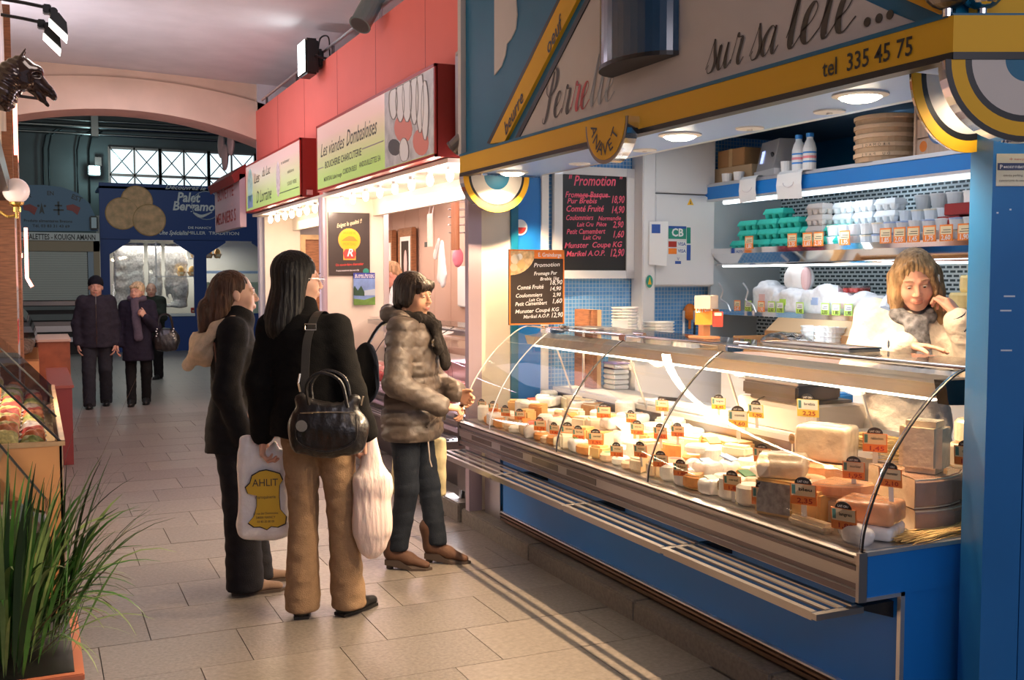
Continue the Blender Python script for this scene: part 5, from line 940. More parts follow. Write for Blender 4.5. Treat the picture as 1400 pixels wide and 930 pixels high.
# ================================================================ butcher stalls along the right side
XS2 = 2.41
def lightbox(label, y0, y1, z0, z1, name='lightbox_sign'):
    t = thing(name, label, 'sign', (XS2, (y0+y1)/2, z0)); c = Vector((XS2, (y0+y1)/2, z0)); f = lambda n, m, fn: fp(n, m, fn, t, c)
    f('casing', M['red_dk'], lambda b: (b.box((XS2+.012, y0, z0), (XS2+.19, y1, z1)))); f('frame_bar', M['red'], lambda b: b.box((XS2, y0, z0), (XS2+.02, y1, z0+.02))); f('frame_bar', M['red'], lambda b: b.box((XS2, y0, z1-.02), (XS2+.02, y1, z1))); f('frame_bar', M['red'], lambda b: b.box((XS2, y0, z0), (XS2+.02, y0+.02, z1))); f('frame_bar', M['red'], lambda b: b.box((XS2, y1-.02, z0), (XS2+.02, y1, z1)))
    b = MB(); b.M = Matrix.Translation((-c.x, -c.y, 0)); b.box((XS2+.004, y0+.02, z0+.02), (XS2+.012, y1-.02, z1-.02)); o = b.build('lit_face', M['sign'], t); o.location.z = -z0; return t, c
t, c = lightbox('nearer red-framed lightbox sign for a butcher with a meat picture at its right', 6.5, 9.66, 2.395, 3.0)
inkg = mat('signink', (.06, .055, .045), .5); WZ = lambda y_, z_: Vector((XS2+.003, y_, z_))-c
def st(s, y_, z_, sz, wd, m=inkg, sh=0, bd=0): text(s, m, WZ(y_, z_), (0, -1, 0), (0, 0, 1), sz, width=wd, parent=t, shear=sh, bold=bd)
st('Les viandes', 9.12, 2.70, .17, .80, sh=.35); st('Dombasloises', 8.22, 2.705, .19, .86, sh=.35, bd=.005); st('BOUCHERIE CHARCUTERIE', 8.78, 2.585, .085, 1.15, bd=.012); st('MORTEAU Label rouge', 9.10, 2.47, .055, .60, bd=.006); st('CORDON BLEU', 8.55, 2.48, .062, .42, bd=.01); st('ANDOUILLETTES 5A', 7.98, 2.49, .062, .58, bd=.01)
fp('rule', M['mauve'], lambda b: (b.box((XS2+.001, 7.62, 2.625), (XS2+.003, 8.18, 2.633)), b.box((XS2+.001, 9.42, 2.60), (XS2+.003, 9.62, 2.607))), t, c)
fp('meat_picture', mat('meatgrey', (.48, .46, .46), .4, var=.3, vscale=9, emit=(.5, .45, .45), es=.15), lambda b: b.box((XS2+.001, 6.53, 2.42), (XS2+.004, 7.58, 2.975)), t, c)
for i, (yy, zz, w_, h_, k_) in enumerate(((7.36, 2.88, .10, .13, 0), (7.20, 2.86, .10, .15, 0), (7.05, 2.86, .10, .17, 0), (6.90, 2.84, .09, .19, 0), (6.78, 2.80, .08, .22, 0), (6.68, 2.72, .07, .20, 0), (7.15, 2.66, .20, .10, 1), (7.35, 2.55, .14, .06, 2), (7.12, 2.50, .10, .09, 0), (6.78, 2.52, .16, .09, 1))):
    a = [2*PI*j/14 for j in range(14)]; fp('meat_print', [mat('sliceprint', (.70, .66, .64), .4, emit=(.7, .65, .62), es=.15), mat('hamprint', (.62, .20, .16), .4, emit=(.6, .2, .15), es=.15), mat('darkprint', (.10, .10, .10), .5)][k_], lambda b: b.prism([(yy+w_*math.cos(x), min(2.975, max(2.42, zz+h_*math.sin(x)+.15*w_*math.cos(x)))) for x in a], 'x', XS2-.0015*(i % 3)-.001, XS2+.001), t, c)
    if k_ == 0: fp('meat_outline', mat('greyprint', (.34, .30, .30), .5), lambda b: b.tube([(XS2-.003, yy+w_*math.cos(x), min(2.97, max(2.425, zz+h_*math.sin(x)+.15*w_*math.cos(x)))) for x in a+[0]], .004, 4), t, c)
t, c = lightbox('farther red-framed lightbox sign with green vegetable picture and handwriting', 10.32, 13.25, 2.40, 2.98)
st('Les', 12.55, 2.72, .17, .32, sh=.35); st('du Lac', 12.0, 2.76, .15, .45, sh=.35); st('D Lorraine', 12.15, 2.48, .20, .85, sh=.35); st('traiteur', 11.0, 2.80, .05, .40); st('salaisons', 10.75, 2.68, .05, .3); st('SOUS VIDE', 10.7, 2.555, .055, .42)
fp('jar_picture', mat('jarprint', (.45, .60, .55), .4, var=.3, vscale=14, emit=(.4, .6, .5), es=.2), lambda b: b.prism([(12.95+.16*math.cos(x), 2.72+.20*math.sin(x)) for x in [2*PI*j/14 for j in range(14)]], 'x', XS2+.001, XS2+.003), t, c); fp('jar_picture', mat('jarblue', (.35, .5, .75), .4), lambda b: b.box((XS2+.001, 12.8, 2.45), (XS2+.003, 13.12, 2.60)), t, c)
fp('meat_picture', mat('sausprint', (.75, .62, .60), .4, var=.3, vscale=20), lambda b: b.prism([(11.35+.10*math.cos(x), 2.66+.19*math.sin(x)) for x in [2*PI*j/14 for j in range(14)]], 'x', XS2+.001, XS2+.003), t, c); fp('rule', inkg, lambda b: b.box((XS2+.001, 10.4, 2.50), (XS2+.003, 11.3, 2.507)), t, c)
box_ = fp('small_socket', M['alu'], lambda b: b.box((XS2+.06, 10.30, 2.42), (XS2+.12, 10.322, 2.47)), t, c)
# third smaller sign far down, wine-red shade and lettering
t = thing('awning_sign', 'small pink-white sign with red lettering under a wine-red shade further along', 'sign', (2.42, 14.6, 2.3)); part('board', mat('pinkboard', (.62, .42, .44), .5), t, lambda b: b.box((-.02, -1.0, -.05), (.06, 1.0, .62))); part('shade', M['red_dk'], t, lambda b: b.prism([(-.12, .60), (.06, .75), (.10, .62), (-.08, .50)], 'y', -1.0, 1.0))
text('BUVETTE', M['redink'], (-.022, .1, .38), (0, -1, 0), (0, 0, 1), .2, width=1.3, parent=t, bold=.01); text('MEUNIERS S', M['redink'], (-.022, .1, .05), (0, -1, 0), (0, 0, 1), .22, width=1.6, parent=t, bold=.01)
for k, (dy, dz) in enumerate(((.2, .95), (.5, 1.15), (-.3, 1.1))): part('heart_ornament', mat('ornament', (.55, .38, .36), .6), t, lambda b: b._ell((.0, dy, dz), (.04, .2, .18), 12, 8))
# body of the stalls
bw = thing('butcher_partition', 'cream metal partition between the two butcher stalls carrying posters', 'partition', (2.9, 9.9, .09)); c = Vector((2.9, 9.9, .09)); f = lambda n, m, fn: fp(n, m, fn, bw, c)
f('panel', M['creampanel'], lambda b: b.box((2.53, 9.82, .09), (3.12, 9.90, 2.42))); f('corner_post', M['mauve'], lambda b: b.cyl((2.51, 9.84, .09), (2.51, 9.84, 2.36), .04)); f('corner_post', M['alu'], lambda b: b.box((3.10, 9.80, .09), (3.15, 9.86, 2.42)))
f('light_channel', M['creampanel'], lambda b: b.box((2.5, 6.5, 2.36), (3.05, 13.3, 2.39)))
f('inner_valance', M['creampanel'], lambda b: b.box((3.0, 6.3, 2.20), (3.05, 13.3, 2.37)))
box('wall_butcher', (4.05, 6.3, .085), (4.15, 13.5, 3.2), mat('pinkpanel', (.62, .42, .34), .5, var=.05, vscale=3), kind='structure')
wbp = thing('wall_panelling', 'pinkish vertical wall panelling behind the butchers counters', 'panelling', (4.05, 9, .09))
for k in range(14): part('panel', mat('pinkpanel2', (.64, .43, .35), .45), wbp, lambda b: b.bbox((-.02, -2.6+k*.5+.004, 0), (0, -2.6+(k+1)*.5-.004, 2.3), .004))
box('ceiling_butcher', (2.72, 6.3, 2.42), (4.15, 13.5, 2.5), M['creampanel'], kind='structure'); box('wall_butcher_near', (2.66, 6.30, .085), (4.1, 6.36, 3.2), M['creampanel'], kind='structure')
bulbm = mat('bulb', (1, .9, .75), .3, emit=(1, .80, .55), es=16)
ys = [6.72, 7.12, 7.52, 7.92, 8.32, 8.72, 9.12, 9.5, 10.5, 10.85, 11.2, 11.55, 11.9, 12.3, 12.7]
pb = None
for k, y_ in enumerate(ys):
    t = thing('bulb', 'bare glowing bulb under the %s red sign, %s from its near end' % (('nearer', ordn(k)) if k < 8 else ('farther', ordn(k-8))), 'bulb', (2.60, y_, 2.36), 0, 'bulbs under the red signs')
    if pb is None: pb = t; part('glass', bulbm, t, lambda b: b._ell((0, 0, -.06), (.028, .028, .045), 10, 8)); part('socket', M['alu'], t, lambda b: b.cyl((0, 0, 0), (0, 0, -.025), .022)); part('plate', M['alu'], t, lambda b: b.cyl((0, 0, -.002), (0, 0, 0), .055))
    else:
        for ch_ in pb.children: dup(ch_, t)
# posters on the partition
def ypix(px, py, Y): q = ony(px, py, Y); return q
q0 = ypix(449, 290, 9.80); q1 = ypix(506, 377, 9.80); PW, PH = (q1.x-q0.x), q0.z-q1.z; t = thing('quality_poster', 'dark poster with a yellow round badge reading Exigez la qualité', 'poster', ((q0.x+q1.x)/2, 9.805, q1.z))
part('sheet', mat('posterdark', (.045, .035, .03), .3), t, lambda b: b.box((-PW/2, -.002, 0), (PW/2, 0, PH)))
text('Exigez la qualité !!', M['cardcream'] if 'cardcream' in M else ccr, (0, -.004, PH*.80), (1, 0, .22), (0, 0, 1), .055, width=PW*.62, parent=t, shear=.2, bold=.01)
yb = mat('badgeyellow', (.85, .42, .04), .4); part('badge', yb, t, lambda b: (b.lathe([(0, .004), (PW*.27, .003), (PW*.27, 0)], (0, 0, PH*.57), 24, (0, -1, 0)), b.box((-PW*.15, -.004, PH*.25), (PW*.15, -.001, PH*.42)))); part('badge_field', M['yellow'], t, lambda b: b.lathe([(0, .006), (PW*.22, .005), (PW*.22, 0)], (0, 0, PH*.57), 24, (0, -1, 0)))
part('hill', og, t, lambda b: b.prism([(-PW*.2, PH*.55), (-PW*.1, PH*.6), (-PW*.02, PH*.63), (PW*.1, PH*.62), (PW*.2, PH*.55)], 'y', -.008, -.006)); text('SAUCISSE DE', og, (0, -.0075, PH*.66), (1, 0, 0), (0, 0, 1), .03, width=PW*.3, parent=t); text('MORTEAU', og, (0, -.0075, PH*.48), (1, 0, 0), (0, 0, 1), .04, width=PW*.3, parent=t)
part('red_label', mat('stickred'), t, lambda b: b.prism([(-PW*.12, PH*.27), (PW*.12, PH*.27), (PW*.16, PH*.36), (PW*.1, PH*.42), (-PW*.1, PH*.42), (-PW*.16, PH*.36)], 'y', -.007, -.0045)); text('R', M['white'], (0, -.008, PH*.31), (1, 0, 0), (0, 0, 1), .10, parent=t, shear=.3, bold=.02)
text('On savoir-faire charcutier', mat('stickred'), (0, -.004, PH*.16), (1, 0, .05), (0, 0, 1), .035, width=PW*.68, parent=t, bold=.01); text('Produit transformé dans notre lab', M['white'], (-.02, -.004, PH*.07), (1, 0, .04), (0, 0, 1), .025, width=PW*.55, parent=t, bold=.01); part('green_dot', gr, t, lambda b: b.lathe([(0, .004), (.03, .003), (.03, 0)], (PW*.4, 0, PH*.07), 14, (0, -1, 0)))
q0 = ypix(484, 373, 9.76); q1 = ypix(514, 417, 9.76); w2 = (q1.x-q0.x); h2 = q0.z-q1.z; t = thing('landscape_poster', 'small blue poster with a painted meadow scene below the dark poster', 'poster', ((q0.x+q1.x)/2, 9.785, q1.z))
part('sheet', mat('postersky', (.16, .26, .50), .4, var=.25, vscale=9), t, lambda b: b.box((-w2/2, -.002, 0), (w2/2, 0, h2))); part('meadow', mat('meadow', (.12, .24, .04), .6, var=.3, vscale=15), t, lambda b: b.prism([(-w2/2, 0), (w2/2, 0), (w2/2, h2*.26), (0, h2*.16), (-w2/2, h2*.2)], 'y', -.004, -.002)); part('trees', mat('darktrees', (.02, .06, .03), .7), t, lambda b: b.prism([(-w2/2, h2*.3), (0, h2*.28), (0, h2*.4), (-w2*.15, h2*.6), (-w2*.3, h2*.45), (-w2*.45, h2*.6), (-w2/2, h2*.5)], 'y', -.004, -.002)); part('lake', mat('lake', (.4, .48, .55), .4), t, lambda b: b.prism([(0, h2*.3), (w2/2, h2*.3), (w2/2, h2*.5), (0, h2*.45)], 'y', -.004, -.002))
part('headband', mat('posterblue', (.03, .05, .30), .4), t, lambda b: b.box((-w2/2, -.003, h2*.82), (w2/2, -.002, h2))); text('le veau fermier', M['white'], (0, -.005, h2*.90), (1, 0, 0), (0, 0, 1), .03, width=w2*.9, parent=t, shear=.3, bold=.01); text('élevé sous la mère', M['white'], (0, -.005, h2*.84), (1, 0, 0), (0, 0, 1), .03, width=w2*.9, parent=t, shear=.3, bold=.01)
# inside walls of the nearer butcher: boards, hangers, bags
def onwall(px, py): return onx(px, py, 4.0)
for i, (a_, b_) in enumerate((((524, 317), (543, 372)), ((550, 313), (570, 372)))):
    q0 = onwall(*a_); q1 = onwall(*b_); t = thing('wall_board', ['wood cabinet with a small label on the pink wall, left one', 'framed notice with a meat picture on a wooden board, right one'][i], 'board', (4.0, (q0.y+q1.y)/2, q1.z)); w2 = abs(q0.y-q1.y)/2; h2 = q0.z-q1.z
    part('board', M['wood'], t, lambda b: b.bbox((-.06, -w2, -.2), (0, w2, h2), .01))
    if i: part('sheet', M['white'], t, lambda b: b.box((-.064, -w2*.8, -.1), (-.06, w2*.6, h2*.8))); part('picture', M['black'], t, lambda b: b.box((-.067, -w2*.6, -.05), (-.064, w2*.4, h2*.7))); part('meat', lidp, t, lambda b: b._ell((-.068, -.05, .1), (.004, .06, .16), 10, 6))
    else: part('label', M['white'], t, lambda b: b.box((-.064, -w2*.8, h2*.2), (-.06, -w2*.45, h2*.7))); part('screen', mat('jarblue'), t, lambda b: b.box((-.064, -w2*.2, -.1), (-.06, w2*.6, h2*.25)))
q = onx(603, 340, 3.6); t = thing('hanging_bags', 'bunch of white carrier bags hanging from a rack in the nearer butcher stall', 'bags', q)
sd_ = SDF(.012)
for (u_, z0, z1, r_) in ((.16, .08, -.06, .05), (.03, .02, -.28, .06), (-.05, .05, -.32, .06), (-.10, .05, -.25, .05)): sd_.cone((0, u_*.4, z0), (0, u_, z1), .03, r_, .02, flat=((1, 0, 0), .4))
sd_.mod(lambda P: .006*noise3(P, 45, 3)); sdfobj('bag_folds', sd_, M['white'], t); part('paper', mat('paperprint', (.80, .74, .66), .6, var=.1, vscale=20), t, lambda b: b.box((-.08, .02, .02), (-.078, .17, .34))); part('dark_label', M['black'], t, lambda b: b.box((-.07, .18, .02), (-.068, .28, .07))); part('string', M['alu'], t, lambda b: (b.cyl((-.07, .05, .34), (-.02, .05, .62), .003), b.cyl((-.07, .15, .34), (-.02, .15, .62), .003)))
q = onx(626, 352, 3.5); q_ = q; t = thing('pink_net', 'small pink net bag hanging beside the white carrier bags', 'net bag', q); sd_ = SDF(.012); sd_.ell((0, 0, 0), (.05, .06, .09)); sd_.mod(lambda P: .008*noise3(P, 60, 5)); sdfobj('net', sd_, mat('netpink', (.75, .22, .30), .6), t); part('string', M['alu'], t, lambda b: b.cyl((0, 0, .07), (0, 0, 2.42-q_.z), .002, n=5))
q = onx(628, 300, 3.5); t = thing('sausage_rack', 'wire rack of dried sausages hanging at the right of the nearer butcher window', 'rack', q)
for k in range(5): part('wire_ring', M['steel_dk'], t, lambda b: b.tube([(.1*math.cos(a), .1*math.sin(a), .16-.07*k) for a in [2*PI*j/12 for j in range(13)]], .004, 4))
for k in range(3): part('sausage', mat('saus', (.30, .12, .05), .5), t, lambda b: b.cyl((-.08, -.06-.04*k, .18), (-.08, -.06-.045*k, -.28), .022))
part('hook', M['alu'], t, lambda b: b.cyl((0, 0, .17), (0, 0, .6), .004)); q = onx(624, 262, 3.4); t = thing('pink_lamp', 'clear plastic bundle hanging under the ceiling of the butcher stall', 'lamp', q); part('shade', mat('pinkglass', (.8, .55, .5), .2), t, lambda b: b._ell((0, 0, 0), (.09, .09, .07), 14, 8)); part('cord', M['alu'], t, lambda b: b.cyl((0, 0, .06), (0, 0, .15), .004))
q = onx(636, 405, 3.7); t = thing('white_cutting_board', 'white rounded board hanging low on the pink wall near the metal post', 'cutting board', (4.02, onx(634, 400, 4.0).y, 1.3)); part('board', M['white'], t, lambda b: b.bbox((-.03, -.16, 0), (0, .16, .42), .012))
# butcher display cases (two, same type)
def bcase(label, y0, y1, base):
    t = thing('butcher_case', label, 'display case', (2.95, (y0+y1)/2, .09)); c = Vector((2.95, (y0+y1)/2, .09)); f = lambda n, m, fn: fp(n, m, fn, t, c)
    f('base', base, lambda b: b.box((2.70, y0, .09), (3.25, y1, .54))); f('body', M['steel'], lambda b: b.box((2.62, y0, .54), (3.25, y1, .68)))
    for k, z in enumerate((.55, .60, .655)): f('bumper', [M['mauve'], M['steel'], M['mauve']][k], lambda b: b.bbox((2.575, y0, z), (2.63, y1, z+.032), .006))
    f('bag_shelf', M['steel'], lambda b: [b.box((2.46+.04*k, y0+.1, .50), (2.482+.04*k, y1, .515)) for k in range(4)]+[b.box((2.46, y0+.1+(y1-y0-.15)*k/3, .495), (2.64, y0+.13+(y1-y0-.15)*k/3, .512)) for k in range(4)])
    f('deck', mat('marble', (.62, .56, .62), .3), lambda b: b.box((2.60, y0, .68), (3.1, y1, .70))); f('rear_counter', M['steel'], lambda b: b.box((3.1, y0, .68), (3.4, y1, .92)))
    P = spline([(2.585, .69), (2.60, .80), (2.66, .97), (2.79, 1.13), (2.95, 1.22)], 4); n = 3
    for k in range(n):
        a_, b_ = y0+(y1-y0)*k/n+.004, y0+(y1-y0)*(k+1)/n-.004; b = MB(); b.M = Matrix.Translation(-c); b.smooth = True; b.strip([(p.x, a_, p.y) for p in P], [(p.x, b_, p.y) for p in P]); b.build('glass_panel', M['glass'], t); f('glass_edge', M['black'], lambda b: b.tube([(p.x, a_-.004, p.y) for p in P], .004, 5))
    f('top_shelf', M['glass'], lambda b: b.box((2.93, y0, 1.22), (3.25, y1, 1.228))); f('lamp_canopy', [M['steel']], lambda b: b.box((2.90, y0+.05, 1.165), (3.0, y1-.05, 1.205))); return t
bcase('nearer butcher glass display case with pink lit meat', 6.45, 9.75, M['steel_dk']); bcase('farther butcher glass display case beyond the poster partition', 10.0, 13.2, M['red_dk'])
mt = [mat('meatpink', (.66, .28, .24), .35, var=.25, vscale=25, coat=.3), mat('meatpale', (.74, .56, .48), .4, var=.2, vscale=30, coat=.3), mat('meatred', (.45, .07, .06), .35, var=.25, vscale=22, coat=.4), mat('traywhite', (.8, .78, .78), .3)]
proto = {}
rr = random.Random(8); i = 0
for row, x_ in enumerate((2.70, 2.84, 2.98)):
    for k in range(22):
        y_ = 6.6+k*.145; 
        if y_ > 9.65: break
        kd = rr.randint(0, 2); key = (kd, k % 3)
        lb = '%s, %s row of the nearer butcher case, %s from its near end' % (['pink meat', 'pale poultry', 'dark red meat'][kd], ['front', 'middle', 'rear'][row], ordn(k))
        t = thing('meat_portion', lb, 'meat', (x_, y_, .70), rr.uniform(-.5, .5), 'meat in the nearer butcher case')
        if key not in proto:
            q = SDF(.012)
            for j in range(3): q.ell((rr.uniform(-.02, .02), rr.uniform(-.03, .03), .035+.02*j), (rr.uniform(.035, .055), rr.uniform(.04, .06), .03), .015)
            q.mod(lambda P: .006*noise3(P, 60, kd+3*k)); part('tray', mt[3], t, lambda b: b.bbox((-.06, -.066, 0), (.06, .066, .014), .004)); sdfobj('meat', q, mt[kd], t); proto[key] = t
        else:
            for c_ in proto[key].children: dup(c_, t)
for k in range(12):
    t = thing('meat_portion', 'meat portion on the deck of the farther butcher case, %s from its near end' % ordn(k), 'meat', (2.78, 10.2+k*.24, .70), rr.uniform(-.5, .5), 'meat in the farther butcher case'); t.scale = (1.5, 1.5, 1.5)
    for c_ in proto[rr.choice(list(proto))].children: dup(c_, t)
# copper pan at the near end of the nearer butcher case
t = thing('copper_pan', 'copper pan with a handle on a stand at the near end of the butcher case', 'pan', (2.66, 6.36, .70)); part('pan', mat('copperpan', (.60, .26, .10), .3, .8), t, lambda b: b.lathe([(0, 0), (.10, 0), (.12, .02), (.125, .09), (.118, .09), (.11, .02), (0, .015)], n=20)); part('handle', M['steel_dk'], t, lambda b: b.cyl((-.12, 0, .06), (-.22, -.04, .075), .008))
t = thing('steel_cart', 'dark steel wheeled stand between the two right-hand stalls', 'stand', (2.66, 6.36, .09)); part('frame', M['steel_dk'], t, lambda b: (b.box((-.12, -.12, .56), (.14, .14, .60)), b.box((-.10, -.10, 0), (-.07, -.07, .57)), b.box((.09, -.10, 0), (.12, -.07, .57)), b.box((-.10, .08, 0), (-.07, .11, .57)))); part('door', M['steel_dk'], t, lambda b: b.box((-.11, -.1, .1), (-.10, .11, .5)))
# vent casing and clip lamp beside the nearer sign
t = thing('air_duct', 'grey rounded metal duct casing right of the nearer red sign', 'duct', (2.56, 6.28, 2.40)); part('casing', mat('ductbeige', (.50, .43, .36), .5), t, lambda b: b.bbox((-.02, -.03, .04), (.04, .19, .68), .01)); part('cover', mat('ductgrey', (.28, .24, .22), .35, .6), t, lambda b: b.prism([(-.10, .06), (-.04, .02), (.0, .02), (.0, .66), (-.06, .66), (-.10, .60)], 'y', -.18, -.02)); part('wire', M['black'], t, lambda b: b.tube(spline([(0, 0, .68), (-.02, -.05, .72), (-.04, -.08, .70)], 5), .005, 5))
q = onx(655, 192, 2.44); cylspot('clip_spotlight', 'small grey spotlight resting on the far end of the yellow fascia', (2.43, 6.12, 2.44), (-.5, .5, -.6), .05, .09, M['steel_dk'], mat('spotface', (.35, .33, .30), .3))
# farther stall interior: sign disc, dark menu, crates of packets
t = thing('menu_board', 'black menu board hanging inside the farther butcher stall', 'board', (3.3, 11.6, 1.35)); part('slate', M['black'], t, lambda b: b.box((-.2, -.01, 0), (.22, .01, .5))); part('frame', M['mauve'], t, lambda b: b.box((-.22, .0, -.02), (.24, .02, .52)))
t = thing('pig_plate', 'round red and white picture plate above the black menu board', 'sign', (3.3, 11.6, 2.02)); part('disc', mat('platepic', (.8, .45, .38), .4, var=.4, vscale=12), t, lambda b: b.lathe([(0, .01), (.15, .008), (.15, 0)], (0, 0, 0), 24, (0, -1, 0))); part('card', mat('pinkcard', (.75, .58, .58), .5), t, lambda b: b.box((-.18, -.004, -.30), (.18, 0, -.15)))
t = thing('shelf_unit', 'wooden shelf with dark jars low inside the farther butcher stall', 'shelf', (3.35, 11.6, .93)); part('frame', M['woodlt'], t, lambda b: (b.box((-.3, 0, 0), (.3, .2, .02)), b.box((-.3, 0, .36), (.3, .2, .40)), b.box((-.3, .19, 0), (.3, .2, .36))))
for k in range(5): part('jar', M['redink'] if k % 2 else M['mauve'], t, lambda b: b.box((-.1+.08*k, -.01, .05), (-.04+.08*k, .1, .33)))
t = thing('door_frame', 'wooden doorway frame at the far end of the farther butcher stall', 'door frame', (3.1, 13.28, .09)); part('frame', M['woodlt'], t, lambda b: (b.box((0, 0, 0), (.06, .06, 2.0)), b.box((.7, 0, 0), (.76, .06, 2.0)), b.box((0, 0, 2.0), (.76, .06, 2.06)))); part('panel', M['creampanel'], t, lambda b: b.box((-.45, .03, 0), (-.0, .07, 2.3))); part('dark_panel', M['wood'], t, lambda b: b.box((.06, .03, 0), (.7, .05, 2.0)))
# ================================================================ pastry stall and crêpe stall at the far end
YB = 23.9; nb = mat('navyboard', (.012, .05, .23), .45)
def B(px, py, Y=YB): return ony(px, py, Y)
t = thing('pastry_stall', 'navy blue pastry kiosk at the far end with biscuit picture and lit windows', 'kiosk', (3.4, YB, 0)); c = Vector((3.4, YB, 0)); f = lambda n, m, fn: fp(n, m, fn, t, c)
xl, xr = 1.29, 6.2
wl0, wl1, w2a, w2b, zb, zt = B(151, 400).x, B(266, 400).x, B(283, 400).x, 4.9, .80, 2.40
f('fascia', nb, lambda b: b.box((xl, YB, 2.42), (xr, YB+.1, 3.62))); f('lower_panel', nb, lambda b: b.box((xl, YB, 0), (xr, YB+.1, zb)))
f('pillar', nb, lambda b: b.box((xl, YB, zb), (wl0, YB+.1, zt+.03))); f('pillar', nb, lambda b: b.box((wl1, YB, zb), (w2a, YB+.1, zt+.03))); f('pillar', nb, lambda b: b.box((w2b, YB, zb), (xr, YB+.1, zt+.03)))
for (a_, b_) in ((wl0, wl1), (w2a, w2b)):
    f('arch_corner', nb, lambda b: b.prism([(a_, zt+.03), (a_, zt-.30), (a_+.42, zt-.02), (a_+.42, zt+.03)], 'y', YB, YB+.1)); f('arch_corner', nb, lambda b: b.prism([(b_, zt+.03), (b_, zt-.30), (b_-.42, zt-.02), (b_-.42, zt+.03)], 'y', YB, YB+.1)); f('window_glass', M['glass'], lambda b: b.box((a_, YB+.05, zb), (b_, YB+.06, zt)))
f('lit_ledge', M['white'], lambda b: b.box((wl0, YB-.03, zb-.04), (wl1, YB+.1, zb+.02)))
f('interior_back', mat('kioskback', (.60, .60, .55), .6), lambda b: b.box((xl, YB+1.4, 0), (xr, YB+1.45, 3.0))); f('counter', mat('kioskgreen', (.50, .60, .42), .5), lambda b: b.box((w2a, YB+.7, 0), (xr, YB+.9, 1.5))); f('inner_shelf', mat('jarblue'), lambda b: b.box((w2a, YB+.6, 1.7), (xr, YB+.9, 1.76)))
f('roof', nb, lambda b: b.box((xl, YB, 3.5), (xr, YB+1.5, 3.55)))
for (x0, x1) in ((wl0+.1, wl0+.75), (wl0+.82, wl1-.62), (wl1-.55, wl1-.05)):
    sd_ = SDF(.03); sd_.box(((x0+x1)/2, YB+.62, 1.65), ((x1-x0)/2, .03, .72), .02, .02); sd_.mod(lambda P: .03*noise3(P, 9, 2)+.012*noise3(P, 30, 4)); V, Q = sd_.mesh('', None); obj_vq('shiny_curtain', V-np.array(c), Q, mat('foil', (.62, .60, .57), .3, .5, var=.3, vscale=25, bump=.4, bscale=20), t)
f('glass_shelf', M['alu'], lambda b: (b.box((wl0+.95, YB+.25, 1.62), (wl0+1.85, YB+.5, 1.64)), b.box((wl0+1.75, YB+.25, 2.02), (wl1-.05, YB+.5, 2.04)))); f('shelf_post', M['alu'], lambda b: (b.box((wl0+.95, YB+.25, zb), (wl0+.98, YB+.28, 2.4)), b.box((wl0+1.82, YB+.25, zb), (wl0+1.85, YB+.28, 2.4))))
rr = random.Random(4)
for k, (x_, z_, r_) in enumerate(((wl0+1.5, 1.64, .10), (wl0+1.75, 1.64, .12), (wl0+1.8, 2.04, .10), (wl0+2.1, 2.04, .12), (wl0+1.5+.8, 2.04, .10), (wl0+1.9, .82, .10), (wl0+2.05, .82, .10), (wl0+2.3, .82, .14))):
    u = thing('gift_basket', 'small cellophane gift basket in the pastry kiosk window, %s of eight' % ordn(k), 'basket', (x_, YB+.38, z_)); part('basket', M['woodlt'], u, lambda b: b.lathe([(r_*.6, 0), (r_, .10), (r_*.9, .1), (0, .02)], n=12)); part('biscuits', mat('bisc', (.65, .40, .12), .6, var=.3, vscale=20), u, lambda b: b._ell((0, 0, .13), (r_*.7, r_*.7, .10), 10, 6)); part('bow', M['redink'] if k > 4 else ccr, u, lambda b: b.box((-.04, -r_, .04), (.04, -r_+.01, .09)))
for k in range(9):
    u = thing('biscuit_packet', 'red packet low in the pastry kiosk window, %s from the left' % ordn(k), 'packet', (wl0+1.72+.10*k, YB+.2, .82), 0, 'red packets in the kiosk window'); part('packet', M['redink'], u, lambda b: b.bbox((-.045, -.03, 0), (.045, .03, .12), .01)); part('label', ccr, u, lambda b: b.box((-.02, -.032, .03), (.02, -.03, .06)))
bis = mat('biscuit', (.80, .48, .26), .7, var=.22, vscale=7); bie = mat('biscuit_edge', (.55, .30, .12), .7, var=.2, vscale=10)
for k, (px_, py_, r_) in enumerate(((187, 275, .33), (167, 292, .345), (204, 301, .345))):
    q = B(px_, py_); f('biscuit_print', bis, lambda b: b.lathe([(0, .010+.004*k), (r_*.94, .008+.004*k), (r_*.94, 0)], (q.x-0, YB, q.z), 32, (0, -1, 0))); f('biscuit_rim', bie, lambda b: b.lathe([(r_*.94, .006+.004*k)]+[(r_, .004+.004*k), (r_, 0)], (q.x, YB, q.z), 32, (0, -1, 0)))
def ft(s, px, py, sz, x0, x1, m=M['white'], sh=0, bd=0): q = B(px, py); text(s, m, Vector((q.x, YB-.004, q.z))-c, (1, 0, 0), (0, 0, 1), sz, width=B(x1, py).x-B(x0, py).x, parent=t, shear=sh, bold=bd)
ft('Découvrez le véritable', 272, 260, .13, 226, 318, sh=.4, bd=.01); ft('Palet', 257, 276, .29, 241, 273, sh=.2, bd=.03); ft('Bergamote', 271, 288, .27, 236, 306, sh=.2, bd=.03); ft('DE NANCY', 273, 313, .07, 257, 289, bd=.02); ft('Une Spécialité', 237, 321, .13, 217, 257, sh=.4, bd=.02); ft('MILLER  TRADITION', 292, 321, .10, 260, 330, bd=.01)
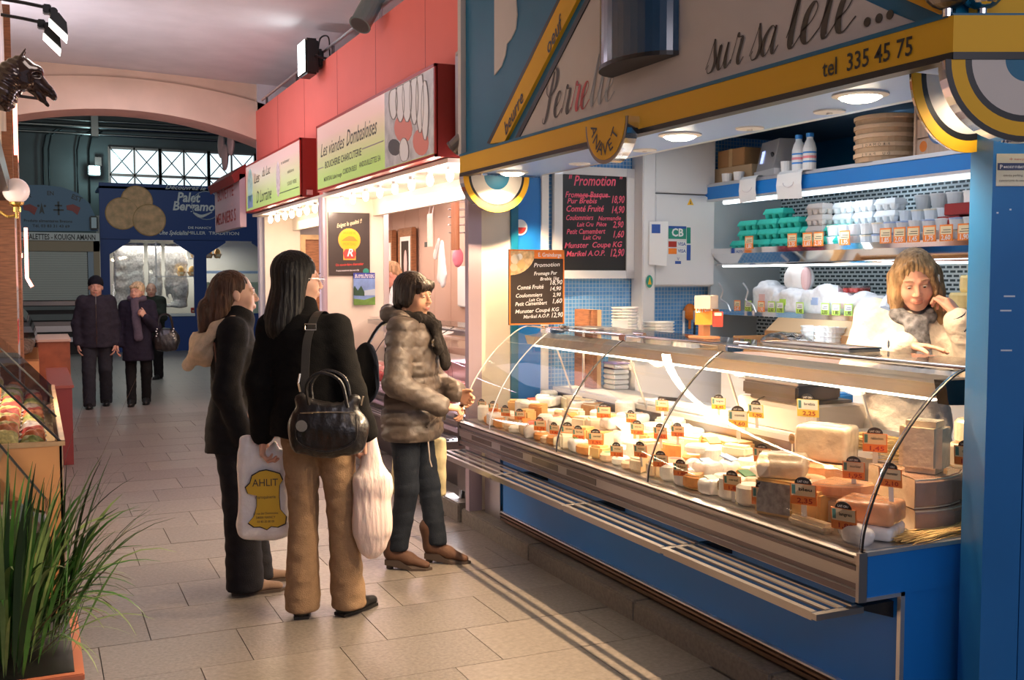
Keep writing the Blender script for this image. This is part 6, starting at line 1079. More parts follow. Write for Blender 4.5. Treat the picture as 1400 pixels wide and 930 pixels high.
q = B(282, 281); f('round_seal', mat('sealgrey', (.35, .40, .50), .5), lambda b: b.tube([(q.x+.31*math.cos(a), YB-.006, q.z+.31*math.sin(a)) for a in [2*PI*i/24 for i in range(25)]], .012, 4)); f('swash', M['white'], lambda b: b.tube(spline([(B(264, 291).x, YB-.006, B(264, 291).z), (B(275, 296).x, YB-.006, B(275, 296).z), (B(290, 290).x, YB-.006, B(290, 290).z)], 6), [.01, .02, .03, .035, .04, .04, .04, .035, .03, .025, .02, .015, .01], 6))
# crêpe stall
YK = 23.6; t = thing('crepe_stall', 'closed grey crêpe kiosk with roller shutter and a half-round sign on top', 'kiosk', (.4, YK, 0)); c = Vector((.4, YK, 0)); f = lambda n, m, fn: fp(n, m, fn, t, c)
K = lambda px, py: ony(px, py, YK)
x0, x1 = -1.3, 1.26; zb0, zb1 = K(80, 329).z, K(80, 318).z
f('name_band', mat('bandwhite', (.62, .62, .60), .5), lambda b: b.box((x0, YK-.03, zb0), (x1, YK+.1, zb1))); f('frame', mat('frametan', (.36, .27, .18), .6), lambda b: (b.box((x0, YK, zb0-.22), (x1, YK+.1, zb0)), b.box((x1-.12, YK, 0), (x1, YK+.1, zb0))))
sz1 = K(60, 341).z; sz0 = K(60, 411).z; nsl = 22
for k in range(nsl): f('shutter_slat', mat('shutter', (.50, .50, .45), .5), lambda b: b.bbox((x0, YK+.03, sz0+(sz1-sz0)*k/nsl+.004), (K(120, 380).x, YK+.06, sz0+(sz1-sz0)*(k+1)/nsl), .006))
f('shutter_guide', mat('guidegrey', (.30, .35, .42), .5), lambda b: b.box((K(121, 380).x, YK+.02, 0), (x1-.12, YK+.07, zb0-.2)))
for k, (py0, py1, m_) in enumerate(((412, 418, 'steel_dk'), (419, 424, 'greywall'), (430, 438, 'greywall'), (440, 446, 'steel_dk'), (446, 454, 'mauve'), (462, 468, 'alu'))): f('counter_board', M[m_] if m_ != 'mauve' else M['steel'], lambda b: b.box((x0, YK-.02*(k+1), K(60, py1).z), (x1-.12, YK+.1, K(60, py0).z)))
f('counter_base', M['black'], lambda b: b.box((x0, YK+.1, 0), (x1, YK+1.2, 1.3))); f('body', M['greywall'], lambda b: b.box((x0, YK+.12, 1.3), (x1, YK+1.2, zb1)))
pan = mat('signbluegrey', (.14, .22, .32), .6); pts = [K(0, 316), K(134, 316), K(132, 300), K(122, 278), K(106, 264), K(85, 256), K(60, 253), K(35, 253), K(0, 262)]; f('half_round_sign', pan, lambda b: b.prism([(p.x, p.z) for p in pts], 'y', YK-.02, YK+.05))
def kt(s, px, py, sz, xa, xb, m=M['black'], v=(0, 0, 1), u=(1, 0, 0)): q = K(px, py); text(s, m, Vector((q.x, YK-.034 if py > 318 else YK-.024, q.z))-c, u, v, sz, width=K(xb, py).x-K(xa, py).x, parent=t, bold=.02)
kt('CRÊPES - GALETTES - KOUIGN AMANN', 68, 327.5, .16, 5, 132); kt('EN', 69, 267, .12, 65, 74); kt('EST', 104, 274, .14, 97, 112, u=(1, 0, -.4), v=(.35, 0, 1)); kt('R', 40, 270, .12, 37, 43); kt('Produits alimentaires Bretons', 66, 304, .08, 34, 100); kt('Tél. 03 83 31 43 69', 70, 311, .08, 42, 93)
for (px_, m_) in ((41, 'red_dk'), (100, 'red_dk')):
    q = K(px_, 286); f('map_emblem', M[m_], lambda b: b.prism([(q.x-.13, q.z+.07), (q.x+.0, q.z+.10), (q.x+.14, q.z+.03), (q.x+.08, q.z-.12), (q.x-.02, q.z-.04), (q.x-.12, q.z-.02)], 'y', YK-.03, YK-.02))
q = K(80, 285); f('cross_emblem', M['black'], lambda b: (b.box((q.x-.018, YK-.03, q.z-.14), (q.x+.018, YK-.02, q.z+.14)), b.box((q.x-.07, YK-.03, q.z+.04), (q.x+.07, YK-.02, q.z+.07)), b.box((q.x-.10, YK-.03, q.z-.05), (q.x+.10, YK-.02, q.z-.02))))
q = K(57, 285); f('ermine_emblem', M['black'], lambda b: (b.prism([(q.x, q.z+.12), (q.x+.05, q.z-.12), (q.x, q.z-.07), (q.x-.05, q.z-.12)], 'y', YK-.03, YK-.02), b.cyl((q.x-.06, YK-.03, q.z+.05), (q.x-.06, YK-.02, q.z+.05), .025), b.cyl((q.x+.06, YK-.03, q.z+.05), (q.x+.06, YK-.02, q.z+.05), .025)))
q = K(128, 305); u = thing('kiosk_lamp', 'small dark box lamp with a pale face at the end of the crêpe sign', 'lamp', (q.x, YK-.06, q.z)); part('housing', M['black'], u, lambda b: b.bbox((-.08, -.05, -.14), (.08, .03, .14), .02)); part('face', mat('paleface', (.5, .6, .65), .4), u, lambda b: b.box((-.05, -.056, -.11), (.05, -.05, .11)))
# ================================================================ left side of the aisle
XL = -.15
t = thing('left_stall_column', 'tiled white column with wooden edges of the left stall', 'column', (XL, 8.5, 0)); part('tiles', M['whitetile'], t, lambda b: b.box((-.1, -.4, 0), (.03, 1.0, 2.15))); part('wood_edge', M['wood'], t, lambda b: b.box((-.08, -.50, 0), (.035, -.40, 2.6))); part('wood_edge', M['wood'], t, lambda b: b.box((-.08, 1.0, 0), (.05, 1.9, 2.6))); part('red_tiles', mat('redtile', (.55, .05, .04), .3), t, lambda b: [b.box((.03, -.2+.16*i, 1.12+.06*j), (.034, -.06+.16*i, 1.17+.06*j)) for i in range(4) for j in range(3)])
t = thing('left_fascia', 'cream lit sign fascia with dark frame along the left stall', 'fascia', (XL-.03, 6.5, 2.15)); part('face', mat('leftface', (.62, .52, .36), .35, var=.3, vscale=3), t, lambda b: b.box((-.12, -3.0, .10), (0, 3.2, 1.6))); part('frame_bar', M['black'], t, lambda b: b.box((-.1, -3.05, -.02), (.05, 3.25, .10))); part('frame_bar', M['wood'], t, lambda b: b.box((-.1, 3.2, -.02), (.05, 3.3, 1.7)))
neo = mat('neonpink', (1, .4, .3), .4, emit=(1, .22, .14), es=7); t = thing('neon_tube', 'glowing red-pink neon tube down the edge of the left stall', 'neon tube', (XL+.03, 10.4, 1.5)); part('tube', neo, t, lambda b: b.cyl((0, 0, .3), (0, 0, 1.7), .018)); part('tube', neo, t, lambda b: b.tube([(.06, 0, .55), (.06, 0, .1), (.10, 0, .02)], .015)); part('clip', M['chrome'], t, lambda b: (b.cyl((0, 0, .28), (0, 0, .32), .03), b.cyl((0, 0, 1.68), (0, 0, 1.72), .03)))
t = thing('globe_lamp', 'white globe wall lamp on a curved brass arm by the left stall', 'lamp', (.0, 7.2, 2.18)); q = ony(22, 261, 7.2); t.location = (q.x, 7.2, q.z); brass = mat('brass', (.60, .38, .10), .25, .9)
part('globe', mat('globe', (.80, .66, .60), .3, emit=(.9, .65, .55), es=.18), t, lambda b: (setattr(b, 'smooth', True), b._ell((0, 0, 0), (.078, .078, .078), 20, 12))); part('holder', brass, t, lambda b: (b.lathe([(.045, -.07), (.04, -.085), (.012, -.10), (.010, -.17)], n=14), b.cyl((.0, 0, -.10), (.0, 0, -.13), .025))); part('arm', brass, t, lambda b: b.tube(spline([(0, 0, -.15), (-.05, .0, -.16), (-.10, 0, -.13), (-.16, 0, -.14)], 5), .009, 6))
for k, (px_, py_, Y) in enumerate(((88, 35, 6.0), (80, 55, 6.35))):
    q = ony(px_-18, py_-18, Y); t = thing('arm_spotlight', 'black rectangular spotlight with lit strip on a long arm, %s one' % ['upper', 'lower'][k], 'spotlight', q); L_ = q.x-XL-.02
    part('arm', M['black'], t, lambda b: b.tube([(0, 0, .02), (-L_*.5, 0, .035), (-L_, 0, .045)], .009, 6)); part('knuckle', M['black'], t, lambda b: (b.bbox((-.04, -.03, -.01), (.0, .03, .035), .005), b.cyl((.01, -.03, .0), (.01, .03, .0), .022))); part('head', M['black'], t, lambda b: b.prism([(.0, -.02), (.035, -.02), (.07, -.065), (.075, -.13), (-.01, -.05)], 'y', -.10, .10)); part('lit_strip', mat('striplit', (1, 1, 1), .4, emit=(1, .95, .88), es=6), t, lambda b: b.add([(-.012, -.09, -.052), (.073, -.09, -.135), (.073, .09, -.135), (-.012, .09, -.052)], [(0, 1, 2, 3)]))
# horse head, dark bronze
q = ony(40, 105, 6.2); S_ = .36; t = thing('horse_head', 'glossy dark bronze horse head sculpture on the left stall fascia, mouth open', 'sculpture', q)
hd = SDF(.006); P3 = lambda x, z, y=0: (x*S_/100, y*S_/100, -z*S_/100)   # pixels /100 about the centre
hd.cone(P3(-34, 10), P3(-12, -12), .085, .062, .03); hd.cone(P3(-36, 34), P3(-22, 0), .07, .07, .03); hd.cone(P3(-12, -12), P3(6, -6), .058, .05, .02); hd.cone(P3(-6, -2), P3(22, 18), .055, .030, .02); hd.cone(P3(14, 6), P3(30, 24), .030, .022, .012); hd.cone(P3(26, 18), P3(33, 28), .024, .016, .01)
hd.cone(P3(-2, 10), P3(16, 30), .036, .020, .015); hd.cone(P3(16, 30), P3(24, 40), .018, .010, .008)
for s in (-1, 1):
    hd.cone(P3(-14, -20, s*9), P3(-4, -38, s*12), .018, .006, .01, flat=((1, 0, 0), .6)); hd.ell(P3(0, -6, s*12), (.018, .012, .014), .01); hd.ell(P3(10, -2, s*10), (.03, .012, .012), .008, op='s'); hd.ell(P3(31, 20, s*6), (.006, .006, .006), .004, op='s'); hd.ell(P3(-8, 8, s*10), (.04, .02, .045), .02)
for k in range(7): hd.cone(P3(-14-3*k, -22+5*k, 0), P3(-30-2*k, -14+7*k, 0), .016, .010, .012)
hd.mod(lambda P: .003*noise3(P, 60, 3)+.003*np.sin(P[..., 2]*160+P[..., 0]*90)*(P[..., 0] < -.05)); sdfobj('head', hd, mat('bronzehorse', (.045, .022, .018), .16, .5, coat=.6), t)
part('bracket', M['black'], t, lambda b: b.cyl((-.12, 0, -.10), (.08, 0, -.115), .008)); part('eye', M['black'], t, lambda b: (b._ell(P3(2, -6, 13), (.010, .006, .009), 8, 6), b._ell(P3(2, -6, -13), (.010, .006, .009), 8, 6)))
# left display case with tilted glass and food
YA, YB2 = 5.2, 8.0
t = thing('left_display_case', 'left-hand display case with orange-tan end panel and tilted smoky glass', 'display case', (-.4, 7, 0)); c = Vector((-.4, 7, 0)); f = lambda n, m, fn: fp(n, m, fn, t, c); tan = mat('tanpanel', (.78, .38, .14), .5, var=.04)
f('end_panel', tan, lambda b: b.box((-1.2, YA, 0), (.095, YA+.02, .84))); f('side_panel', mat('beigeside', (.50, .36, .24), .5), lambda b: b.box((.085, YA, 0), (.10, YB2, .84))); f('deck', ccr, lambda b: b.add([(.085, YA+.02, .72), (.085, YB2, .72), (-.9, YB2, 1.16), (-.9, YA+.02, 1.16)], [(0, 1, 2, 3)])); f('top_lip', M['woodlt'], lambda b: (b.box((.07, YA, .83), (.11, YB2, .85)), b.box((-1.2, YA-.005, .83), (.11, YA+.03, .85))))
GP = spline([(.09, .85), (-.09, 1.05), (-.22, 1.19), (-.36, 1.30), (-.52, 1.35)], 4); n = 3
for k in range(3):
    a_, b_ = YA+(YB2-YA)*k/n+.005, YA+(YB2-YA)*(k+1)/n-.005; b = MB(); b.M = Matrix.Translation(-c); b.strip([(p.x, a_, p.y) for p in GP], [(p.x, b_, p.y) for p in GP]); b.build('glass_panel', M['glass_dk'], t); f('glass_edge', M['black'], lambda b: b.tube([(p.x, a_, p.y) for p in GP], .006, 5))
rr = random.Random(21); fm = [mat('salad', (.66, .55, .20), .6, var=.25, vscale=60, bump=.6, bscale=90), mat('salmonfood', (.80, .28, .12), .45, var=.25, vscale=40), mat('packfood', (.70, .58, .50), .25, var=.3, vscale=25, coat=.5), mat('greenfood', (.35, .42, .12), .6, var=.3, vscale=50), mat('redfood', (.55, .08, .06), .4, var=.3, vscale=40)]
k = 0; fpro = {}
for row in range(4):
    for j in range(15):
        x_ = -.03-row*.115; y_ = YA+.14+j*.17+row*.02; kd = (row*2+j*3+(row*j) % 3) % 5 if (row, j) not in ((0, 0), (1, 0)) else (3 if row == 0 else 0); u = thing('deli_dish', '%s heap in the left case, row %s from the aisle, %s from near end' % (['yellow noodle', 'orange salmon', 'film-packed', 'green vegetable', 'red preserve'][kd], ['one', 'two', 'three', 'four', 'five'][row], ordn(j)), 'food', (x_, y_, .74+.055*row)); 
        if kd in fpro:
            for c_ in fpro[kd].children: dup(c_, u)
        else:
            q = SDF(.009); q.ell((0, 0, .05), (.06, .068, .05), .02)
            for m_ in range(5): q.ell((rr.uniform(-.03, .03), rr.uniform(-.04, .04), rr.uniform(.05, .09)), .025, .012)
            q.mod(lambda P: .006*noise3(P, 90, kd)); sdfobj('food', q, fm[kd], u); part('dish', M['white'], u, lambda b: b.lathe([(.05, 0), (.072, .03), (.068, .03), (.045, .006), (0, .006)], n=14)); fpro[kd] = u
# curved case behind and red-brown box counters
t = thing('left_round_case', 'farther left display case with round violet-tinted glass front', 'display case', (-.35, 11, 0)); c = Vector((-.35, 11, 0)); f = lambda n, m, fn: fp(n, m, fn, t, c); f('base', tan, lambda b: b.box((-1.0, 10.45, 0), (.02, 12.6, .84))); GP = spline([(.02, .86), (.0, 1.05), (-.10, 1.25), (-.28, 1.36), (-.5, 1.4)], 4); b = MB(); b.M = Matrix.Translation(-c); b.smooth = True; b.strip([(p.x, 10.45, p.y) for p in GP], [(p.x, 12.6, p.y) for p in GP]); b.build('glass_panel', M['glass_dk'], t); f('end_glass', M['glass_dk'], lambda b: b.add([(p.x, 10.45, p.y) for p in GP]+[(-.5, 10.45, .86)], [tuple(range(len(GP)+1))])); f('contents', fm[2], lambda b: [b._ell((rr.uniform(-.8, -.1), rr.uniform(10.6, 12.4), .9), (.1, .12, .06), 8, 6) for _ in range(20)], ); t.children[-1]['kind'] = 'stuff'
t = thing('red_counter', 'wine-red low counter box standing beside the left display case', 'counter', (.19, 10.2, 0)); part('body', mat('winered', (.20, .022, .02), .5), t, lambda b: b.box((-.10, -.55, 0), (.08, 1.4, .66))); part('top', mat('redtop', (.30, .07, .05), .35), t, lambda b: b.bbox((-.11, -.57, .66), (.095, 1.42, .685), .004))
t = thing('wooden_counter', 'orange wooden counter box farther along the left side', 'counter', (.18, 13.0, 0)); part('body', mat('redwood', (.30, .085, .035), .5, var=.2, vscale=8), t, lambda b: b.box((-.18, -.5, 0), (.16, .7, .90))); part('top', mat('paleedge', (.62, .42, .32), .5), t, lambda b: b.box((-.19, -.52, .90), (.17, .72, .925)))
t = thing('left_stall_body', 'dark body of the left stall behind its display cases', 'stall', (-1.3, 7, 0)); part('back', M['wood'], t, lambda b: b.box((-.6, -3, 0), (-.5, 6, 3.2))); part('end', M['creampanel'], t, lambda b: b.box((-.6, 5.9, 0), (1.0, 6.0, 2.2)))
# nearer glass case at the lower left with a pink tray
t = thing('near_glass_case', 'low glass case edge at the lower left with a pink tray inside', 'display case', (-.45, 4.7, 0)); c = Vector((-.45, 4.7, 0)); f = lambda n, m, fn: fp(n, m, fn, t, c)
f('base', M['steel_dk'], lambda b: b.box((-.9, 4.46, 0), (-.20, 5.15, .60))); f('glass_panel', M['glass_dk'], lambda b: b.strip([(.02, 4.46, .60), (-.30, 4.46, 1.06)], [(.02, 5.15, .60), (-.30, 5.15, 1.06)])); f('rail', M['steel_dk'], lambda b: b.box((-.24, 4.46, .52), (.03, 5.15, .60))); f('edge', M['black'], lambda b: b.cyl((.02, 5.15, .60), (-.30, 5.15, 1.06), .006))
u = thing('pink_tray', 'pink-white folded paper tray behind the lower left glass', 'tray', (-.17, 4.75, .60)); part('tray', mat('pinkpaper', (.75, .52, .50), .5), u, lambda b: b.bbox((-.09, -.10, 0), (.07, .10, .05), .02)); part('paper', mat('greenpaper', (.35, .42, .38), .5), u, lambda b: b.bbox((.08, -.08, 0), (.13, .08, .07), .01))
# planter with reedy plant
t = thing('planter_box', 'terracotta-coloured square planter box with painted neon highlight on its edge at the lower left', 'planter', (-.06, 4.05, 0)); terr = mat('terracotta', (.62, .20, .10), .55, var=.06); part('box', terr, t, lambda b: (b.box((-.40, -.35, 0), (.17, .35, .27)))); part('lip', terr, t, lambda b: b.bbox((-.41, -.36, .26), (.18, .36, .285), .004)); part('soil', M['black'], t, lambda b: b.box((-.38, -.33, .284), (.15, .33, .288))); part('painted_highlight', mat('neonhighlight', (.9, .2, .12), .4, emit=(1, .2, .1), es=.5), t, lambda b: b.box((.17, -.355, 0), (.174, -.34, .20)))  # emissive strip stands in for neon light catching the box edge
pl = thing('reed_plant', 'tall grassy green plant with long arching leaves in the planter box', 'plant', (-.10, 4.0, .285)); gm = [mat('leaf_green', (.045, .16, .022), .45, var=.4, vscale=9), mat('leaf_light', (.18, .27, .08), .45, var=.4, vscale=9), mat('leaf_dark', (.02, .055, .018), .5), mat('leaf_brown', (.10, .055, .03), .6, var=.3)]
rr = random.Random(31)
def leaf(b0, dirv, L_, w_, droop, m, n=9):
    A = []; Bv = []; p = Vector(b0); d = Vector(dirv).normalized(); s = d.cross(Vector((0, 0, 1))).normalized(); tw = rr.uniform(-.6, .6)
    for i in range(n+1):
        t_ = i/n; w2 = w_*(math.sin(PI*min(1, .12+.88*(1-t_)))**.7)*.5*(1-t_**4)+.0006; ss = (s*math.cos(tw*t_)+d.cross(s)*math.sin(tw*t_)); A.append(p+ss*w2); Bv.append(p-ss*w2); p = p+d*(L_/n); d = (d+Vector((0, 0, -droop*(.2+t_)*1.6/n))).normalized()
    b = MB(); b.smooth = True; b.strip(A, Bv); b.build('leaf', m, pl)
for i in range(270):
    a = rr.uniform(0, 2*PI); r0 = rr.uniform(0, .24); e = rr.uniform(.02, .55); L_ = rr.uniform(.35, .72); leaf((r0*math.cos(a)-.04, r0*math.sin(a)*1.2, 0), (math.cos(a)*e, math.sin(a)*e, 1), L_, rr.uniform(.009, .026), rr.uniform(.3, 2.0), gm[rr.choice([0, 0, 0, 1, 1, 2])])
for i in range(45): a = rr.uniform(-.9, .6); leaf((.05, rr.uniform(-.2, .2), rr.uniform(0, .12)), (math.cos(a)*.9, math.sin(a)*.9, rr.uniform(.4, 1.2)), rr.uniform(.3, .52), rr.uniform(.006, .013), rr.uniform(.8, 2.6), gm[rr.choice([0, 1, 1, 2, 3])])
for i, (px_, py_, dr) in enumerate(((188, 577, .2), (178, 655, 2.6), (105, 600, 1.2), (203, 755, .9), (180, 790, 1.5), (150, 640, 1.8), (165, 700, 2.2))):
    q = ony(px_, py_, 3.95)-Vector(pl.location); L_ = q.length*1.12; leaf((.04, 0, .05), Vector((q.x*.8, 0, q.z+dr*.12)), L_, .012, dr*.55, gm[[3, 3, 3, 1, 2, 1, 2][i]], 14)
for i in range(12): a = rr.uniform(2, 5); leaf((-.12, -.2, 0), (math.cos(a)*.5, -.5, .8), .45, .035, 1.6, gm[2])
# ================================================================ people
def hairmat(n, c): return mat(n, c, .50, spec=.3, var=.45, vscale=55, bump=.6, bscale=120, stretch=(1, 1, .12))
def cloth(n, c, r=.85, b=.25, bs=180, spec=.2, **k): return mat(n, c, r, bump=b, bscale=bs, var=.12, vscale=30, spec=spec, **k)
SKIN = mat('skin', (.62, .34, .24), .5, sub=.12, var=.05, vscale=30); LIPS = mat('lips', (.52, .20, .15), .45); EYEW = mat('eye_white', (.75, .72, .70), .2); IRIS = mat('iris', (.05, .035, .03), .15)
def A3(v): return np.array(v, float)
def headmesh(c, R, s=1.0, fem=True, h=.0042, mouth=0.0, noseL=1.0):
    q = SDF(h); q.ell((0, -.018, .035), (.073, .094, .087), .02); q.ell((0, .028, -.022), (.060, .064, .086), .03); q.ell((0, .056, -.092), (.026 if fem else .032, .024, .019), .025); q.ell((0, .02, -.07), (.046 if fem else .053, .05, .032), .03)
    for x in (-1, 1):
        q.ell((x*.034, .060, -.030), (.026, .022, .026), .02); q.ell((x*.0755, -.006, -.002), (.008, .019, .031), .006, R=Matrix.Rotation(.25, 4, 'X')); q.ell((x*.030, .092, .013), (.017, .014, .011), .014, op='s'); q.ell((x*.030, .074, .011), (.016, .0145, .0125), .005); q.cone((x*.014, .085, .030), (x*.048, .071, .030), .007, .006, .012); q.cone((x*.019, .0835, .0205), (x*.041, .0805, .0195), .0042, .0042, .004)
        q.ell((x*.0115, .098, -.026), (.0085, .011, .0075), .006); q.ell((x*.006, .1075, -.034), (.0035, .005, .003), .003, op='s')
    q.cone((0, .084, .022), (0, .108*noseL, -.020), .0075, .0105, .010); q.ell((0, .087, -.055), (.024, .013, .014), .012)
    q.ell((0, .0955, -.0525), (.019, .0075, .0048), .004); q.ell((0, .0935, -.0625), (.017, .0080, .0055), .004); q.ell((0, .102, -.0575), (.019, .005, .0016), .003, op='s')
    q.cone((0, -.028, -.05), (0, -.048, -.16), .050 if fem else .058, .052 if fem else .062, .03)
    V, Q = q.mesh('', None, smooth=1); m = V[Q].mean(1); idx = ((np.abs(m[:, 0]) < .0185) & (m[:, 1] > .085) & (np.abs(m[:, 2]+.0575) < .0085+.0015)).astype(int)
    return V*s@np.array(R.to_3x3()).T+A3(c), Q, idx
def handmesh(wr, d, n, l, s=1.0, curl=(.5, .6, .4), spread=.04, thumb=(.65, .65, .25), h=.0030):
    wr, d, n, l = [A3(x) for x in (wr, d, n, l)]; d /= np.linalg.norm(d); n = n-d*(n@d); n /= np.linalg.norm(n); l = l-d*(l@d)-n*(l@n); l /= np.linalg.norm(l); q = SDF(h)
    q.cone(wr-d*.03*s, wr+d*.015*s, .027*s, .027*s, .01, flat=(n, .75))
    for i in range(4):
        o = (.029-.0195*i)*s; b = wr+d*(.086-.004*abs(i-1.2))*s+l*o; q.cone(wr+d*.015*s+l*o*.6, b, .017*s, .0125*s, .012, flat=(n, .85))
        L = [(.040, .026, .020), (.044, .029, .021), (.041, .027, .020), (.032, .021, .018)][i]; a = 0; p = b; r = [.0092, .0095, .0090, .0080][i]*s
        for k in range(3):
            a += curl[k]*(1+.12*i); dd = d*math.cos(a)+n*math.sin(a)+l*(1.5-i)*spread*(1 if k == 0 else .3); p2 = p+dd*L[k]*s; q.cone(p, p2, r*(1-.07*k), r*(.93-.09*k), .0035 if k else .006); p = p2
    b = wr+d*.022*s+l*.022*s; t = d*thumb[0]+l*thumb[1]+n*thumb[2]; t /= np.linalg.norm(t); p2 = b+t*.045*s; t2 = t+d*.5+n*.2; t2 /= np.linalg.norm(t2); p3 = p2+t2*.032*s; p4 = p3+(t2+n*.3)/np.linalg.norm(t2+n*.3)*.024*s
    q.cone(b, p2, .0165*s, .0125*s, .010); q.cone(p2, p3, .0118*s, .0105*s, .004); q.cone(p3, p4, .0105*s, .0085*s, .003)
    V, Q = q.mesh('', None, smooth=1); return V, Q, np.zeros(len(Q), int)
def joinvq(L):
    V = []; Q = []; I = []; n = 0
    for v, q, i in L: V.append(v); Q.append(q+n); I.append(i); n += len(v)
    return np.concatenate(V), np.concatenate(Q), np.concatenate(I)
def wrinkle(amp, f, seed, zs=2.2):
    S = np.array([1, 1, zs]); return lambda P: amp*noise3(P*S, f, seed)+amp*.5*noise3(P*S, f*2.7, seed+1)
def person(label, loc, rz, H, J, hair=None, fem=True, skin=SKIN, headyaw=0, pitch=0, roll=0, heads=1.0, hands=True, lod=1, headc=None, hcolor=None, brow=(.04, .03, .02), group=None):
    t = thing('person', label, 'person', loc, rz, group); D = dict(hipR=(.085, 0, .52*H), hipL=(-.085, 0, .52*H), kneeR=(.09, .015, .28*H), kneeL=(-.09, .015, .28*H), ankR=(.09, -.01, .055*H), ankL=(-.09, -.01, .055*H), shR=(.150, -.01, .805*H), shL=(-.150, -.01, .805*H), elR=(.205, -.03, .635*H), elL=(-.205, -.03, .635*H), wrR=(.205, .03, .485*H), wrL=(-.205, .03, .485*H), neck=(0, -.02, .85*H), chest=(0, 0, .74*H), pelvis=(0, 0, .55*H))
    D.update(J); G = {k: A3(v) for k, v in D.items() if not isinstance(v, dict)}; R = Matrix.Rotation(headyaw, 4, 'Z') @ Matrix.Rotation(roll, 4, 'Y') @ Matrix.Rotation(-pitch, 4, 'X'); hc = A3(headc) if headc is not None else G['neck']+A3((0, .035, .105*H/1.65)); s = heads*H/1.68
    s = min(s, 1.04)*1.0; L = [headmesh(hc, R, s, fem, h=.0042*lod)]
    b = SDF(.014*max(1, lod*.8)); b.ell(G['pelvis'], (.12, .08, .11), .03); b.cone(G['pelvis'], G['chest'], .085, .09, .04); b.ell(G['chest'], (.115, .08, .12), .04); b.cone(G['chest'], G['neck'], .07, .048, .04); b.cone(G['neck'], hc+A3((0, -.03, -.06)), .045, .045, .02)
    for s_ in 'RL':
        b.chain([G['chest']+(G['sh'+s_]-G['chest'])*.6+A3((0, 0, .03)), G['sh'+s_], G['el'+s_], G['wr'+s_]], [.045, .042, .034, .025], .02); b.chain([G['hip'+s_], G['knee'+s_], G['ank'+s_]], [.068, .048, .036], .02)
    v, q = b.mesh('', None); L.append((v, q, np.zeros(len(q), int)))
    for s_ in 'RL':
        if 'hand'+s_ in J or hands:
            hp = J.get('hand'+s_) or dict(d=G['wr'+s_]-G['el'+s_], n=(-1 if s_ == 'R' else 1, 0, 0), l=(0, 1, 0)); L.append(handmesh(G['wr'+s_]+(A3(hp['d'])/np.linalg.norm(hp['d']))*.02, hp['d'], hp['n'], hp['l'], hp.get('s', .95), hp.get('curl', (.35, .4, .3)), thumb=hp.get('thumb', (.75, .5, .25)), h=.0030*lod))
    V, Q, I = joinvq(L); body = obj_vq('body', V, Q, [skin, LIPS], t, I)
    HM = Matrix.Translation(hc.tolist()) @ R @ Matrix.Scale(s, 4); e = MB(); e.smooth = True; e.M = HM
    for x in (-1, 1): e.cur = 0; e._ell((x*.030, .0768, .0108), (.0128, .0122, .0098), 12, 8); e.cur = 1; e._ell((x*.030, .0826, .0075), (.0072, .0064, .0070), 10, 6)
    if lod == 1: e.build('eyes', [EYEW, IRIS], body)
    if hcolor:
        bb = MB(); bb.M = HM
        for x in (-1, 1): bb.tube([(x*.015, .0915, .0365), (x*.030, .0915, .0400), (x*.049, .0775, .0345)], [.0018, .0024, .0010], 5); bb.tube([(x*.017, .0855, .0145), (x*.025, .0895, .0185), (x*.035, .0885, .0180), (x*.044, .0805, .0135)], [.0009, .0013, .0014, .0010], 4)
        bb.build('eyebrows', hcolor, body)
    return t, G, hc, R, s, HM
def hairobj(t, fn, m, HM, h=.006, name='hair', amp=.0022, fq=170, smooth=1):
    q = SDF(h); fn(q); q.mod(lambda P: amp*np.sin(np.arctan2(P[..., 0], P[..., 1]+.02)*fq*.16+3*noise3(P, 14, 3))+amp*.6*np.sin(np.arctan2(P[..., 0], P[..., 1]+.02)*fq*.41+2*noise3(P, 22, 5)))
    V, Q = q.mesh('', None, smooth=smooth); V = V@np.array(HM.to_3x3()).T+A3(HM.translation); return obj_vq(name, V, Q, m, t)
def shoe(t, ank, yaw, m, sole, L_=.25, heel=.0, name='shoe', tall=.0, w=.043):
    c, s = math.cos(yaw), math.sin(yaw); F = lambda x, y, z: A3((ank[0]+x*c-y*s, ank[1]+x*s+y*c, z)); b = SDF(.006); lift = heel*.8
    b.cone(F(0, -.02, .045+lift), F(0, .07, .036+lift*.5), w, w*.85, .02); b.cone(F(0, .07, .036+lift*.5), F(0, L_-.085, .026), w*.85, w*.62, .03, flat=((0, 0, 1), .8)); b.cone(F(0, -.02, .04+lift), F(0, -.025, .10+lift), w*.95, w*.85, .02)
    if tall: b.cone(F(0, -.02, .06+lift), F(0, -.035, tall), .044, .054, .02)
    b.box(F(0, 0, -.05), (.6, .6, .052+.0), .004, .001, op='s'); o = sdfobj(name, b, m, t)
    q = MB(); pts = [(-w*.8, -.055), (w*.8, -.055), (w*.95, .03), (w*1.02, .10), (w*.75, L_-.075), (0, L_-.045), (-w*.75, L_-.075), (-w*1.02, .10), (-w*.95, .03)]
    if heel: q.M = Matrix.Identity(4); V = []; 
    P0 = [F(x, y, 0.0 if y > .06 or not heel else lift*.6) for x, y in pts]; P1 = [F(x, y, .014 if y > .06 or not heel else lift+.012) for x, y in pts]; n = len(pts); q.add(P0+P1, [list(range(n))[::-1], list(range(n, 2*n))]+[(i, (i+1) % n, n+(i+1) % n, n+i) for i in range(n)]); q.build('sole', sole, o)
    if heel: k = MB(); k.cyl(F(0, -.028, lift+.01), F(0, -.034, 0), .026, .019, 12); k.build('heel', sole, o)
    return o
